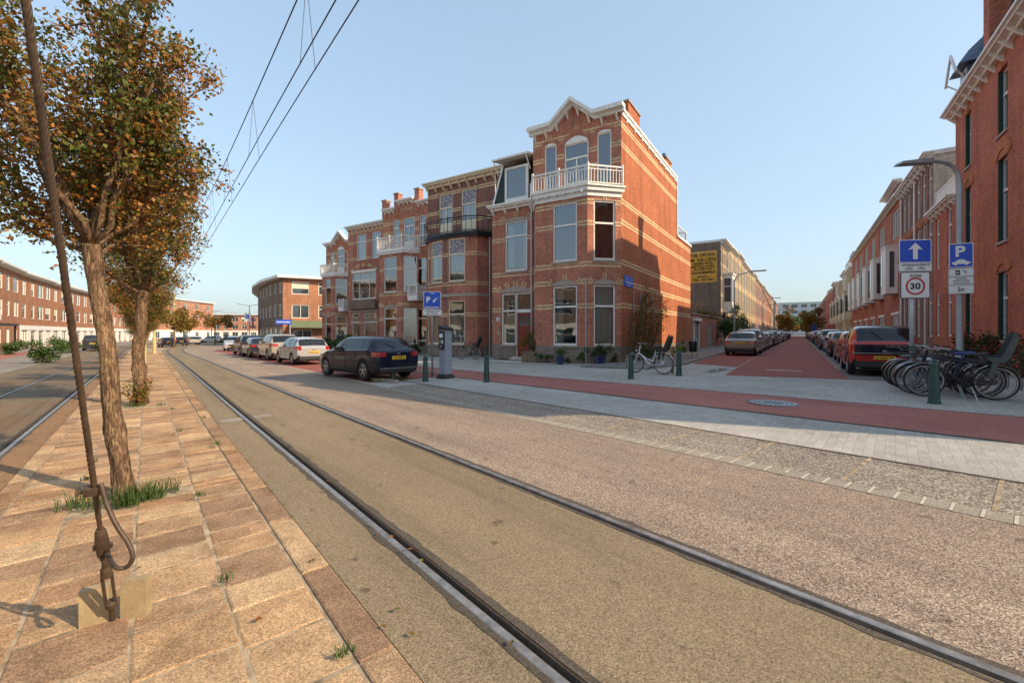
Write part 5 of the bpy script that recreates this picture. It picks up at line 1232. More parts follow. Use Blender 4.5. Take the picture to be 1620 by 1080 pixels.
def make_tree(name, label, loc, spine, limbs, seed, leaf, lm='leaf_autumn', nsub=9, ntw=9, nl=26, sublen=.9, twlen=.42, r0=.13, group=None, nring=20, spread=.055, keep=None, cat='tree'):
    r = random.Random(seed); t = thing(name, label, cat, loc, 0, group)
    # trunk with ridged bark
    mb = MB(); N = 46; vs = []; sp = [Vector(p) for p in spine]
    def at(u):
        k = u*(len(sp)-1); i = min(int(k), len(sp)-2); f = k-i; f2 = f
        p0 = sp[max(i-1, 0)]; p1 = sp[i]; p2 = sp[i+1]; p3 = sp[min(i+2, len(sp)-1)]
        return .5*((2*p1)+(-p0+p2)*f2+(2*p0-5*p1+4*p2-p3)*f2*f2+(-p0+3*p1-3*p2+p3)*f2**3)
    ph = [r.uniform(0, 6.28) for _ in range(9)]
    for i in range(N+1):
        u = i/N; c = at(u); base = r0*(1.0+.35*math.exp(-u*14) - .22*u + .10*math.exp(-((u-.30)/.05)**2) + .14*math.exp(-((u-.97)/.10)**2))
        for k in range(nring):
            a = 2*math.pi*k/nring
            q = 1+.07*math.sin(3*a+ph[0]+u*5)+.06*math.sin(7*a+ph[1]+u*9)+.05*math.sin(5*a+ph[2]-u*23)+.05*math.sin(11*a+u*61+ph[3])+.06*math.sin(2*a+ph[4]+u*31)+r.uniform(-.045, .045)
            vs.append((c.x+base*q*math.cos(a), c.y+base*q*math.sin(a), c.z))
    mb.add(vs, [(i*nring+k, i*nring+(k+1) % nring, (i+1)*nring+(k+1) % nring, (i+1)*nring+k) for i in range(N) for k in range(nring)]+[tuple(range(N*nring, (N+1)*nring))])
    mb.build('trunk', M['bark'], t, smooth=True)
    br = MB(); P = []; top = sp[-1]
    for lt in limbs:
        z0, (tx, ty, tz) = lt[0], lt[1]; st = at(z0); end = Vector((tx, ty, tz)); dd = end-st; L = dd.length
        n = 9; pts = []; off = Vector((r.gauss(0, .1), r.gauss(0, .1), 0))
        for i in range(n+1):
            f = i/n; pts.append(st+dd*f+off*math.sin(math.pi*f)+Vector((0, 0, -.10*L*math.sin(math.pi*f)*(1 if abs(dd.z) < L*.8 else 0)))+Vector((r.gauss(0, .02), r.gauss(0, .02), r.gauss(0, .02)))*(i > 0))
        lr = r0*(lt[2] if len(lt) > 2 else .5)
        br.tube(pts, [lr*(1-.72*i/n) for i in range(n+1)], 8)
        for k in range(nsub):
            f = .22+.78*(k+.5)/nsub; i = min(int(f*n), n-1); p = pts[i].lerp(pts[i+1], f*n-i); dr = (pts[i+1]-pts[i]).normalized()
            side = Vector((r.gauss(0, 1), r.gauss(0, 1), r.gauss(.25, .5))).normalized(); d2 = (dr*.55+side*.95).normalized()
            sl = sublen*r.uniform(.55, 1.15)*(1.15-.55*f); s_, sr = grow(r, p, d2, sl, lr*.32, 6, .35, .18); br.tube(s_, sr, 5, cap=False)
            for j in range(ntw):
                g = .15+.85*(j+.5)/ntw; ii = min(int(g*6), 5); q = s_[ii].lerp(s_[ii+1], g*6-ii); dq = (s_[ii+1]-s_[ii]).normalized()
                sd_ = Vector((r.gauss(0, 1), r.gauss(0, 1), r.gauss(.15, .7))).normalized(); tw, tr_ = grow(r, q, (dq*.6+sd_*.8), twlen*r.uniform(.5, 1.2), .006, 4, .5, .1)
                br.tube(tw, [.005, .004, .003, .002, .001], 3, cap=False)
                for _ in range(nl):
                    h = r.random()**.7*4; i3 = min(int(h), 3); w = tw[i3].lerp(tw[i3+1], h-i3)
                    w = w+Vector((r.gauss(0, spread), r.gauss(0, spread), r.gauss(0, spread)))
                    P.append(tuple(w))
    br.build('branches', M['bark'], t, smooth=True)
    if keep: P = [p for p in P if keep(p)]
    leaves_mesh('crown', P, leaf, M[lm], t, seed)
    return t
T1 = make_tree('street_tree', 'nearest leaning street tree with rough bark and orange green leaves, grass at its foot', (-3.68, 4.25, gz(-3.68)),
    [(0, 0, -.05), (-.06, 0, .35), (-.14, .0, .85), (-.19, .01, 1.4), (-.27, 0, 1.95), (-.33, 0, 2.4)],
    [(.98, (.42, .1, 4.3), .4), (.98, (.42, .25, 3.3), .3), (.96, (-1.15, .5, 4.3), .35), (.98, (-1.75, .2, 3.75), .5), (.96, (-1.45, -.5, 3.05), .36), (1., (-1.2, -.35, 5.1), .5), (1., (-.9, .3, 5.6), .5), (.99, (.25, .1, 5.3), .5), (.97, (.48, -.2, 3.85), .42), (.9, (.35, .45, 3.15), .28), (.99, (.1, .9, 4.4), .42), (.98, (-.6, -.85, 4.3), .4), (.95, (-1.0, .8, 3.1), .3), (.99, (-1.9, .1, 5.0), .42), (.98, (.3, -.5, 4.6), .35)],
    11, .047, nsub=10, ntw=9, nl=21, sublen=.62, twlen=.30, r0=.075)
T2 = make_tree('street_tree', 'second street tree of the median with leafy shoots round its trunk base', (-8.47, 10.15, gz(-8.47)),
    [(0, 0, -.05), (0.0, 0, .5), (-.04, 0, 1.1), (.02, .0, 1.7), (.05, 0, 2.2), (.08, 0, 2.6)],
    [(.99, (-1.2, .2, 4.6), .5), (.99, (-.5, -.6, 6.0), .5), (1., (.1, .2, 7.4), .55), (1., (.65, -.1, 6.1), .5), (.97, (.95, .1, 4.6), .45), (.93, (.8, .4, 3.6), .35), (.94, (-.9, -.5, 3.6), .35), (.97, (.2, 1.2, 5.2), .45), (.97, (.3, -1.2, 5.0), .45), (.99, (-.8, .9, 5.8), .4), (1., (.6, .4, 6.9), .35)],
    23, .064, nsub=9, ntw=8, nl=28, sublen=.95, twlen=.42, r0=.125, spread=.09)
tl_ = ['third street tree in the median, just behind the second trunk', 'fourth street tree in the median, overlapping the third', 'fifth street tree in the median, near the yellow mast', 'sixth street tree in the median, small and orange in the distance', 'seventh street tree on the median where the rails start to bend']
for i, s in enumerate((20.3, 27.5, 35, 44, 53)):
    x, y = TS(s, -.15, .6); dup(T2, (x, y, gz(x)), 1.3*i+.7, tl_[i], 'street trees of the median', (.85-.04*i, .85-.04*i, .80-.06*i))
T1['group'] = T2['group'] = 'street trees of the median'

def blob_points(r, n, rad, lumps=9, hollow=.35):
    """points in a lumpy crown"""
    C = [(r.gauss(0, .42)*rad[0], r.gauss(0, .42)*rad[1], r.gauss(0, .42)*rad[2], r.uniform(.32, .55)) for _ in range(lumps)]
    P = []
    for _ in range(n):
        c = r.choice(C); v = Vector((r.gauss(0, 1), r.gauss(0, 1), r.gauss(0, 1))).normalized()*(r.uniform(hollow, 1)**.6)
        P.append((c[0]+v.x*rad[0]*c[3], c[1]+v.y*rad[1]*c[3], c[2]+v.z*rad[2]*c[3]))
    return P
def small_tree(name, label, loc, H, rad, n, leaf, lm, seed, group=None, cat='tree', tr=.09, trunk_h=None):
    r = random.Random(seed); t = thing(name, label, cat, loc, 0, group); th = trunk_h if trunk_h is not None else H-rad[2]*1.2
    mb = MB(); c = Vector((0, 0, H-rad[2]))
    mb.tube([(0, 0, -.1), (.03, .02, th*.5), (0, 0, th), (0, 0, c.z)], [tr, tr*.85, tr*.7, tr*.3], 7)
    for k in range(7):
        a = k*.9+r.random(); e = c+Vector((math.cos(a)*rad[0]*.6, math.sin(a)*rad[1]*.6, r.uniform(-.2, .6)*rad[2])); mb.tube([(0, 0, th*.9), ((e.x)*.45, e.y*.45, (th*.9+e.z)/2-.05), tuple(e)], [tr*.4, tr*.25, tr*.08], 5)
    mb.build('trunk', M['bark'], t)
    P = [(x, y, z+c.z) for x, y, z in blob_points(r, n, rad)]
    leaves_mesh('crown', P, leaf, M[lm], t, seed); return t
far_trees = [((-47, 62), 'leaf_orange', 'orange street tree before the pink end building, left of the slim mast'), ((-52, 78), 'leaf_autumn', 'rust coloured street tree by the far bend, between the masts'), ((-45, 84), 'leaf_orange', 'small orange tree behind the white square sign'), ((-62, 84), 'leaf_orange', 'orange tree in front of the far shops, left of the bend'),
             ((-70, 96), 'leaf_autumn', 'brown green tree before the far pink house, left of the bend'), ((-52, 98), 'leaf_autumn', 'small rust tree near the sandy end building')]
for i, ((x, y), lm, lab) in enumerate(far_trees):
    small_tree('street_tree', lab, (x, y, gz(x)), 5.6+(i % 3)*.4, (2.2, 2.2, 1.7), 1500, .32, lm, 40+i, 'trees round the far bend')
for i in range(12):
    rr_ = 118+i*12; q = 3.6 if i % 2 else 10.2; x, y = SS(rr_, q)
    small_tree('street_tree', 'autumn tree over the parked cars, %s on the %s of the far side street' % (['nearest', 'second', 'third', 'fourth', 'fifth', 'sixth'][i//2], 'left' if i % 2 else 'right'), (x, y, .15), 7.2+(i % 3)*.6, (2.6, 2.6, 2.6), 1100, .5, ['leaf_orange', 'leaf_autumn', 'leaf_green'][i % 3], 70+i, 'trees at the far end of the side street')
x, y = SS(290, 6.8)
for i in range(5):
    xx, yy = SS(285+i*3, -14+i*9); small_tree('street_tree', 'yellow green tree of the group closing the side street, %s from the left' % ['first', 'second', 'third', 'fourth', 'fifth'][i], (xx, yy, .15), 12, (6, 6, 5), 1500, 1.1, ['leaf_green', 'leaf_orange', 'leaf_green', 'leaf_orange', 'leaf_green'][i], 90+i, 'trees closing the side street')
def bush(name, label, loc, rad, n, leaf, lm, seed, group=None, cat='shrub', flowers=None, stems=8):
    r = random.Random(seed); t = thing(name, label, cat, loc, 0, group)
    mb = MB()
    for k in range(stems):
        a = r.uniform(0, 6.28); e = (math.cos(a)*rad[0]*r.uniform(.2, .8), math.sin(a)*rad[1]*r.uniform(.2, .8), rad[2]*r.uniform(.9, 1.9))
        mb.tube([(r.gauss(0, .04), r.gauss(0, .04), -.02), (e[0]*.4, e[1]*.4, e[2]*.5), e], [.018, .012, .004], 5)
    mb.build('stems', M['bark'], t)
    P = [(x, y, max(.03, z+rad[2])) for x, y, z in blob_points(r, n, rad, 12, .1)]
    leaves_mesh('foliage', P, leaf, M[lm], t, seed)
    if flowers:
        P = [(x, y, max(.1, z+rad[2])) for x, y, z in blob_points(r, flowers[0], (rad[0]*1.05, rad[1]*1.05, rad[2]*1.1), 12, .6)]
        leaves_mesh('blooms', P, flowers[1], M[flowers[2]], t, seed+1, 1.)
    return t
x, y = SS(29.6, 1.0); bush('bush', 'tall dark green bush in front of the garden wall', (x, y, .1), (1.3, 1.3, 1.9), 3200, .16, 'leaf_green', 5)
x, y = SS(25, -.4); bush('bush', 'yellow green creeper topping the garden wall', (x, y, 2.6), (1.6, .6, .7), 900, .14, 'leaf_orange', 6, cat='creeper')
x, y = SS(46, .9); bush('bush', 'rounded green tree-like bush at the facade beyond the white bay', (x, y, .1), (1.2, 1.2, 2.1), 1600, .2, 'leaf_green', 7)
x, y = SS(38.5, .8); bush('bush', 'thin brownish bush beside the white bay house', (x, y, .1), (.9, .9, 1.6), 800, .16, 'leaf_autumn', 8)
# roses and low planting behind the bicycles
x, y = SS(1.5, 13.0); bush('rose_bush', 'rose bush with red blooms behind the rightmost bicycle', (x, y, .15), (.7, .7, .75), 1300, .09, 'leaf_dark', 9, flowers=(140, .09, 'rose_red'), cat='rose bush')
x, y = SS(4.5, 13.1); bush('rose_bush', 'second rose bush with red blooms against the right brick wall', (x, y, .15), (.8, .6, .7), 1200, .09, 'leaf_dark', 10, flowers=(90, .09, 'rose_red'), cat='rose bush')
x, y = SS(-1.2, 12.9); bush('rose_bush', 'low rose bush with small red blooms nearest the right edge', (x, y, .15), (.7, .7, .55), 1000, .08, 'leaf_green', 12, flowers=(90, .08, 'rose_red'), cat='rose bush')
# climbing shrub along the side wall of the corner house
def climber():
    r = random.Random(31); x, y = SS(0, 0); t = thing('climbing_shrub', 'tall sparse climbing shrub with brown stems on the side wall of the corner house', 'climbing shrub', (x, y, gz(x)), A_L)
    mb = MB(); P = []      # local x along the wall, -y towards the street
    for k in range(15):
        x0 = .5+k*.30+r.uniform(-.15, .15); top = r.uniform(2.3, 4.0) if k < 11 else r.uniform(2., 3.2); lean = r.uniform(-.3, .9)+(.9 if k > 10 else 0)
        pts = [(x0, -.18, 0), (x0+lean*.15+r.gauss(0, .05), -.25, top*.35), (x0+lean*.5, -.28-r.random()*.2, top*.7), (x0+lean, -.3-r.random()*.4, top)]
        mb.tube(pts, [.028, .022, .015, .006], 6)
        for j in range(13):
            f = .30+.70*j/12; i = min(int(f*3), 2); a = Vector(pts[i]).lerp(Vector(pts[i+1]), f*3-i)
            b = a+Vector((r.gauss(.1, .40), -abs(r.gauss(.05, .22)), r.gauss(.15, .28))); m_ = (a+b)/2+Vector((0, 0, .06)); mb.tube([a, m_, b], [.008, .006, .003], 4)
            for _ in range(int(12)): 
                w = a.lerp(b, r.random()**.6); P.append((w.x+r.gauss(0, .07), min(-.06, w.y+r.gauss(0, .07)), w.z+r.gauss(0, .08)))
    mb.build('stems', M['bark'], t); leaves_mesh('foliage', P, .095, M['leaf_autumn'], t, 3)
    for k, xx in enumerate((1.7, 2.9, 4.1, 5.3)):
        m2 = MB(); m2.tube([(xx, -.06, 0), (xx, -.06, 3.6)], .035, 6); m2.build('trellis_post', M['galv'], t)
climber()
def low_plants(label, pts, leaf, lm, seed, loc, ang, cat='plant', name='border_plants', group=None, rad=(.3, .25, .22), n=260):
    r = random.Random(seed); t = thing(name, label, cat, loc, ang, group); P = []; mb = MB()
    for px, py, k in pts:
        P += [(px+x*k, py+y*k, max(.02, (z+rad[2])*k)) for x, y, z in blob_points(r, int(n*k), rad, 6, .1)]
        for _ in range(4): mb.tube([(px, py, 0), (px+r.gauss(0, .08), py+r.gauss(0, .08), rad[2]*k*1.4)], [.008, .003], 4)
    leaves_mesh('foliage', P, leaf, M[lm], t, seed); mb.build('stems', M['bark'], t)
xl, yl = C0
low_plants('ground hugging green plants along the foot of the side wall', [(1.5, -.35, 1.6), (2.6, -.4, 1.4), (4.2, -.4, 1.5), (8.8, -.4, 1.4), (10.2, -.45, 1.6), (11.6, -.45, 1.5)], .09, 'leaf_green', 51, (xl, yl, gz(xl)), A_L)
low_plants('small green plants at the foot of the bay of the corner house', [(-3.7, -1.45, 1.2), (-3.2, -1.5, 1.0), (-2.1, -1.5, .8), (-1.4, -1.45, 1.3), (-.7, -.95, .8), (-.2, -.55, 1.4)], .07, 'leaf_green', 52, (xl, yl, gz(xl)), A_F, rad=(.24, .14, .2))
x5, y5 = -6.65, 35.0
low_plants('dark hedge plants before the brick houses behind the black hatchback', [(-4.5, -2.2, 2.6), (-3.2, -2.3, 2.4), (-2, -2.2, 2.6), (-.6, -2.1, 2.2), (.8, -2, 2.)], .14, 'leaf_dark', 53, (x5, y5, gz(x5)), A_F, n=380)
x5, y5 = -12.1, 41.8
low_plants('green hedge plants behind the silver hatchback', [(-5, -2.4, 3.2), (-3.4, -2.3, 3), (-2, -2.4, 3.2), (-.4, -2.2, 3.)], .18, 'leaf_green', 54, (x5, y5, gz(x5)), A_F, n=320)
# street shrubs across the road
for i, (px, py, s_, lab) in enumerate([(-31.2, 29.6, 1.45, 'round green street shrub between the black bollards across the road'), (-48, 42.6, 1.4, 'low green planting at the left edge of the view'), (-46.5, 46, 1.5, 'green planting before the dark porch across the road'), (-47, 51, 1.3, 'green planting right of the dark porch across the road')]):
    bush('street_shrub', lab, (px, py, gz(px)), (s_*.7, s_*.7, s_*.5), 1700, .15, 'leaf_green', 60+i, 'shrubs across the tram street')
# grass tufts and moss in the joints
def tuft(label, loc, spots, seed, hgt=.16, name='grass_tuft'):
    r = random.Random(seed); mb = MB()
    for px, py, k, n in spots:
        for _ in range(n):
            a = r.uniform(0, 6.28); d = r.random()**.7*k; x, y = px+math.cos(a)*d, py+math.sin(a)*d; h = hgt*r.uniform(.4, 1.2); b = r.uniform(0, 6.28); l = r.uniform(.2, .9)*h; w = .0026
            dx, dy = math.cos(b), math.sin(b)
            mb.add([(x-dy*w, y+dx*w, 0), (x+dy*w, y-dx*w, 0), (x+dx*l*.4+dy*w*.8, y+dy*l*.4-dx*w*.8, h*.65), (x+dx*l*.4-dy*w*.8, y+dy*l*.4+dx*w*.8, h*.65), (x+dx*l, y+dy*l, h)], [(0, 1, 2, 3), (3, 2, 4)])
    o = mb.build(name, M['leaf_green'], loc=loc); return tag(o, label, 'grass', kind='stuff')
tuft('long green grass growing round the foot of the nearest tree', (-3.60, 4.1, gz(-3.6)), [(.12, -.06, .12, 260), (.20, .10, .12, 220), (-.1, -.14, .12, 90), (-.3, -.14, .12, 70), (.26, .26, .08, 50)], 1, .17)
tuft('sparse grass in the joints of the median slabs', (0, 0, .0), [(*TS(s, p), .05, 36) for s, p in ((3.2, .36), (5.0, .36), (7.2, .72), (7.1, -.5), (2.5, -.5), (6.3, -.5), (8.5, .36), (9.5, .74), (1.9, .05), (2.1, .72), (11.0, .36))], 2, .05)
tuft('grass round the foot of the second tree', (-8.4, 9.95, gz(-8.4)), [(0, 0, .22, 200), (.5, .1, .1, 50), (-.5, 0, .1, 40)], 3, .1)
tuft('weeds at the kerb beside the black hatchback', (*TS(13.6, 5.9), gz(-4.4)), [(0, 0, .3, 260), (.4, .15, .3, 160), (-.5, .3, .15, 80)], 4, .14)
tuft('weeds at the corner of the side street paving', (*SS(-3.7, 4.6), gz(7)), [(0, 0, .3, 200), (.5, .6, .3, 200), (.9, 1.0, .2, 120)], 5, .06)
r_ = random.Random(8); P = []
for k in range(26):
    a = r_.uniform(0, 6.28); e = Vector((math.cos(a)*r_.uniform(.1, .42), math.sin(a)*.25, r_.uniform(.2, .75)))
    for j in range(18): w = e*r_.uniform(.25, 1); P.append((w.x+r_.gauss(0, .03), w.y+r_.gauss(0, .03), w.z+r_.gauss(0, .03)))
t = thing('leafy_shoots', 'leafy shoots sprouting from the base of the second tree', 'shoots', (-8.38, 9.98, gz(-8.4)))
leaves_mesh('foliage', P, .06, M['leaf_autumn'], t, 8)
mb = MB()
for k in range(9): mb.tube([(0, 0, 0), (r_.gauss(.1, .15), r_.gauss(0, .1), .5)], [.008, .003], 4)
mb.build('stems', M['bark'], t)

r_ = random.Random(77); P = []
for _ in range(420):
    s0 = r_.uniform(.5, 22); p0 = r_.choice([r_.gauss(.93, .05), r_.gauss(-1.1, .12), r_.uniform(-1, .9), r_.gauss(1.35, .05), r_.uniform(-4.8, -1.2), r_.gauss(5.2, .2)]); x, y = TS(s0, p0); P.append((x, y, gz(x)+.022))
rr = np.random.default_rng(5); V = []; F = []
for i, (x, y, z) in enumerate(P):
    a = r_.uniform(0, 6.28); c, s1 = math.cos(a)*.022, math.sin(a)*.022; q = .6; V += [(x-c, y-s1, z), (x+s1*q, y-c*q, z+r_.uniform(0, .012)), (x+c, y+s1, z+r_.uniform(0, .006)), (x-s1*q, y+c*q, z+r_.uniform(0, .012))]; F.append((4*i, 4*i+1, 4*i+2, 4*i+3))
me = bpy.data.meshes.new('fallen_leaves'); me.from_pydata(V, [], F); me.materials.append(M['_old']); o = bpy.data.objects.new('fallen_leaves', me); COL.objects.link(o); tag(o, 'scattered fallen leaves along the median and the rails', 'leaves', kind='stuff')
# ================================================================ CARS
def paint(name, col, met=.15, rough=.22):
    m, nt, b = nodes(name); b.inputs['Base Color'].default_value = (*col, 1); b.inputs['Metallic'].default_value = met; b.inputs['Roughness'].default_value = rough
    b.inputs['Coat Weight'].default_value = .8; b.inputs['Coat Roughness'].default_value = .05
    tc = nd(nt, 'ShaderNodeTexCoord'); n = noise(nt, tc.outputs['Object'], 3, 5, .7); r = ramp(nt, n.outputs[0], [(.3, (rough-.06,)*3), (.75, (rough+.06,)*3)]); b.inputs['Specular IOR Level'].default_value = .35; lk(nt, r.outputs[0], b.inputs['Roughness'])
    M[name] = m; return m
for nme, c in dict(car_black=(.008, .011, .026), car_silver=(.42, .41, .40), car_grey=(.16, .155, .15), car_brown=(.24, .20, .165), car_white=(.70, .70, .68), car_red=(.42, .018, .02), car_blue=(.03, .06, .16), car_copper=(.36, .20, .15), car_dark=(.035, .037, .042), car_beige=(.38, .33, .26)).items(): paint(nme, c)
M['car_glass'] = mat('car_glass', (.012, .015, .018), .06, var=.3, vs=1, spec=.6)
M['tyre'] = mat('tyre', (.018, .018, .018), .85)
M['rim'] = mat('rim', (.38, .38, .40), .3, .8)
M['trim_black'] = mat('trim_black', (.02, .02, .021), .55)
M['lamp_red'] = mat('lamp_red', (.40, .006, .008), .12, spec=1, coat=.8)
M['lamp_clear'] = mat('lamp_clear', (.62, .66, .70), .1, spec=1, coat=.8)
M['plate_yellow'] = mat('plate_yellow', (.72, .45, .02), .45, var=.04)
def smooth_profile(pts):
    xs = np.array([p[0] for p in pts], float); zs = np.array([p[1] for p in pts], float)
    m = np.zeros(len(xs)); d = np.diff(zs)/np.diff(xs)
    m[1:-1] = np.where(d[:-1]*d[1:] > 0, 2*d[:-1]*d[1:]/(d[:-1]+d[1:]+1e-9), 0); m[0] = d[0]; m[-1] = d[-1]
    def f(x):
        x = min(max(x, xs[0]), xs[-1]); i = min(int(np.searchsorted(xs, x, 'right'))-1, len(xs)-2); h = xs[i+1]-xs[i]; t = (x-xs[i])/h
        return float((2*t**3-3*t**2+1)*zs[i]+(t**3-2*t**2+t)*h*m[i]+(-2*t**3+3*t**2)*zs[i+1]+(t**3-t**2)*h*m[i+1])
    return f
def make_car(name, label, spec, pm, detail=True, plate='73-XK-PL', group=None):
    L, W, H = spec['L'], spec['W'], spec['H']; w2 = W/2; wr = spec.get('wr', .315); xr, xf = spec['xr'], L-spec['fo']
    top = smooth_profile(spec['top']); belt = smooth_profile(spec['belt']); t = thing(name, label, 'car', (0, 0, 0), 0, group)
    xs = sorted(set([0, .02, .06, .12, .2] + list(np.round(np.linspace(.28, L-.35, 46), 3)) + [L-.26, L-.16, L-.08, L-.03, L] + [spec['rw'][0], spec['rw'][1], spec['ws'][0], spec['ws'][1]] + [x for p in spec['pillars'] for x in (p-.05, p+.05)] + [spec['sw'][0], spec['sw'][1]]))
    xs = [x for i, x in enumerate(xs) if i == 0 or x-xs[i-1] > .008]
    rows = []; Ra = wr+.055
    for x in xs:
        e = max(0, (.55-x)/.55); e2 = max(0, (x-(L-.95))/.95)
        w = w2*(1-.10*e**2.2-.19*e2**2.2)
        if x == 0 or x == L: w *= .93
        zl = .20+.16*max(0, (.3-x)/.3)+.06*max(0, (x-(L-.4))/.4)
        zt = top(x); zb = min(belt(x), zt-.035); gh = max(0., min(1., (zt-belt(x)-.02)/.22))
        if x == 0: zl += .10
        wm = w*.955; wroof = w*spec.get('roofw', .76)
        y7 = wroof*gh+(w*.80)*(1-gh); z7 = (zt-.075)*gh+(zt-.012)*(1-gh); z8 = zt-.02*gh-.006*(1-gh); y8 = (wroof-.10)*gh+w*.60*(1-gh)
        arch = 0
        for xc in (xr, xf):
            if abs(x-xc) < Ra: arch = max(arch, wr+math.sqrt(Ra**2-(x-xc)**2))
        zs1 = max(zl, arch); z2 = max(zl+.10, arch+.012); z3 = max((zl+zb)*.5+.02, arch+.05)
        y6 = (wm+y7)/2+.012*gh; z6 = (zb+z7)/2
        y2 = w*.975 if not arch else w*.997
        rows.append([(x, 0, zl), (x, w*.60, zl), (x, w*.90 if not arch else w*.985, zs1), (x, y2, z2), (x, w*1.0, z3), (x, w*.985, max(zb-.09, z3+.02)), (x, wm, max(zb, z3+.05)), (x, y6, z6), (x, y7, z7), (x, y8, z8), (x, 0, zt)])
    n = 11; N = len(rows); full = []
    for row in rows: full.append(row+[(x, -y, z) for x, y, z in row[-2:0:-1]])
    m = 2*n-2; V = [v for r in full for v in r]
    parts = {'body': MB(), 'windscreen': MB(), 'rear_window': MB(), 'roof': MB()}; sws = {}
    trim = MB()
    def reg(i, k):
        kk = k if k < n-1 else m-1-k          # mirror index of the segment
        xm = (xs[i]+xs[i+1])/2
        if kk in (6, 7) and spec['sw'][0] < xm < spec['sw'][1] and not any(abs(xm-p) < .05 for p in spec['pillars']):
            z = top(xm)-belt(xm)
            if z > .16:
                c = sum(1 for p in spec['pillars'] if xm > p); return ('side', c, k < n-1)
        if kk in (8, 9) and spec['rw'][0] < xm < spec['rw'][1]: return 'rear_window'
        if kk in (8, 9) and spec['ws'][0] < xm < spec['ws'][1]: return 'windscreen'
        if spec.get('roof') and kk in (8, 9) and spec['rw'][1] <= xm <= spec['ws'][0]: return 'roof'
        if kk in (0, 1): return 'trim'
        if kk == 2 : return 'trim'
        if spec.get('cladding') and kk == 3 and (any(abs(xm-xc) < Ra+.06 for xc in (xr, xf))): return 'body'
        return 'body'
    for i in range(N-1):
        for k in range(m):
            a, b, c, d = i*m+k, i*m+(k+1) % m, (i+1)*m+(k+1) % m, (i+1)*m+k
            g = reg(i, k); tgt = parts.get(g) if isinstance(g, str) and g != 'trim' else (trim if g == 'trim' else sws.setdefault(g, MB()))
            if not hasattr(tgt, 'map'): tgt.map = {}
            ids = []
            for q in (a, b, c, d):
                if q not in tgt.map: tgt.map[q] = len(tgt.v); tgt.v.append(V[q])
                ids.append(tgt.map[q])
            tgt.f.append(tuple(ids[::-1])); tgt.m.append(0)
    bd = parts['body']
    for idx, rev in ((0, False), (N-1, True)):
        row = full[idx]; ids = list(range(len(bd.v), len(bd.v)+m)); bd.v += row; bd.f.append(tuple(ids if not rev else ids[::-1])); bd.m.append(0)
    bo = bd.build('body', M[pm], t, smooth=True, sharp=38)
    trim.build('underbody', M['trim_black'], t, smooth=True)
    parts['windscreen'].build('windscreen', M['car_glass'], t, smooth=True); parts['rear_window'].build('rear_window', M['car_glass'], t, smooth=True)
    if parts['roof'].f: parts['roof'].build('roof', M['car_black'], t, smooth=True)
    for g, mb in sws.items(): mb.build('side_window', M['car_glass'], t, smooth=True)
    # wheels
    for xc in (xr, xf):
        for sg in (1, -1):
            mb = MB(); r_ = wr; hw = .105; yc = sg*(w2-hw-.012)
            mb.lathe([(r_*.62, -hw*.9), (r_*.86, -hw), (r_*.96, -hw*.9), (r_, -hw*.6), (r_, hw*.6), (r_*.96, hw*.9), (r_*.86, hw), (r_*.62, hw*.9)], 28, 0, (xc, yc, r_), 'y')
            wo = mb.build('tyre', M['tyre'], t, smooth=True, sharp=40)
            mb = MB(); yo = yc+sg*hw*.86
            mb.lathe([(r_*.66, -.012), (r_*.66, .012), (r_*.60, .02), (r_*.58, -.03)], 28, 0, (xc, yo, r_), 'y')
            ns = spec.get('spokes', 5)
            for s in range(ns):
                a = 2*math.pi*s/ns+.3; ca, sa = math.cos(a), math.sin(a); hw_ = .035
                p = [(xc+ca*.03-sa*hw_, r_+sa*.03+ca*hw_), (xc+ca*.03+sa*hw_, r_+sa*.03-ca*hw_), (xc+ca*r_*.62+sa*hw_*.8, r_+sa*r_*.62-ca*hw_*.8), (xc+ca*r_*.62-sa*hw_*.8, r_+sa*r_*.62+ca*hw_*.8)]
                mb.prism(p, yo-.012, yo+.012, 0, 'y')
            mb.lathe([(.05, -.015), (.05, .015), (.03, .022), (.0, .022)][:3], 12, 0, (xc, yo, r_), 'y')
            mb.lathe([(r_*.57, -.02), (r_*.57, -.015)], 24, 1, (xc, yo-sg*.022, r_), 'y')
            mb.build('rim', [M['rim'], M['trim_black']], wo)
    # lights: wrap round the corners
    zt0 = spec.get('tl', (.78, .98))
    for sg in (1, -1):
        mb = MB(); w0 = w2*.90; inner = spec.get('tlw', .52)
        mb.prism([(-.015, inner*w2), (-.012, w0*.93), (.05, w0*1.02), (.26, w2*.985), (.26, w2*.9), (.1, w0*.85), (.1, inner*w2)] if sg < 0 else [(-.015, inner*w2), (-.012, w0*.93), (.05, w0*1.02), (.26, w2*.985), (.26, w2*.9), (.1, w0*.85), (.1, inner*w2)], zt0[0], zt0[1])
        if sg < 0: mb.v = [(x, -y, z) for x, y, z in mb.v]; mb.f = [f[::-1] for f in mb.f]
        mb.build('tail_light', M['lamp_red'], t)
        mb = MB(); zh = spec.get('hl', (.62, .78))
        mb.prism([(L+.012, w2*.42), (L+.0, w2*.66), (L-.12, w2*.84), (L-.42, w2*.925), (L-.42, w2*.8), (L-.2, w2*.6), (L-.1, w2*.42)], zh[0], zh[1])
        mb.f = [f[::-1] for f in mb.f]
        if sg < 0: mb.v = [(x, -y, z) for x, y, z in mb.v]; mb.f = [f[::-1] for f in mb.f]
        mb.build('headlight', M['lamp_clear'], t)
        mb = MB(); xm = spec['ws'][0]-.12; zb = belt(xm); mb.prism([(xm-.1, w2*.93), (xm+.1, w2*.93), (xm+.12, w2*1.13), (xm-.04, w2*1.15)] , zb+.01, zb+.14)
        if sg < 0: mb.v = [(x, -y, z) for x, y, z in mb.v]; mb.f = [f[::-1] for f in mb.f]
        mb.build('mirror', M[pm if spec.get('mir', True) else 'trim_black'], t)
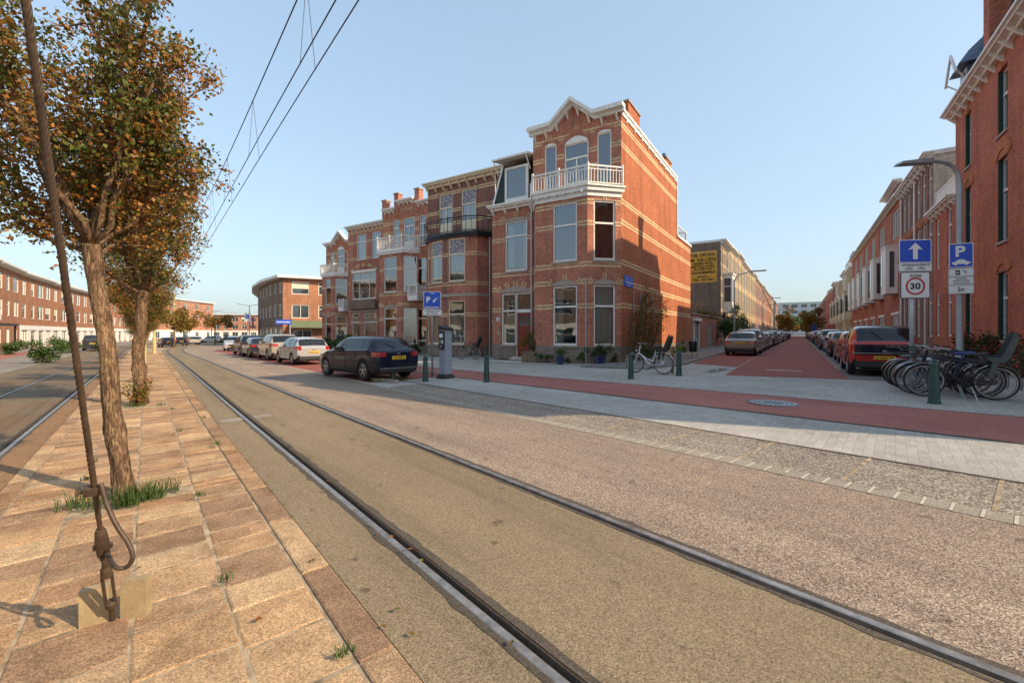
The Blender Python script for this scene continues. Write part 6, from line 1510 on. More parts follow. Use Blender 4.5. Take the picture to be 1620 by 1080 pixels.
        for hx in spec.get('handles', ()):
            mb = MB(); zb = belt(hx)-.13; yy = w2*.992; mb.box(hx, hx+.18, sg*yy, sg*(yy+.022), zb, zb+.028); mb.build('door_handle', M[pm], t)
    pz = spec.get('pz', .72)
    mb = MB(); mb.T = FR(0, 0, R(-90)); mb.box(-.26, .26, -.03, -.0, pz, pz+.11, 0); put_text(mb, plate, .095, 0, -.034, pz+.022, 1, .002, .44)
    mb.build('licence_plate', [M['plate_yellow'], M['sign_black']], t)
    mb = MB(); mb.T = FR(L, 0, R(90)); mb.box(-.26, .26, -.03, -.0, .42, .53, 0); mb.build('licence_plate', [M['plate_yellow'], M['sign_black']], t)
    mb = MB(); mb.box(-.022, .1, -w2*.80, w2*.80, .28, .46 if not spec.get('chrome') else .40, 0)
    mb.prism([(L+.018, -w2*.5), (L+.018, w2*.5), (L-.06, w2*.7), (L-.06, -w2*.7)][::-1], .25, .40)
    mb.build('bumper_insert', M['trim_black'], t)
    mb = MB(); mb.prism([(L+.015, -w2*.38), (L+.015, w2*.38), (L-.05, w2*.4), (L-.05, -w2*.4)][::-1], .55, .72); mb.build('grille', M['trim_black'], t)
    if detail:
        for xs_ in [spec['pillars'][0]+.35, spec['pillars'][1], spec['ws'][0]+.32]:
            for sg in (1, -1):
                zb = belt(xs_); mb = MB(); mb.tube([(xs_, sg*w2*(.978), .34), (xs_, sg*w2*.994, .42), (xs_, sg*w2*1.0, (.22+zb)/2), (xs_, sg*w2*.987, zb-.09), (xs_, sg*w2*.957, zb)], .0055, 4); mb.build('door_seam', M['trim_black'], t)
        for sg in (1, -1):
            a, b = spec['sw'][0]+.02, spec['sw'][1]-.02; mb = MB(); mb.tube([(x, sg*w2*.958, belt(x)+.004) for x in np.linspace(a, b, 8)], .009, 4); mb.build('window_strip', M['rim'], t)
        # shut lines and rear badge
        mb = MB(); mb.box(-.018, -.0, -.05, .05, pz+.16, pz+.21); mb.build('badge', M['rim'], t)
        mb = MB(); xa = spec['rw'][0]+.02; zz = top(xa)+.02; mb.tube([(xa, .02, zz), (xa+.16, .3, top(xa+.16)+.015)], .010, 5); mb.build('wiper', M['trim_black'], t)
        mb = MB(); xa = spec['rw'][1]+.16; mb.tube([(xa, 0, top(xa)), (xa-.12, 0, top(xa)+.16)], [.008, .004], 5); mb.build('antenna', M['trim_black'], t)
        if spec.get('chrome'): mb = MB(); mb.box(-.026, .02, -w2*.8, w2*.8, .40, .43); mb.build('bumper_strip', M['rim'], t)
    if spec.get('rails'):
        for sg in (1, -1):
            mb = MB(); a, b = spec['rw'][1]+.1, spec['ws'][0]-.1; mb.tube([(a, sg*w2*.68, top(a)-.02)]+[(x, sg*w2*.68, top(x)+.035) for x in np.linspace(a+.15, b-.15, 6)]+[(b, sg*w2*.68, top(b)-.03)], .014, 5); mb.build('roof_rail', M['rim'], t)
    return t
HATCH = dict(L=4.25, W=1.74, H=1.46, xr=.80, fo=.83, wr=.325, top=[(0, .93), (.03, .985), (.10, 1.02), (.2, 1.08), (.52, 1.36), (.75, 1.425), (1.3, 1.46), (2.1, 1.45), (2.55, 1.37), (3.15, 1.04), (3.3, .99), (3.9, .84), (4.15, .74), (4.25, .62)],
    belt=[(0, .98), (.4, 1.02), (1.2, .985), (2.4, .94), (3.2, .92), (4.25, .6)], rw=(.16, .56), ws=(2.52, 3.12), sw=(.52, 3.0), pillars=(.95, 1.98), handles=(1.2, 2.15), tl=(.80, .94), tlw=.56, pz=.70, spokes=5, chrome=True)
MEG = dict(L=4.21, W=1.78, H=1.46, xr=.80, fo=.80, wr=.31, top=[(0, .90), (.03, .95), (.10, .98), (.22, 1.04), (.34, 1.33), (.5, 1.40), (1.2, 1.46), (2.0, 1.45), (2.5, 1.37), (3.15, 1.02), (3.3, .97), (3.9, .82), (4.1, .72), (4.21, .6)],
    belt=[(0, .95), (.4, .97), (1.2, .95), (2.4, .92), (3.2, .90), (4.21, .58)], rw=(.19, .37), ws=(2.48, 3.12), sw=(.40, 3.0), pillars=(.80, 1.90), handles=(1.15, 2.1), tl=(.78, .98), tlw=.70, pz=.62, spokes=7)
SUV = dict(L=4.5, W=1.84, H=1.66, xr=.88, fo=.88, wr=.35, top=[(0, 1.02), (.03, 1.08), (.10, 1.12), (.2, 1.18), (.44, 1.52), (.62, 1.61), (1.3, 1.66), (2.2, 1.65), (2.65, 1.56), (3.25, 1.18), (3.4, 1.12), (4.1, 1.02), (4.4, .90), (4.5, .74)],
    belt=[(0, 1.08), (.4, 1.12), (1.2, 1.10), (2.6, 1.06), (3.3, 1.04), (4.5, .72)], rw=(.17, .50), ws=(2.62, 3.2), sw=(.48, 3.1), pillars=(.98, 2.1), handles=(1.35, 2.3), tl=(.90, 1.06), tlw=.52, pz=.86, spokes=5, rails=True, hl=(.74, .9))
WAGON = dict(L=4.72, W=1.80, H=1.47, xr=.98, fo=.82, wr=.32, top=[(0, .88), (.03, .94), (.10, .97), (.2, 1.0), (.30, 1.06), (.66, 1.37), (.9, 1.42), (1.7, 1.47), (2.6, 1.44), (3.0, 1.36), (3.6, 1.0), (3.8, .95), (4.4, .84), (4.65, .72), (4.72, .6)],
    belt=[(0, .95), (.5, .97), (1.5, .95), (2.8, .92), (3.6, .90), (4.72, .6)], rw=(.27, .70), ws=(2.97, 3.58), sw=(.62, 3.45), pillars=(1.35, 2.38), handles=(1.55, 2.6), tl=(.74, .90), tlw=.55, pz=.72, spokes=6)
CITY = dict(L=4.0, W=1.78, H=1.58, xr=.64, fo=.78, wr=.35, top=[(0, .90), (.03, 1.00), (.08, 1.06), (.16, 1.12), (.36, 1.46), (.5, 1.53), (1.1, 1.58), (2.0, 1.57), (2.5, 1.49), (3.1, 1.08), (3.25, 1.02), (3.7, .92), (3.92, .8), (4.0, .62)],
    belt=[(0, 1.02), (.4, 1.04), (1.2, .98), (1.9, .94), (2.4, .96), (3.1, .96), (4.0, .62)], rw=(.12, .40), ws=(2.46, 3.06), sw=(.42, 2.95), pillars=(.92, 1.75), handles=(1.0, 1.95), tl=(.83, .95), tlw=.55, pz=.52, spokes=5, roof=True)
VAN = dict(L=4.4, W=1.82, H=1.84, xr=.75, fo=.9, wr=.31, top=[(0, 1.2), (.03, 1.5), (.08, 1.70), (.16, 1.79), (.5, 1.83), (1.5, 1.84), (2.4, 1.82), (2.8, 1.72), (3.35, 1.22), (3.6, 1.12), (4.1, .96), (4.35, .82), (4.4, .66)],
    belt=[(0, 1.15), (.5, 1.14), (1.5, 1.12), (2.8, 1.08), (3.4, 1.04), (4.4, .66)], rw=(.028, .075), ws=(2.76, 3.3), sw=(.2, 3.2), pillars=(.9, 2.0), handles=(1.3, 2.3), tl=(.9, 1.2), tlw=.82, pz=.8, spokes=5)
HEAD = math.atan2(D[1], D[0])
M['car_black'].node_tree.nodes['Principled BSDF'].inputs['Coat Weight'].default_value = .45; M['car_black'].node_tree.nodes['Principled BSDF'].inputs['Specular IOR Level'].default_value = .15; M['car_black'].node_tree.nodes['Principled BSDF'].inputs['Metallic'].default_value = 0
def place_car(t, s, p, w=0, dang=0, flip=False, rear=True):
    x, y = TS(s, p, w); t.location = (x, y, gz(x)); t.rotation_euler.z = HEAD+dang
peug = make_car('parked_car', 'glossy black hatchback parked nearest on the tram street, red tail lights, yellow plate', HATCH, 'car_black', plate='XP-483-K', group='cars parked along the row')
place_car(peug, 13.7, 6.66, dang=.14)
meg = make_car('parked_car', 'silver hatchback with angular upright tail behind the black hatchback', MEG, 'car_silver', plate='42-RT-SV', group='cars parked along the row'); place_car(meg, 24.6, 7.15, dang=.03)
suv = make_car('parked_car', 'grey silver sport utility car with roof rails parked beyond the silver hatchback', SUV, 'car_beige', plate='NG-217-T', group='cars parked along the row'); place_car(suv, 30.6, 7.25)
wag = make_car('parked_car', 'grey brown station wagon parked nearest on the left of the side street', WAGON, 'car_brown', plate='87-NLX-4', group='cars parked left in the side street')
city = make_car('parked_car', 'red and black compact electric car parked nearest on the right of the side street', CITY, 'car_red', plate='G-905-TP', group='cars parked right in the side street')
van = make_car('parked_van', 'dark van driving or parked across the road, seen between guy rod and nearest trunk', VAN, 'car_dark', plate='VH-602-B', group='cars across the tram street'); van['category'] = 'van'
# two-tone tail of the electric car
mb = MB(); mb.box(-.03, .06, -.74, .74, .66, .98, 0); mb.build('tailgate_panel', M['car_black'], city)
mb = MB(); mb.box(-.036, -.0301, -.78, .78, .70, .725, 0); mb.build('tailgate_strip', M['rim'], city)
for ch in city.children:
    if ch.name.startswith('tail_light'): ch.scale = (1.35, .98, 1.0)
    if ch.name.startswith('badge'): ch.location.x = -.025; ch.location.z = .08
BP = M['car_black']
def cdup(src, basem, loc, rz, label, colm, group, z=None):
    return dup(src, loc, rz, label, group, swap={M[basem]: M[colm]})
def on_ts(src, bm_, s, p, dang, label, col, group, w=0):
    x, y = TS(s, p, w); return cdup(src, bm_, (x, y, gz(x)), HEAD+dang, label, col, group)
G1 = 'cars parked along the row'
on_ts(peug, 'car_black', 36.3, 7.1, 0, 'dark small hatchback parked between the two sport utility cars', 'car_dark', G1)
on_ts(suv, 'car_beige', 41.5, 7.4, 0, 'black sport utility car with red lamps beyond the dark small hatchback', 'car_black', G1)
on_ts(suv, 'car_beige', 63.0, 9.4, math.pi-.25, 'pale silver car facing the camera where the road bends', 'car_silver', G1)
on_ts(meg, 'car_silver', 56, 9.3, -.1, 'beige small car parked before the bend beyond the black one', 'car_beige', G1)
# across the street
x, y = -48.5, 51.5; van.location = (x, y, gz(x)); van.rotation_euler.z = HEAD
G2 = 'cars across the tram street'
cl = [(-50, 65, peug, 'car_black', 'car_dark', 'dark car across the road seen just right of the nearest trunk'), (-53, 71.5, peug, 'car_black', 'car_black', 'black hatchback across the road, second right of the nearest trunk'), (-55.5, 78, meg, 'car_silver', 'car_silver', 'silver car across the road seen left of the second trunk')]
for x, y, src, bm_, c, lab in cl: cdup(src, bm_, (x, y, gz(x)), HEAD+.1, lab, c, G2)
far_c = [(-64, 92, 'car_white', 'white car by the far shops just right of the yellow mast'), (-62.5, 96, 'car_white', 'second white car by the far shops'), (-60.5, 99, 'car_blue', 'dark blue car by the far shops'), (-57, 101, 'car_red', 'bright red car by the far shops'), (-53, 103, 'car_red', 'darker red car next to the bright red one at the far shops'), (-49.5, 104, 'car_silver', 'silver blue car beside the darker red one at the far shops')]
for i, (x, y, c, lab) in enumerate(far_c): cdup(meg, 'car_silver', (x, y, gz(x)), HEAD+1.1, lab, c, G2)
# side street
def on_ss(src, bm_, r, q, label, col, group, flip=False):
    x, y = SS(r, q); return cdup(src, bm_, (x, y, gz(x)), A_L+(math.pi if flip else 0), label, col, group)
x, y = SS(8.6, 4.25); wag.location = (x, y, gz(x)); wag.rotation_euler.z = A_L
x, y = SS(-3.3, 9.42); city.location = (x, y, gz(x)+.02); city.rotation_euler.z = A_L
ordn = ['second', 'third', 'fourth', 'fifth', 'sixth', 'seventh', 'eighth', 'ninth', 'tenth', 'eleventh', 'twelfth', 'thirteenth', 'fourteenth', 'fifteenth', 'sixteenth', 'seventeenth', 'eighteenth', 'nineteenth', 'twentieth', 'twenty first', 'twenty second', 'twenty third', 'twenty fourth', 'twenty fifth']
colsL = ['car_silver', 'car_grey', 'car_white', 'car_dark', 'car_dark', 'car_red', 'car_silver', 'car_white', 'car_grey', 'car_white', 'car_black', 'car_silver', 'car_dark', 'car_red', 'car_white', 'car_grey', 'car_silver', 'car_blue', 'car_dark', 'car_silver', 'car_white']
colsR = ['car_copper', 'car_dark', 'car_white', 'car_grey', 'car_black', 'car_copper', 'car_silver', 'car_dark', 'car_white', 'car_grey', 'car_blue', 'car_silver', 'car_black', 'car_white', 'car_red', 'car_grey', 'car_dark', 'car_silver', 'car_white', 'car_dark', 'car_black']
srcs = [(peug, 'car_black', 'hatchback'), (suv, 'car_beige', 'sport utility car'), (meg, 'car_silver', 'upright hatchback'), (wag, 'car_brown', 'station wagon')]
rc = random.Random(4)
cn = lambda c: {'copper': 'copper', 'dark': 'charcoal', 'beige': 'beige'}.get(c[4:], c[4:])
r = 14.6
for i, c in enumerate(colsL):
    s_ = srcs[[1, 0, 2, 0, 1, 0, 3, 2][i % 8]]; on_ss(s_[0], s_[1], r, 4.2+rc.uniform(-.08, .08), '%s %s, %s from the junction, left line of cars' % (cn(c), s_[2], ordn[i]), c, 'cars parked left in the side street'); r += 5.6+rc.uniform(0, .6)
r = 3.4
for i, c in enumerate(colsR):
    s_ = srcs[[2, 0, 2, 1, 0, 3, 0, 1][i % 8]]; on_ss(s_[0], s_[1], r, 9.55+rc.uniform(-.08, .08), '%s %s, %s from the junction, right line of cars' % (cn(c), s_[2], ordn[i]), c, 'cars parked right in the side street'); r += 5.7+rc.uniform(0, .7)+(1.2 if i in (1, 4) else 0)
# ================================================================ STREET FURNITURE
def bollard(label, u, H=.82):
    x, y = u; t = thing('bollard', label, 'bollard', (x, y, gz(x)), 0, 'green bollards')
    mb = MB(); n = 8
    mb.lathe([(.105, -.02), (.105, .03), (.095, .04), (.072, H-.10), (.060, H-.095), (.060, H-.075), (.078, H-.07), (.078, H-.045), (.05, H-.02), (.02, H)], 12); mb.build('post', M['bollard_green'], t, smooth=True, sharp=30)
    mb = MB(); mb.lathe([(.028, H-.012), (.036, H+.012), (.022, H+.035), (.004, H+.042)], 10); mb.build('knob', M['bollard_green'], t, smooth=True); return t
bollard('green tapered bollard just behind the right rear corner of the black hatchback', (-3.98, 14.86)); bollard('green tapered bollard between the black hatchback and the parking meter', (-2.78, 14.3)); bollard('green tapered bollard right of the parking meter, alone on the paving', (-.79, 13.84))
bollard('green bollard beside the front wheel of the white bicycle', (3.77, 14.13)); bollard('green bollard to the right of the white bicycle by the side street mouth', (5.58, 14.9)); bollard('large green bollard in front of the cluster of parked bicycles', (8.29, 8.75))
for i, (x, y, lab) in enumerate([(-30.2, 25.5, 'black bollard in front of the round street shrub across the road'), (-35.4, 30.5, 'black bollard right of the round street shrub across the road'), (-41, 34, 'black bollard left of the round street shrub across the road')]):
    t = thing('bollard', lab, 'bollard', (x, y, gz(x)), 0, 'black bollards across the road'); mb = MB(); mb.lathe([(.12, 0), (.11, .9), (.06, .98), (.12, 1.02), (.05, 1.1)], 8); mb.build('post', M['iron_black'], t)

def flat_sign(mb, T, w, h, z, m=0, border=None, rad=.04, th=.012, y=0):
    """rounded plate standing in the xz plane of T"""
    def rr(w, h, r):
        P = []
        for cx, cz, a0 in ((w/2-r, h/2-r, 0), (-w/2+r, h/2-r, 90), (-w/2+r, -h/2+r, 180), (w/2-r, -h/2+r, 270)):
            for k in range(5): a = R(a0+k*22.5); P.append((cx+r*math.cos(a), z+cz+r*math.sin(a)))
        return P
    mb.T = T; mb.prism(rr(w, h, rad), y-th, y, border if border is not None else m, 'y')
    if border is not None: mb.prism(rr(w-.035, h-.035, rad*.7), y-th-.003, y-th-.0002, m, 'y')
def rect2(mb, x0, x1, z0, z1, y, m): mb.quad((x0, y, z0), (x1, y, z0), (x1, y, z1), (x0, y, z1), m)
def disc(mb, cx, cz, r, y, m, n=28): mb.add([(cx+r*math.cos(2*math.pi*k/n), y, cz+r*math.sin(2*math.pi*k/n)) for k in range(n)], [tuple(range(n))], m)
SM = ['sign_blue', 'sign_white', 'sign_black', 'sign_red', 'sign_grey']
def bike_icon(mb, cx, cz, s, y, m):
    for dx in (-.5, .5):
        n = 14; ro, ri = .34*s, .27*s
        vs = [(cx+dx*s+r_*math.cos(2*math.pi*k/n), y, cz+r_*math.sin(2*math.pi*k/n)) for r_ in (ro, ri) for k in range(n)]
        mb.add(vs, [(k, (k+1) % n, n+(k+1) % n, n+k) for k in range(n)], m)
    for a, b in (((-.5, 0), (-.25, .5)), ((-.25, .4), (.2, .4)), ((.2, .4), (0, 0)), ((0, 0), (-.3, .4)), ((.2, .5), (.5, 0)), ((.5, 0), (0, 0)), ((-.35, .55), (-.12, .55)), ((.1, .6), (.25, .5))):
        ax, az, bx, bz = cx+a[0]*s, cz+a[1]*s, cx+b[0]*s, cz+b[1]*s; d = math.hypot(bx-ax, bz-az); nx, nz = -(bz-az)/d*.03*s, (bx-ax)/d*.03*s
        mb.add([(ax+nx, y, az+nz), (ax-nx, y, az-nz), (bx-nx, y, bz-nz), (bx+nx, y, bz+nz)], [(0, 1, 2, 3)], m)
def ringp(mb, cx, cz, ro, ri, y, m, n=32):
    vs = [(cx+r_*math.cos(2*math.pi*k/n), y, cz+r_*math.sin(2*math.pi*k/n)) for r_ in (ro, ri) for k in range(n)]; mb.add(vs, [(k, (k+1) % n, n+(k+1) % n, n+k) for k in range(n)], m)
# one-way and zone signs on one grey pole
px, py = 9.42, 10.5; t = thing('traffic_sign_pole', 'grey pole with blue one way arrow plate, bicycle exception plate and zone 30 sign', 'traffic sign', (px, py, gz(px)), R(-8))
mb = MB(); mb.tube([(0, 0, 0), (0, 0, 3.55)], .045, 12); mb.build('pole', M['galv'], t, smooth=True)
gb = gz(px); T = FR(.03, -.05, 0, -gb+1.5)       # heights below are from eye level
mb = MB(); flat_sign(mb, T, .68, .54, 1.92, 0, 1); y = -.018
mb.add([(0, y, 2.12), (.155, y, 1.95), (.05, y, 1.975), (.05, y, 1.73), (-.05, y, 1.73), (-.05, y, 1.975), (-.155, y, 1.95)], [(0, 6, 5, 4, 3, 2, 1)], 1); mb.f[-1] = mb.f[-1][::-1]
mb.build('one_way_sign', mats(SM), t)
mb = MB(); flat_sign(mb, T, .70, .195, 1.545, 1, 4, .02); put_text(mb, 'uitgezonderd', .085, 0, y, 1.575, 2, .0015, .58); bike_icon(mb, -.13, 1.50, .10, y, 2); bike_icon(mb, .13, 1.50, .10, y, 2); mb.build('exception_plate', mats(SM), t)
mb = MB(); flat_sign(mb, T, .62, .62, 1.125, 1, 2); put_text(mb, 'ZONE', .095, 0, y-.001, 1.31, 2, .0025, .25); ringp(mb, 0, 1.10, .205, .165, y-.001, 3); put_text(mb, '30', .20, 0, y-.001, 1.032, 2, .006, .22); mb.build('zone_sign', mats(SM), t)
# street lamp with the P signs
px, py = 11.15, 11.1; t = thing('street_lamp', 'pale grey street lamp with curved arm over the side street mouth, carrying the parking signs', 'street lamp', (px, py, gz(px)), 0)
b0 = gz(px); top = 1.5-b0
mb = MB(); pts = [(0, 0, 0), (0, 0, .9), (0, 0, 1.0), (0, 0, 3.0), (0, 0, 5.05)]; rr2 = [.085, .085, .07, .066, .06]
for k in range(1, 8):
    a = R(90*k/7); pts.append((-.42*(1-math.cos(a)), 0, 5.05+.55*math.sin(a))); rr2.append(.055-.002*k)
pts += [(-.75, 0, 5.64)]; rr2 += [.04]
mb.tube(pts, rr2, 14); mb.build('pole', M['steel_grey'], t, smooth=True, sharp=50)
mb = MB(); mb.add([(-.70, -.10, 5.57), (-1.55, -.13, 5.53), (-1.55, .13, 5.53), (-.70, .10, 5.57), (-.70, -.08, 5.70), (-1.5, -.10, 5.60), (-1.5, .10, 5.60), (-.70, .08, 5.70)], [(0,3,2,1),(4,5,6,7),(0,1,5,4),(1,2,6,5),(2,3,7,6),(3,0,4,7)][:]); mb.f = [f[::-1] for f in mb.f]; mb.build('lamp_head', M['steel_grey'], t)
T = FR(-.06, -.09, R(-32), top); mb = MB(); flat_sign(mb, T, .44, .60, 1.92, 0, 1, .035); put_text(mb, 'P', .36, -.01, y, 1.90, 1, .012)
def car_icon(mb, cx, cz, s, y, m, mb2=None):
    mb.add([(cx+a*s, y, cz+b*s) for a, b in ((-.5, .02), (.5, .02), (.5, .16), (.32, .2), (.14, .36), (-.16, .36), (-.34, .2), (-.5, .14))], [tuple(range(8))], m)
    for dx in (-.29, .28): disc(mb, cx+dx*s, cz+.03*s, .1*s, y-.001, m, 12)
car_icon(mb, 0, 1.70, .33, y, 1); mb.build('parking_sign', mats(SM), t)
mb = MB(); flat_sign(mb, T, .46, .20, 1.50, 1, 4, .02); rect2(mb, -.10, -.02, 1.44, 1.56, y, 2); mb.add([(-.05, y-.001, 1.54), (-.09, y-.001, 1.495), (-.065, y-.001, 1.495), (-.075, y-.001, 1.455), (-.035, y-.001, 1.505), (-.06, y-.001, 1.505)], [(0, 1, 2, 3, 4, 5)], 1); mb.box(.02, .09, y-.001, y, 1.52, 1.535, 2); mb.box(.075, .09, y-.001, y, 1.47, 1.52, 2); mb.build('charging_plate', mats(SM), t)
mb = MB(); flat_sign(mb, T, .46, .20, 1.292, 1, 4, .02)
for q, s_ in enumerate(('Opladen', 'elektrische', 'voertuigen')): put_text(mb, s_, .055, 0, y, 1.335-q*.055, 2, .001, (.2, .3, .3)[q])
mb.build('charging_text_plate', mats(SM), t)
mb = MB(); flat_sign(mb, T, .46, .21, 1.08, 1, 4, .02); put_text(mb, '2x', .13, 0, y, 1.04, 2, .003); mb.build('count_plate', mats(SM), t)
# parking zone sign
px, py = -2.82, 15.76; t = thing('parking_sign_pole', 'slim pole with blue P sign and white text plate next to the parking meter', 'parking sign', (px, py, gz(px)), R(6))
mb = MB(); mb.tube([(0, 0, 0), (0, 0, 2.35), (0, 0, 3.0)], .032, 10); mb.build('pole', M['galv'], t, smooth=True)
T = FR(0, -.035, 0, 1.5-gz(px)); mb = MB(); flat_sign(mb, T, .60, .60, 1.17, 0, 1); put_text(mb, 'P', .27, -.13, y, 1.09, 1, .01); put_text(mb, 'ZONE', .055, 0, y, 1.385, 1, .001); rect2(mb, -.24, .24, .915, .935, y, 1)
mb.add([(.02, y, 1.10), (.06, y, 1.08), (.10, y, 1.14), (.15, y, 1.16), (.13, y, 1.20), (.07, y, 1.20), (.03, y, 1.15)], [tuple(range(7))], 1); disc(mb, .13, 1.235, .018, y, 1, 10); disc(mb, .20, 1.245, .014, y, 1, 10); disc(mb, .17, 1.20, .012, y, 1, 10); mb.build('parking_sign', mats(SM), t)
mb = MB(); flat_sign(mb, T, .66, .22, .735, 1, 4, .03)
for q, s_ in enumerate(('maandag t/m zondag', 'parkeren', 'max. 120 min')): put_text(mb, s_, .055, .0, y, .785-q*.06, 2, .0015, (.56, .4, .4)[q])
mb.build('text_plate', mats(SM), t)
# parking meter
px, py = -2.28, 15.3; t = thing('parking_meter', 'tall grey parking meter with dark sloped cap and dark control panel', 'parking meter', (px, py, gz(px)), R(55))
mb = MB(); mb.prism([(-.26, -.2), (.26, -.2), (.26, .2), (-.26, .2)], 0, .03); mb.add([(-.25, -.19, .03), (.25, -.19, .03), (.25, .19, .03), (-.25, .19, .03), (-.2, -.14, .14), (.2, -.14, .14), (.2, .14, .14), (-.2, .14, .14)], [(0,1,5,4),(1,2,6,5),(2,3,7,6),(3,0,4,7),(4,5,6,7)]); mb.build('base', M['trim_black'], t)
mb = MB(); mb.box(-.17, .17, -.13, .13, .14, 1.66, 0); mb.box(-.171, .171, -.131, .131, .96, .965, 1); mb.box(-.171, .171, -.131, .131, .60, .604, 1); mb.build('cabinet', [paint('meter_grey', (.30, .34, .42), .1, .4), M['trim_black']], t)
mb = MB(); mb.add([(-.2, -.18, 1.64), (.2, -.18, 1.64), (.2, .16, 1.64), (-.2, .16, 1.64), (-.2, -.18, 1.70), (.2, -.18, 1.70), (.2, .16, 1.80), (-.2, .16, 1.80)], [(0,3,2,1),(4,5,6,7),(0,1,5,4),(1,2,6,5),(2,3,7,6),(3,0,4,7)]); mb.build('cap', M['trim_black'], t)
mb = MB(); T0_ = FR(-.171, 0, R(-90)); mb.T = T0_; mb.box(-.12, .12, -.05, 0, 1.0, 1.6, 0); mb.box(-.08, .08, -.056, -.0505, 1.38, 1.52, 1); mb.box(-.08, .0, -.056, -.0505, 1.2, 1.32, 2); mb.box(.03, .09, -.056, -.0505, 1.18, 1.3, 1); mb.box(-.06, .06, -.056, -.0505, 1.05, 1.12, 2); mb.build('control_panel', [M['trim_black'], M['sign_white'], M['rim']], t)
# litter bin
px, py = 10.3, 25.2; t = thing('litter_bin', 'dark litter bin on a grey hoop at the side street corner', 'litter bin', (px, py, gz(px)), .4)
mb = MB(); mb.lathe([(.17, .30), (.20, .34), (.22, .85), (.20, .90)], 14, 0, (-.1, 0, 0)); mb.build('bin', M['iron_black'], t, smooth=True, sharp=40)
mb = MB(); mb.tube([(.02, -.2, 0), (.02, -.2, .95), (.02, -.12, 1.02), (.02, .12, 1.02), (.02, .2, .95), (.02, .2, 0)], .025, 8); mb.build('hoop', M['galv'], t)
# manhole and small street plate (flush in the paving)
def manhole():
    mb = MB(); c = Vector(TS(3.5, 9.9, 0)); z = gz(c.x)+.012
    for k in range(26):
        a = 2*math.pi*k/26; b = a+.16
        for r0, r1 in ((.19, .24), (.27, .32), (.35, .42)): mb.add([(c.x+r_*math.cos(q), c.y+r_*math.sin(q), z) for r_, q in ((r0, a), (r1, a), (r1, b), (r0, b))], [(0, 1, 2, 3)], 1)
    n = 32
    mb.add([(c.x+.47*math.cos(2*math.pi*k/n), c.y+.47*math.sin(2*math.pi*k/n), z-.004) for k in range(n)], [tuple(range(n))], 0)
    mb.add([(c.x-.12, c.y-.02, z), (c.x+.12, c.y-.02, z), (c.x+.12, c.y+.02, z), (c.x-.12, c.y+.02, z)], [(0, 1, 2, 3)], 1)
    return tag(mb.build('manhole_cover', [M['iron_black'], M['galv']]), 'round manhole cover with ring pattern in the red cycle path', 'manhole cover')
manhole()
mb = MB(); a = [SS(-2.2, 6.2), SS(-1.95, 6.2), SS(-1.95, 7.3), SS(-2.2, 7.3)]; mb.add([(x, y, gz(x)+.012) for x, y in a], [(0, 1, 2, 3)]); mb.f[0] = mb.f[0] if True else 0
tag(mb.build('road_plate', M['mark_white']), 'pale rectangular plate set in the red side street', 'road plate')
# flower pots and planter
def pot(label, x, y, r, h, m, seed, lm='leaf_green', pr=(.28, .28, .24), n=700, flowers=None):
    t = thing('flower_pot', label, 'flower pot', (x, y, gz(x)), 0); mb = MB(); mb.lathe([(r*.72, 0), (r*.92, h*.4), (r, h*.85), (r*1.06, h*.9), (r*1.06, h), (r*.92, h), (r*.88, h-.06)], 18); mb.build('pot', m, t, smooth=True, sharp=50)
    P = [(a, b, max(h-.05, c+h+pr[2]*.7)) for a, b, c in blob_points(random.Random(seed), n, pr, 9, .1)]; leaves_mesh('plant', P, .07, M[lm], t, seed)
M['pot_blue'] = mat('pot_blue', (.015, .025, .12), .2, var=.2, coat=.6)
x, y = SS(-2.05, -2.25); pot('dark blue glazed flower pot with a small plant at the bay of the corner house', x, y, .20, .38, M['pot_blue'], 1)
x, y = SS(-1.35, -.55); pot('wider blue glazed pot with a tall leafy plant by the canted side of the bay', x, y, .25, .40, M['pot_blue'], 2, 'leaf_dark', (.42, .38, .42), 1100)
x, y = SS(-1.0, -4.45); t = thing('wooden_planter', 'weathered wooden planter with shrub beside the red front door', 'planter', (x, y, gz(x)), A_F)
mb = MB(); mb.box(-.42, .42, -.25, .25, 0, .55)
for k in range(5): mb.box(-.425, .425, -.256, -.25, .02+k*.11, .115+k*.11)
mb.build('box', mat('old_wood', (.20, .13, .08), .85, var=.35, vs=6), t)
P = [(a, b, max(.5, c+.95)) for a, b, c in blob_points(random.Random(5), 1500, (.6, .45, .5), 10, .1)]; leaves_mesh('shrub', P, .075, M['leaf_autumn'], t, 5)
mb = MB()
for k in range(8): a = k*.8; mb.tube([(0, 0, .4), (math.cos(a)*.35, math.sin(a)*.3, 1.15)], [.014, .004], 5)
mb.build('stems', M['bark'], t)
# pale door path
mb = MB(); pts = [SS(-.35, -7.4), SS(-.35, -4.95), SS(-2.0, -4.6), SS(-1.6, -1.2), SS(-.4, .2), SS(-1.0, .3), SS(-2.0, -.6), SS(-2.2, -4.9), SS(-1.3, -7.4)]
sheet('front_paving', [pts[:]], M['stone_pale'], .012)

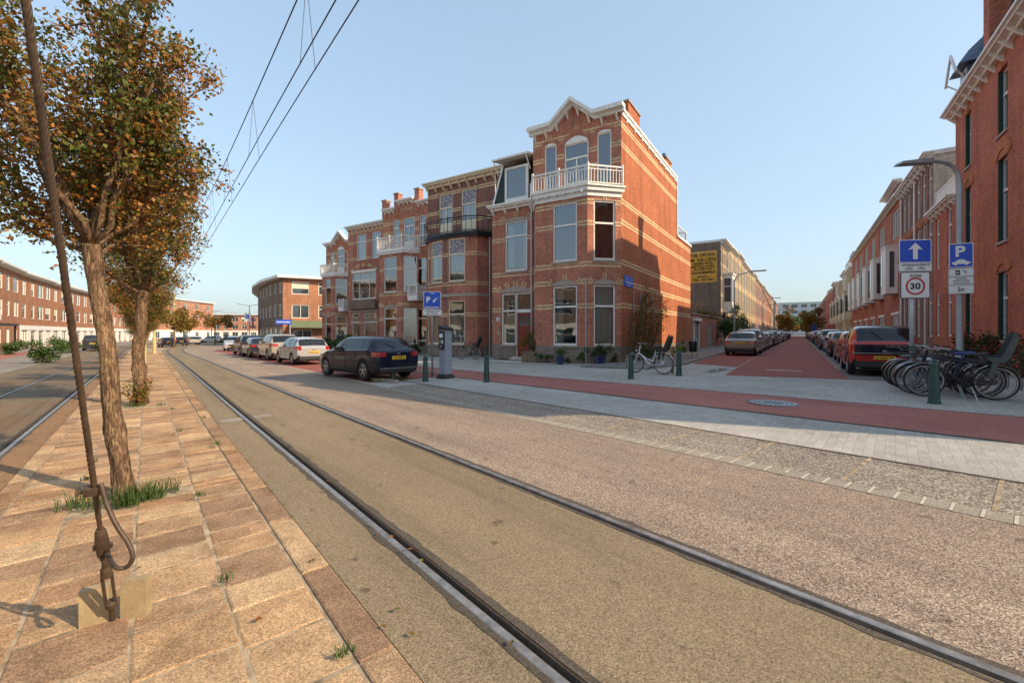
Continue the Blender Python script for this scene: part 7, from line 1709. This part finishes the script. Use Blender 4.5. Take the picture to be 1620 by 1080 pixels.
# ---------------------------------------------------------------- bicycles
def bicycle(name, label, fm, wheel_r=.35, seat_child=None, fender='trim_black', grip='trim_black', child_m='trim_black', saddle='trim_black', crate=False, group=None, step=False, stand=True):
    t = thing(name, label, 'bicycle', (0, 0, 0), 0, group); R0 = wheel_r; wb = 1.08
    for cx, nm in ((0, 'wheel'), (wb, 'wheel')):
        mb = MB(); n = 36; prof = [(R0-.038, 0), (R0-.03, -.016), (R0-.012, -.02), (R0, 0), (R0-.012, .02), (R0-.03, .016), (R0-.038, 0)]
        mb.lathe(prof, n, 0, (cx, 0, R0), 'y'); mb.f = mb.f[:-2]; mb.m = mb.m[:-2]
        w = mb.build('wheel', M['tyre'], t, smooth=True, sharp=60)
        mb = MB(); mb.lathe([(R0-.062, -.012), (R0-.036, -.013), (R0-.036, .013), (R0-.062, .012), (R0-.062, -.012)], n, 0, (cx, 0, R0), 'y'); mb.f = mb.f[:-2]; mb.m = mb.m[:-2]; mb.build('rim', M['rim'], w)
        mb = MB(); mb.tube([(cx, -.045, R0), (cx, .045, R0)], .022, 8)
        for k in range(18):
            a = 2*math.pi*k/18; b = a+(.35 if k % 2 else -.35); mb.tube([(cx+.02*math.cos(b), .03*(1 if k % 2 else -1), R0+.02*math.sin(b)), (cx+(R0-.06)*math.cos(a), 0, R0+(R0-.06)*math.sin(a))], .0022, 3, cap=False)
        mb.build('spokes', M['galv'], w)
        mb = MB(); P = []
        a0, a1 = (R(20), R(165)) if cx else (R(35), R(200))
        if cx: a0, a1 = R(10), R(125)
        for k in range(15):
            a = a0+(a1-a0)*k/14; P.append((cx+(R0+.022)*math.cos(a), R0+(R0+.022)*math.sin(a)))
        for (ax, az), (bx, bz) in zip(P, P[1:]): mb.add([(ax, -.03, az), (bx, -.03, bz), (bx, .03, bz), (ax, .03, az), (ax, -.03, az+.004), (bx, -.03, bz+.004), (bx, .03, bz+.004), (ax, .03, az+.004)], [(0, 1, 2, 3), (4, 7, 6, 5), (0, 4, 5, 1), (2, 6, 7, 3)])
        mb.build('mudguard', M[fender], t)
    BB = (.44, 0, .30); ST = (.30, 0, .82); HT = (.90, 0, .88); HB = (.94, 0, .72)
    mb = MB()
    if step: mb.tube([BB, (.62, 0, .42), (.80, 0, .62), HB], .020, 8); mb.tube([(.40, 0, .45), (.62, 0, .52), HB], .014, 8)
    else: mb.tube([BB, HB], .017, 8); mb.tube([(.33, 0, .74), (.905, 0, .84)], .015, 8)
    mb.tube([BB, ST], .015, 8); mb.tube([HB, HT, (.885, 0, .98)], .018, 8)
    for sg in (-.05, .05):
        mb.tube([(.44, sg*.4, .30), (0, sg, R0)], .010, 6); mb.tube([(.34, sg*.3, .70), (0, sg, R0)], .008, 6)
    for sg in (-.055, .055): mb.tube([(.945, sg*.5, .70), (1.0, sg, .58), (wb, sg, R0)], [.014, .012, .009], 6)
    mb.build('frame', M[fm], t, smooth=True, sharp=50)
    mb = MB(); mb.tube([(.885, 0, .98), (.87, 0, 1.06)], .013, 8); mb.tube([(.72, -.29, 1.05), (.80, -.27, 1.06), (.90, -.16, 1.07), (.90, 0, 1.05), (.90, .16, 1.07), (.80, .27, 1.06), (.72, .29, 1.05)], .011, 8); mb.build('handlebar', M['rim'], t, smooth=True)
    for sg in (-1, 1): mb = MB(); mb.tube([(.74, .285*sg, 1.053), (.63, .295*sg, 1.04)], .017, 8); mb.build('grip', M[grip], t)
    mb = MB(); mb.tube([ST, (.285, 0, .90)], .012, 8)
    mb.add([(.14, -.10, .91), (.14, .10, .91), (.28, .07, .90), (.46, .02, .90), (.46, -.02, .90), (.28, -.07, .90), (.13, -.11, .96), (.13, .11, .96), (.28, .08, .945), (.47, .022, .935), (.47, -.022, .935), (.28, -.08, .945)], [(0, 1, 2, 3, 4, 5), (11, 10, 9, 8, 7, 6), (0, 6, 7, 1), (1, 7, 8, 2), (2, 8, 9, 3), (3, 9, 10, 4), (4, 10, 11, 5), (5, 11, 6, 0)]); mb.f = [f if i < len(mb.f)-8 else f[::-1] for i, f in enumerate(mb.f)]
    mb.build('saddle', M[saddle], t)
    mb = MB(); mb.tube([(.30, -.06, .74), (-.26, -.06, .76)], .008, 6); mb.tube([(.30, .06, .74), (-.26, .06, .76)], .008, 6); mb.tube([(-.26, -.06, .76), (-.26, .06, .76)], .008, 6)
    for sg in (-.07, .07): mb.tube([(0, sg*.8, R0), (-.10, sg, .75)], .006, 5); mb.tube([(0, sg*.8, R0), (.10, sg, .75)], .006, 5)
    mb.tube([(0, -.06, .75), (0, .06, .75)], .006, 5); mb.build('rack', M[fender if fender == 'car_white' else 'trim_black'], t)
    mb = MB(); mb.lathe([(.085, -.006), (.09, 0), (.085, .006)], 20, 0, (BB[0], -.06, BB[2]), 'y'); mb.tube([(BB[0], -.07, BB[2]), (BB[0]+.13, -.07, BB[2]-.10)], .009, 6); mb.tube([(BB[0], .07, BB[2]), (BB[0]-.13, .07, BB[2]+.10)], .009, 6); mb.box(BB[0]+.08, BB[0]+.18, -.16, -.075, BB[2]-.115, BB[2]-.09); mb.box(BB[0]-.18, BB[0]-.08, .075, .16, BB[2]+.09, BB[2]+.115); mb.build('crank', M['trim_black'], t)
    mb = MB(); mb.prism([(-.03, R0-.05), (.44, BB[2]-.055), (.52, BB[2]), (.44, BB[2]+.055), (-.03, R0+.05)], -.075, -.05, 0, 'y'); mb.build('chain_guard', M['trim_black'] if fm != 'car_white' else M['galv'], t)
    if stand: mb = MB(); mb.tube([(.36, .03, .26), (.30, .20, .01)], .010, 6); mb.build('kickstand', M['rim'], t)
    mb = MB(); mb.lathe([(.045, 0), (.05, .03), (.03, .07)], 10, 0, (.985, 0, 0), 'x'); mb.v = [(a-0.0, b, c+.80) for a, b, c in mb.v]; mb.build('headlight', M['rim'], t)
    mb = MB(); mb.box(-.29, -.262, -.04, .04, .68, .74); mb.build('rear_light', M['lamp_red'], t)
    if seat_child:
        mb = MB(); S = [(-.02, .80, .13), (.14, .80, .15), (.17, .87, .16), (.04, .88, .16), (-.06, .98, .16), (-.14, 1.14, .15), (-.20, 1.30, .11), (-.24, 1.32, .09)]
        S = [(.16, .84, .13), (.10, .80, .15), (-.04, .80, .16), (-.10, .86, .16), (-.15, 1.0, .165), (-.21, 1.17, .15), (-.25, 1.30, .11)]
        vs = []
        for x_, z_, w_ in S: vs += [(x_+.05, -w_, z_+.09), (x_, -w_, z_), (x_, w_, z_), (x_+.05, w_, z_+.09)]
        fs = [(i*4+k, i*4+k+1, i*4+5+k, i*4+4+k) for i in range(len(S)-1) for k in range(3)]; mb.add(vs, fs)
        mb.add([(x_-.02, y_*1.02, z_-.015) for x_, y_, z_ in vs], [f[::-1] for f in fs])
        for sg in (-.15, .15): mb.add([(.02, sg, .80), (.10, sg, .80), (.16, sg, .50), (.08, sg, .48), (.02, sg*1.15, .80), (.10, sg*1.15, .80), (.16, sg*1.15, .50), (.08, sg*1.15, .48)], [(0, 1, 2, 3), (7, 6, 5, 4), (0, 4, 5, 1), (1, 5, 6, 2), (2, 6, 7, 3), (3, 7, 4, 0)])
        mb.build('child_seat', M[child_m], t, smooth=False)
    if crate: mb = MB(); [mb.tube([(1.02+a, -.2, z), (1.34, -.2, z), (1.34, .2, z), (1.02+a, .2, z), (1.02+a, -.2, z)], .012, 6) for a, z in ((0, .86), (0, 1.02))]; mb.build('front_rack', M['trim_black'], t)
    return t
def put_bike(t, rear, front, z=0, lean=0):
    a = math.atan2(front[1]-rear[1], front[0]-rear[0]); t.location = (rear[0], rear[1], gz(rear[0])+z); t.rotation_euler = (lean, 0, a)
GB = 'bicycles parked at the corner'
M['seat_grey'] = mat('seat_grey', (.07, .085, .085), .6); M['blue_cloth'] = mat('blue_cloth', (.02, .03, .16), .8)
b1 = bicycle('bicycle', 'black bicycle with grey child seat nearest the camera in the right cluster', 'trim_black', seat_child=True, child_m='seat_grey', fender='rim', group=GB)
put_bike(b1, (9.78, 9.02), (8.86, 9.6), 0, R(-6))
rb_ = random.Random(2)
def bdup(i, lab, col, saddle=None, nochild=True):
    k = i*.30; dx, dy = .16*k/.3+rb_.uniform(-.05, .05), .33*k/.3
    r0 = (9.78+.15*i+dx*.2, 9.02+.33*i); f0 = (8.86+.18*i, 9.6+.33*i+rb_.uniform(-.06, .06))
    sw = {M['trim_black']: M[col]} if col else {}
    if saddle: pass
    t = dup(b2, (0, 0, 0), 0, lab, GB); put_bike(t, r0, f0, 0, R(rb_.uniform(-9, 2)))
    for ch in t.children:
        if ch.name.startswith('frame') and col: ch.material_slots[0].link = 'OBJECT'; ch.material_slots[0].material = M[col]
        if ch.name.startswith('saddle') and saddle: ch.material_slots[0].link = 'OBJECT'; ch.material_slots[0].material = M[saddle]
        if ch.name.startswith('grip') and col == 'car_dark': ch.material_slots[0].link = 'OBJECT'; ch.material_slots[0].material = M['sign_red']
    return t
b2 = bicycle('bicycle', 'black bicycle with blue saddle cover, second in the right cluster', 'car_black', saddle='blue_cloth', fender='rim', group=GB, crate=True)
put_bike(b2, (9.88, 9.36), (8.96, 9.94), 0, R(-8))
bdup(2, 'blue framed bicycle, third from the camera in the right cluster', 'car_blue'); bdup(3, 'dark bicycle with red grips, fourth from the camera in the right cluster', 'car_dark', 'trim_black'); bdup(4, 'silver bicycle, fifth from the camera in the right cluster', 'car_silver', 'trim_black')
bdup(5, 'black bicycle, farthest one of the right cluster beside the sign pole', 'trim_black', 'trim_black')
t = thing('bicycle_rack', 'low grey steel bicycle rack under the right cluster of bicycles', 'bicycle rack', (10.2, 10.7, gz(10)), A_L)
mb = MB()
for k in range(5): mb.tube([(-.7+k*.4, -.3, 0), (-.7+k*.4, -.3, .75), (-.7+k*.4, -.2, .8), (-.7+k*.4, .2, .8), (-.7+k*.4, .3, .75), (-.7+k*.4, .3, 0)], .02, 6)
mb.tube([(-.9, -.3, .03), (1.1, -.3, .03)], .02, 6); mb.tube([(-.9, .3, .03), (1.1, .3, .03)], .02, 6); mb.build('hoops', M['trim_black'], t)
wb_ = bicycle('bicycle', 'white bicycle with black child seat parked beside the corner house', 'car_white', seat_child=True, fender='car_white', grip='seat_grey', step=True); put_bike(wb_, (5.22, 15.35), (4.42, 16.08), 0, R(3))
wd = bicycle('bicycle', 'dark bicycle with black child seat leaning on the house with the round bay', 'trim_black', seat_child=True, fender='trim_black'); put_bike(wd, (-2.1, 26.1), (-3.1, 26.65), 0, R(5))
for ch in wd.children:
    pass
t = thing('cycle_post', 'short wooden post just behind the white bicycle', 'post', (5.62, 15.6, gz(5.6))); mb = MB(); mb.tube([(0, 0, 0), (0, 0, .95)], .045, 8); mb.build('post', M['old_wood'] if 'old_wood' in M else MATS['old_wood'], t)
# orange scooter-like bicycle across the road is shown as a small cargo bicycle
t = dup(b2, (0, 0, 0), 0, 'small orange bicycle across the road left of the dark van', 'bicycle across the road'); put_bike(t, (-46.5, 45.8), (-46.0, 46.8))
for ch in t.children:
    if ch.name.startswith('frame'): ch.material_slots[0].link = 'OBJECT'; ch.material_slots[0].material = M['car_red']

# ---------------------------------------------------------------- guy rod anchored in the median
M['rust_paint'] = mat('rust_paint', (.075, .048, .032), .55, .2, var=.35, vs=20, bmp=.2)
ax, ay = -2.13, 2.38; t = thing('guy_rod', 'brown steel guy rod with clamp, turnbuckle and cable loop anchored in the median', 'guy rod', (ax, ay, gz(ax)))
tp = Vector((.70, -1.06, 2.44)); un = tp.normalized(); al = lambda d: un*d
mb = MB(); NN = 60; pts = [al(.42+(9.0-.42)*i/NN) for i in range(NN+1)]
mb.tube(pts, .0098, 12)
for k in range(6):                                   # twisted strands
    P = []
    sx = un.cross(Vector((0, 0, 1))).normalized(); sy = un.cross(sx).normalized()
    for i in range(900):
        d = .75+i*.0045
        a = d*42+k*1.047; P.append(al(d)+(sx*math.cos(a)+sy*math.sin(a))*.0086)
    mb.tube(P, .0036, 4, cap=False)
mb.build('rod', M['rust_paint'], t, smooth=True)
def along(mb, prof, n=14, m=0):
    q = un.to_track_quat('Z', 'Y').to_matrix().to_4x4(); mb.T = q; mb.lathe(prof, n, m); mb.T = None
mb = MB(); along(mb, [(.010, 0), (.012, .06), (.014, .10), (.024, .12), (.024, .15), (.016, .16)]); q = un.to_track_quat('Z', 'Y').to_matrix().to_4x4(); mb.T = q
mb.box(-.024, -.013, -.010, .010, .15, .36); mb.box(.013, .024, -.010, .010, .15, .36); mb.T = None; along(mb, [(.014, .35), (.025, .355), (.023, .40), (.015, .42), (.012, .50)]); mb.build('turnbuckle', M['rust_paint'], t, smooth=False)
mb = MB(); along(mb, [(.016, .50), (.026, .51), (.027, .60), (.022, .66), (.016, .68)]); mb.T = q; mb.box(-.036, .036, -.009, .009, .55, .572); mb.box(-.010, .010, -.034, .034, .50, .518); mb.T = None
mb.build('socket', M['rust_paint'], t, smooth=False)
mb = MB(); mb.T = q; mb.box(-.038, .03, -.017, .017, .905, .945); mb.tube([(-.058, 0, .925), (.045, 0, .925)], .009, 8); mb.tube([(-.064, 0, .925), (-.052, 0, .925)], .016, 6); mb.T = None; mb.build('clamp', M['rust_paint'], t)
mb = MB(); c0 = al(.94)+Vector((.03, 0, 0)); c1 = al(.54)+Vector((.03, 0, 0)); CP = [c0+Vector((-.01, 0, .05)), c0+Vector((.0, 0, .02)), c0+Vector((.025, 0, -.07)), c0+Vector((.07, 0, -.17)), c0+Vector((.115, .01, -.255)), c0+Vector((.135, .01, -.32)), c0+Vector((.105, .01, -.365)), c0+Vector((.05, .01, -.36)), c1+Vector((-.02, 0, .0)), c1+Vector((-.06, 0, .03))]
CQ = []
for i in range(1, len(CP)-2):
    for k in range(6):
        f = k/6; p0, p1, p2, p3 = CP[i-1:i+3]; CQ.append(.5*((2*p1)+(p2-p0)*f+(2*p0-5*p1+4*p2-p3)*f*f+(3*p1-p0-3*p2+p3)*f**3))
mb.tube(CQ, .0100, 10); mb.build('cable_loop', M['rust_paint'], t, smooth=True)
mb = MB(); M['block_stone'] = mat('block_stone', (.33, .24, .13), .9, var=.2, vs=8, bmp=.4)
for (x0, y0, a, hh) in ((-.085, -.01, R(30), .185), (.08, .05, R(12), .20)):
    mb.T = FR(x0, y0, a); mb.box(-.06, .06, -.028, .028, -.02, hh)
mb.T = None; mb.build('anchor_block', M['block_stone'], t)

# ---------------------------------------------------------------- overhead line
def wire_pts(s0, s1, p, z, n, sag=None):
    P = []
    for i in range(n+1):
        s = s0+(s1-s0)*i/n; x, y = TS(s, p); P.append((x, y, (z if sag is None else sag(s))))
    return P
MAST = [-10., 31., 72.]
def messenger(s):
    for a, b in zip(MAST, MAST[1:]):
        if a <= s <= b: f = (s-a)/(b-a); return 7.75-4*(.8)*f*(1-f)
    return 7.75
zc = lambda s: 5.62
M['wire'] = mat('wire', (.03, .03, .034), .9)
def overhead(label, p, w_off, first=-10):
    t = thing('overhead_line', label, 'overhead line', (0, 0, 0)); 
    for q in (-.11, .11):
        mb = MB(); mb.tube([v for v in wire_pts(first, 110, p+q, 5.62, 70)], .009, 6, cap=False); mb.build('contact_wire', M['wire'], t)
    mb = MB(); mb.tube(wire_pts(first, 72, p-.02, 0, 60, messenger), .011, 6, cap=False); mb.build('messenger_wire', M['wire'], t)
    for s in np.arange(first+3.5, 70, 4.6):
        mb = MB(); x, y = TS(s, p-.02); zt = messenger(s)
        for q in (-.11, .11): x2, y2 = TS(s, p+q); mb.tube([(x, y, zt), (x2, y2, 5.62)], .0045, 4, cap=False)
        mb.build('dropper', M['wire'], t)
overhead('twin contact wires and messenger cable hung over the near tram track', 1.90, 0)
overhead('twin contact wires and messenger cable over the far tram track, left of the trees', -2.2, 0, 4)
M['mast_yellow'] = mat('mast_yellow', (.52, .40, .18), .6, var=.15)
def mast(label, s, p, H=8.2, arm=True, lamps=True, w=1, mt='mast_yellow'):
    x, y = TS(s, p, w); t = thing('overhead_mast', label, 'mast', (x, y, gz(x)), HEAD-math.pi/2)
    mb = MB(); mb.tube([(0, 0, 0), (0, 0, 1.6), (0, 0, 1.65), (0, 0, H)], [.17, .17, .12, .08], 12); mb.build('pole', M[mt], t, smooth=True, sharp=40)
    if arm:
        for sg in (-1, 1):
            mb = MB(); mb.tube([(0, 0, 6.9), (sg*3.0, 0, 6.75)], .035, 6); mb.tube([(0, 0, 6.2), (sg*2.6, 0, 6.1)], .03, 6); mb.tube([(0, 0, H-.2), (sg*3.0, 0, 6.75)], .015, 5); mb.tube([(sg*1.2, 0, 6.14), (sg*2.3, 0, 5.66)], .02, 5); mb.build('bracket', M['steel_grey'], t)
    if lamps:
        for sg in (-1, 1): mb = MB(); mb.tube([(0, 0, H), (sg*2.0, 0, H+.3)], .035, 6); mb.add([(sg*1.6, -.12, H+.25), (sg*2.5, -.12, H+.34), (sg*2.5, .12, H+.34), (sg*1.6, .12, H+.25), (sg*1.6, -.1, H+.33), (sg*2.5, -.1, H+.40), (sg*2.5, .1, H+.40), (sg*1.6, .1, H+.33)], [(0,3,2,1),(4,5,6,7),(0,1,5,4),(1,2,6,5),(2,3,7,6),(3,0,4,7)]); mb.build('lamp_arm', M['steel_grey'], t)
mast('yellow overhead line mast in the median behind the third tree', 31., -.1, 8.2, True, False, .6)
mast('yellow overhead line mast with twin lamp arms before the bend', 58., .3, 7.6, True, True, 1); mast('slim yellow mast with twin lamps at the bend, by the far trees', 84., .6, 8.0, True, True, 1)
for i, (x, y, H, lab) in enumerate([(-49.5, 84, 7.2, 'slim grey double lamp post beyond the parked cars at the bend'), (-58, 86, 6.2, 'distant grey double lamp post left of the bend')]):
    t = thing('street_lamp', lab, 'street lamp', (x, y, gz(x)), .3); mb = MB(); mb.tube([(0, 0, 0), (0, 0, H)], [.09, .06], 8); mb.build('pole', M['galv'], t)
    for sg in (-1, 1): mb = MB(); mb.tube([(0, 0, H), (sg*2.0, 0, H+.35)], .05, 6); mb.build('lamp_arm', M['galv'], t)
x, y = SS(20, 2.7)
def side_lamp(label, r, q, dr):
    x, y = SS(r, q); t = thing('street_lamp', label, 'street lamp', (x, y, .15), A_L); mb = MB(); mb.tube([(0, 0, 0), (0, 0, 1), (0, 0, 5.6), (0, -dr*.25, 6.1), (0, -dr*1.0, 6.3)], [.08, .07, .05, .045, .035], 8); mb.build('pole', M['steel_grey'], t)
    mb = MB(); mb.box(-.12, .12, min(-dr*.9, -dr*1.9), max(-dr*.9, -dr*1.9), 6.26, 6.36); mb.build('lamp_head', M['galv'], t)
side_lamp('grey street lamp by the parked cars on the left of the side street', 19.5, 2.75, 1.2); side_lamp('second grey street lamp farther along the left of the side street', 52, 2.75, 1.2); side_lamp('third grey street lamp far along the left of the side street', 86, 2.75, 1.2); side_lamp('far grey street lamp on the right of the side street', 120, 10.9, -1.2)
# small distant signs
def post_sign(name, label, x, y, h, w, sh, m, rz=0, base=None, cat='traffic sign', inner=None):
    t = thing(name, label, cat, (x, y, gz(x)), rz); mb = MB(); mb.tube([(0, 0, 0), (0, 0, h)], .04, 6); mb.build('pole', M['galv'], t); mb = MB(); flat_sign(mb, FR(0, -.05), w, sh, h-sh/2, 0, 1, .04); 
    if inner: inner(mb, h-sh/2)
    mb.build('plate', [M[m], M['sign_white'], M['sign_black'], M['sign_blue'], M['sign_red']], t)
post_sign('direction_sign', 'white square sign with small blue emblem in front of the far orange trees', -41.5, 70, 5.2, 1.0, 1.3, 'sign_white', inner=lambda mb, z: (rect2(mb, -.22, .22, z-.2, z+.35, -.07, 3), rect2(mb, -.05, .05, z-.1, z+.25, -.072, 1)))
x, y = SS(128, 10.4); post_sign('pedestrian_sign', 'blue square sign far down the right side of the side street', x, y, 4.0, 2.0, 2.0, 'sign_blue', A_F)
t = thing('no_entry_sign', 'round red no entry sign with white plate before the curved corner building', 'traffic sign', (-24.0, 58, -.4)); mb = MB(); mb.tube([(0, 0, 0), (0, 0, 3.9)], .04, 6); mb.build('pole', M['galv'], t)
mb = MB(); mb.lathe([(.48, 0), (.48, .03)], 24, 0, (0, -.09, 3.6), 'y'); rect2(mb, -.32, .32, 3.53, 3.67, -.095, 1); rect2(mb, -.36, .36, 2.0, 2.9, -.095, 1); mb.build('plate', [M['sign_red'], M['sign_white']], t)
# ladder lift leaning at the facade in the side street
x, y = SS(84, 3.4); t = thing('ladder_lift', 'furniture ladder lift leaning up against the pink facade on the left of the side street', 'ladder lift', (x, y, .15), A_L)
mb = MB(); 
for q in (-.25, .25): mb.tube([(q, -1, 1.2), (q-1.5, 3.0, 11.5)], .09, 4)
for k in range(16): f = k/16; mb.tube([(-.25-1.5*f, -1+4*f, 1.2+10.3*f), (.25-1.5*f, -1+4*f, 1.2+10.3*f)], .05, 4)
mb.build('ladder', M['trim_black'], t); mb = MB(); mb.box(-.9, .9, -2.2, .4, .3, 1.2); mb.build('trailer', M['trim_black'], t); mb = MB(); mb.prism([(-1.0, 3.6), (-.4, 3.6), (-.4, 5.0), (-1.0, 5.0)][::1], 0, .1, 0, 'z'); mb.v = [(a-.6, b-3.4, c+7) for a, b, c in mb.v]; mb.build('platform', M['steel_grey'], t)
# ---------------------------------------------------------------- person half hidden by the bush
def person(label, loc, rz):
    t = thing('person', label, 'person', loc, rz)
    J = {'pel': (0, 0, .93, .13), 'waist': (0, 0, 1.08, .12), 'chest': (0, .01, 1.30, .15), 'neck': (0, .0, 1.48, .06), 'head': (0, -.01, 1.60, .085), 'top': (0, -.01, 1.70, .075),
         'hl': (.09, 0, .88, .09), 'kl': (.10, -.04, .50, .06), 'al': (.10, .02, .09, .045), 'tl': (.11, -.12, .04, .04), 'hr': (-.09, 0, .88, .09), 'kr': (-.10, .03, .50, .06), 'ar': (-.10, .10, .10, .045), 'tr': (-.11, -.03, .04, .04),
         'sl': (.18, .01, 1.40, .06), 'el': (.23, .03, 1.12, .042), 'wl': (.24, -.04, .88, .03), 'fl': (.24, -.06, .80, .032), 'sr': (-.18, .01, 1.40, .06), 'er': (-.23, .03, 1.12, .042), 'wr': (-.24, -.04, .88, .03), 'fr': (-.24, -.06, .80, .032)}
    E = [('pel', 'waist'), ('waist', 'chest'), ('chest', 'neck'), ('neck', 'head'), ('head', 'top'), ('pel', 'hl'), ('hl', 'kl'), ('kl', 'al'), ('al', 'tl'), ('pel', 'hr'), ('hr', 'kr'), ('kr', 'ar'), ('ar', 'tr'), ('chest', 'sl'), ('sl', 'el'), ('el', 'wl'), ('wl', 'fl'), ('chest', 'sr'), ('sr', 'er'), ('er', 'wr'), ('wr', 'fr')]
    ks = list(J); me = bpy.data.meshes.new('body'); me.from_pydata([J[k][:3] for k in ks], [(ks.index(a), ks.index(b)) for a, b in E], []); o = bpy.data.objects.new('body', me); COL.objects.link(o)
    sk_ = o.modifiers.new('s', 'SKIN'); o.modifiers.new('d', 'SUBSURF').levels = 1
    for i, k in enumerate(ks): me.skin_vertices[0].data[i].radius = (J[k][3],)*2
    me.skin_vertices[0].data[0].use_root = True
    bpy.context.view_layer.update(); m2 = bpy.data.meshes.new_from_object(o.evaluated_get(bpy.context.evaluated_depsgraph_get())); o.modifiers.clear(); o.data = m2; bpy.data.meshes.remove(me)
    m2.materials.clear()
    for mm in (mat('jacket_dark', (.03, .035, .05), .8), mat('jeans_pale', (.35, .45, .60), .85), mat('skin', (.45, .27, .19), .6), M['trim_black']): m2.materials.append(mm)
    for p in m2.polygons:
        c = p.center; p.use_smooth = True; p.material_index = 3 if (c.z > 1.64 or (c.z > 1.56 and c.y > .02)) else 2 if c.z > 1.46 else (2 if (abs(c.x) > .2 and c.z < .9) else 3 if c.z < .09 else 1 if c.z < .95 else 0)
    o.parent = t
x, y = SS(27.6, 2.0); person('person in dark jacket and pale blue jeans half hidden by the tall bush', (x, y, .2), A_F+math.pi)
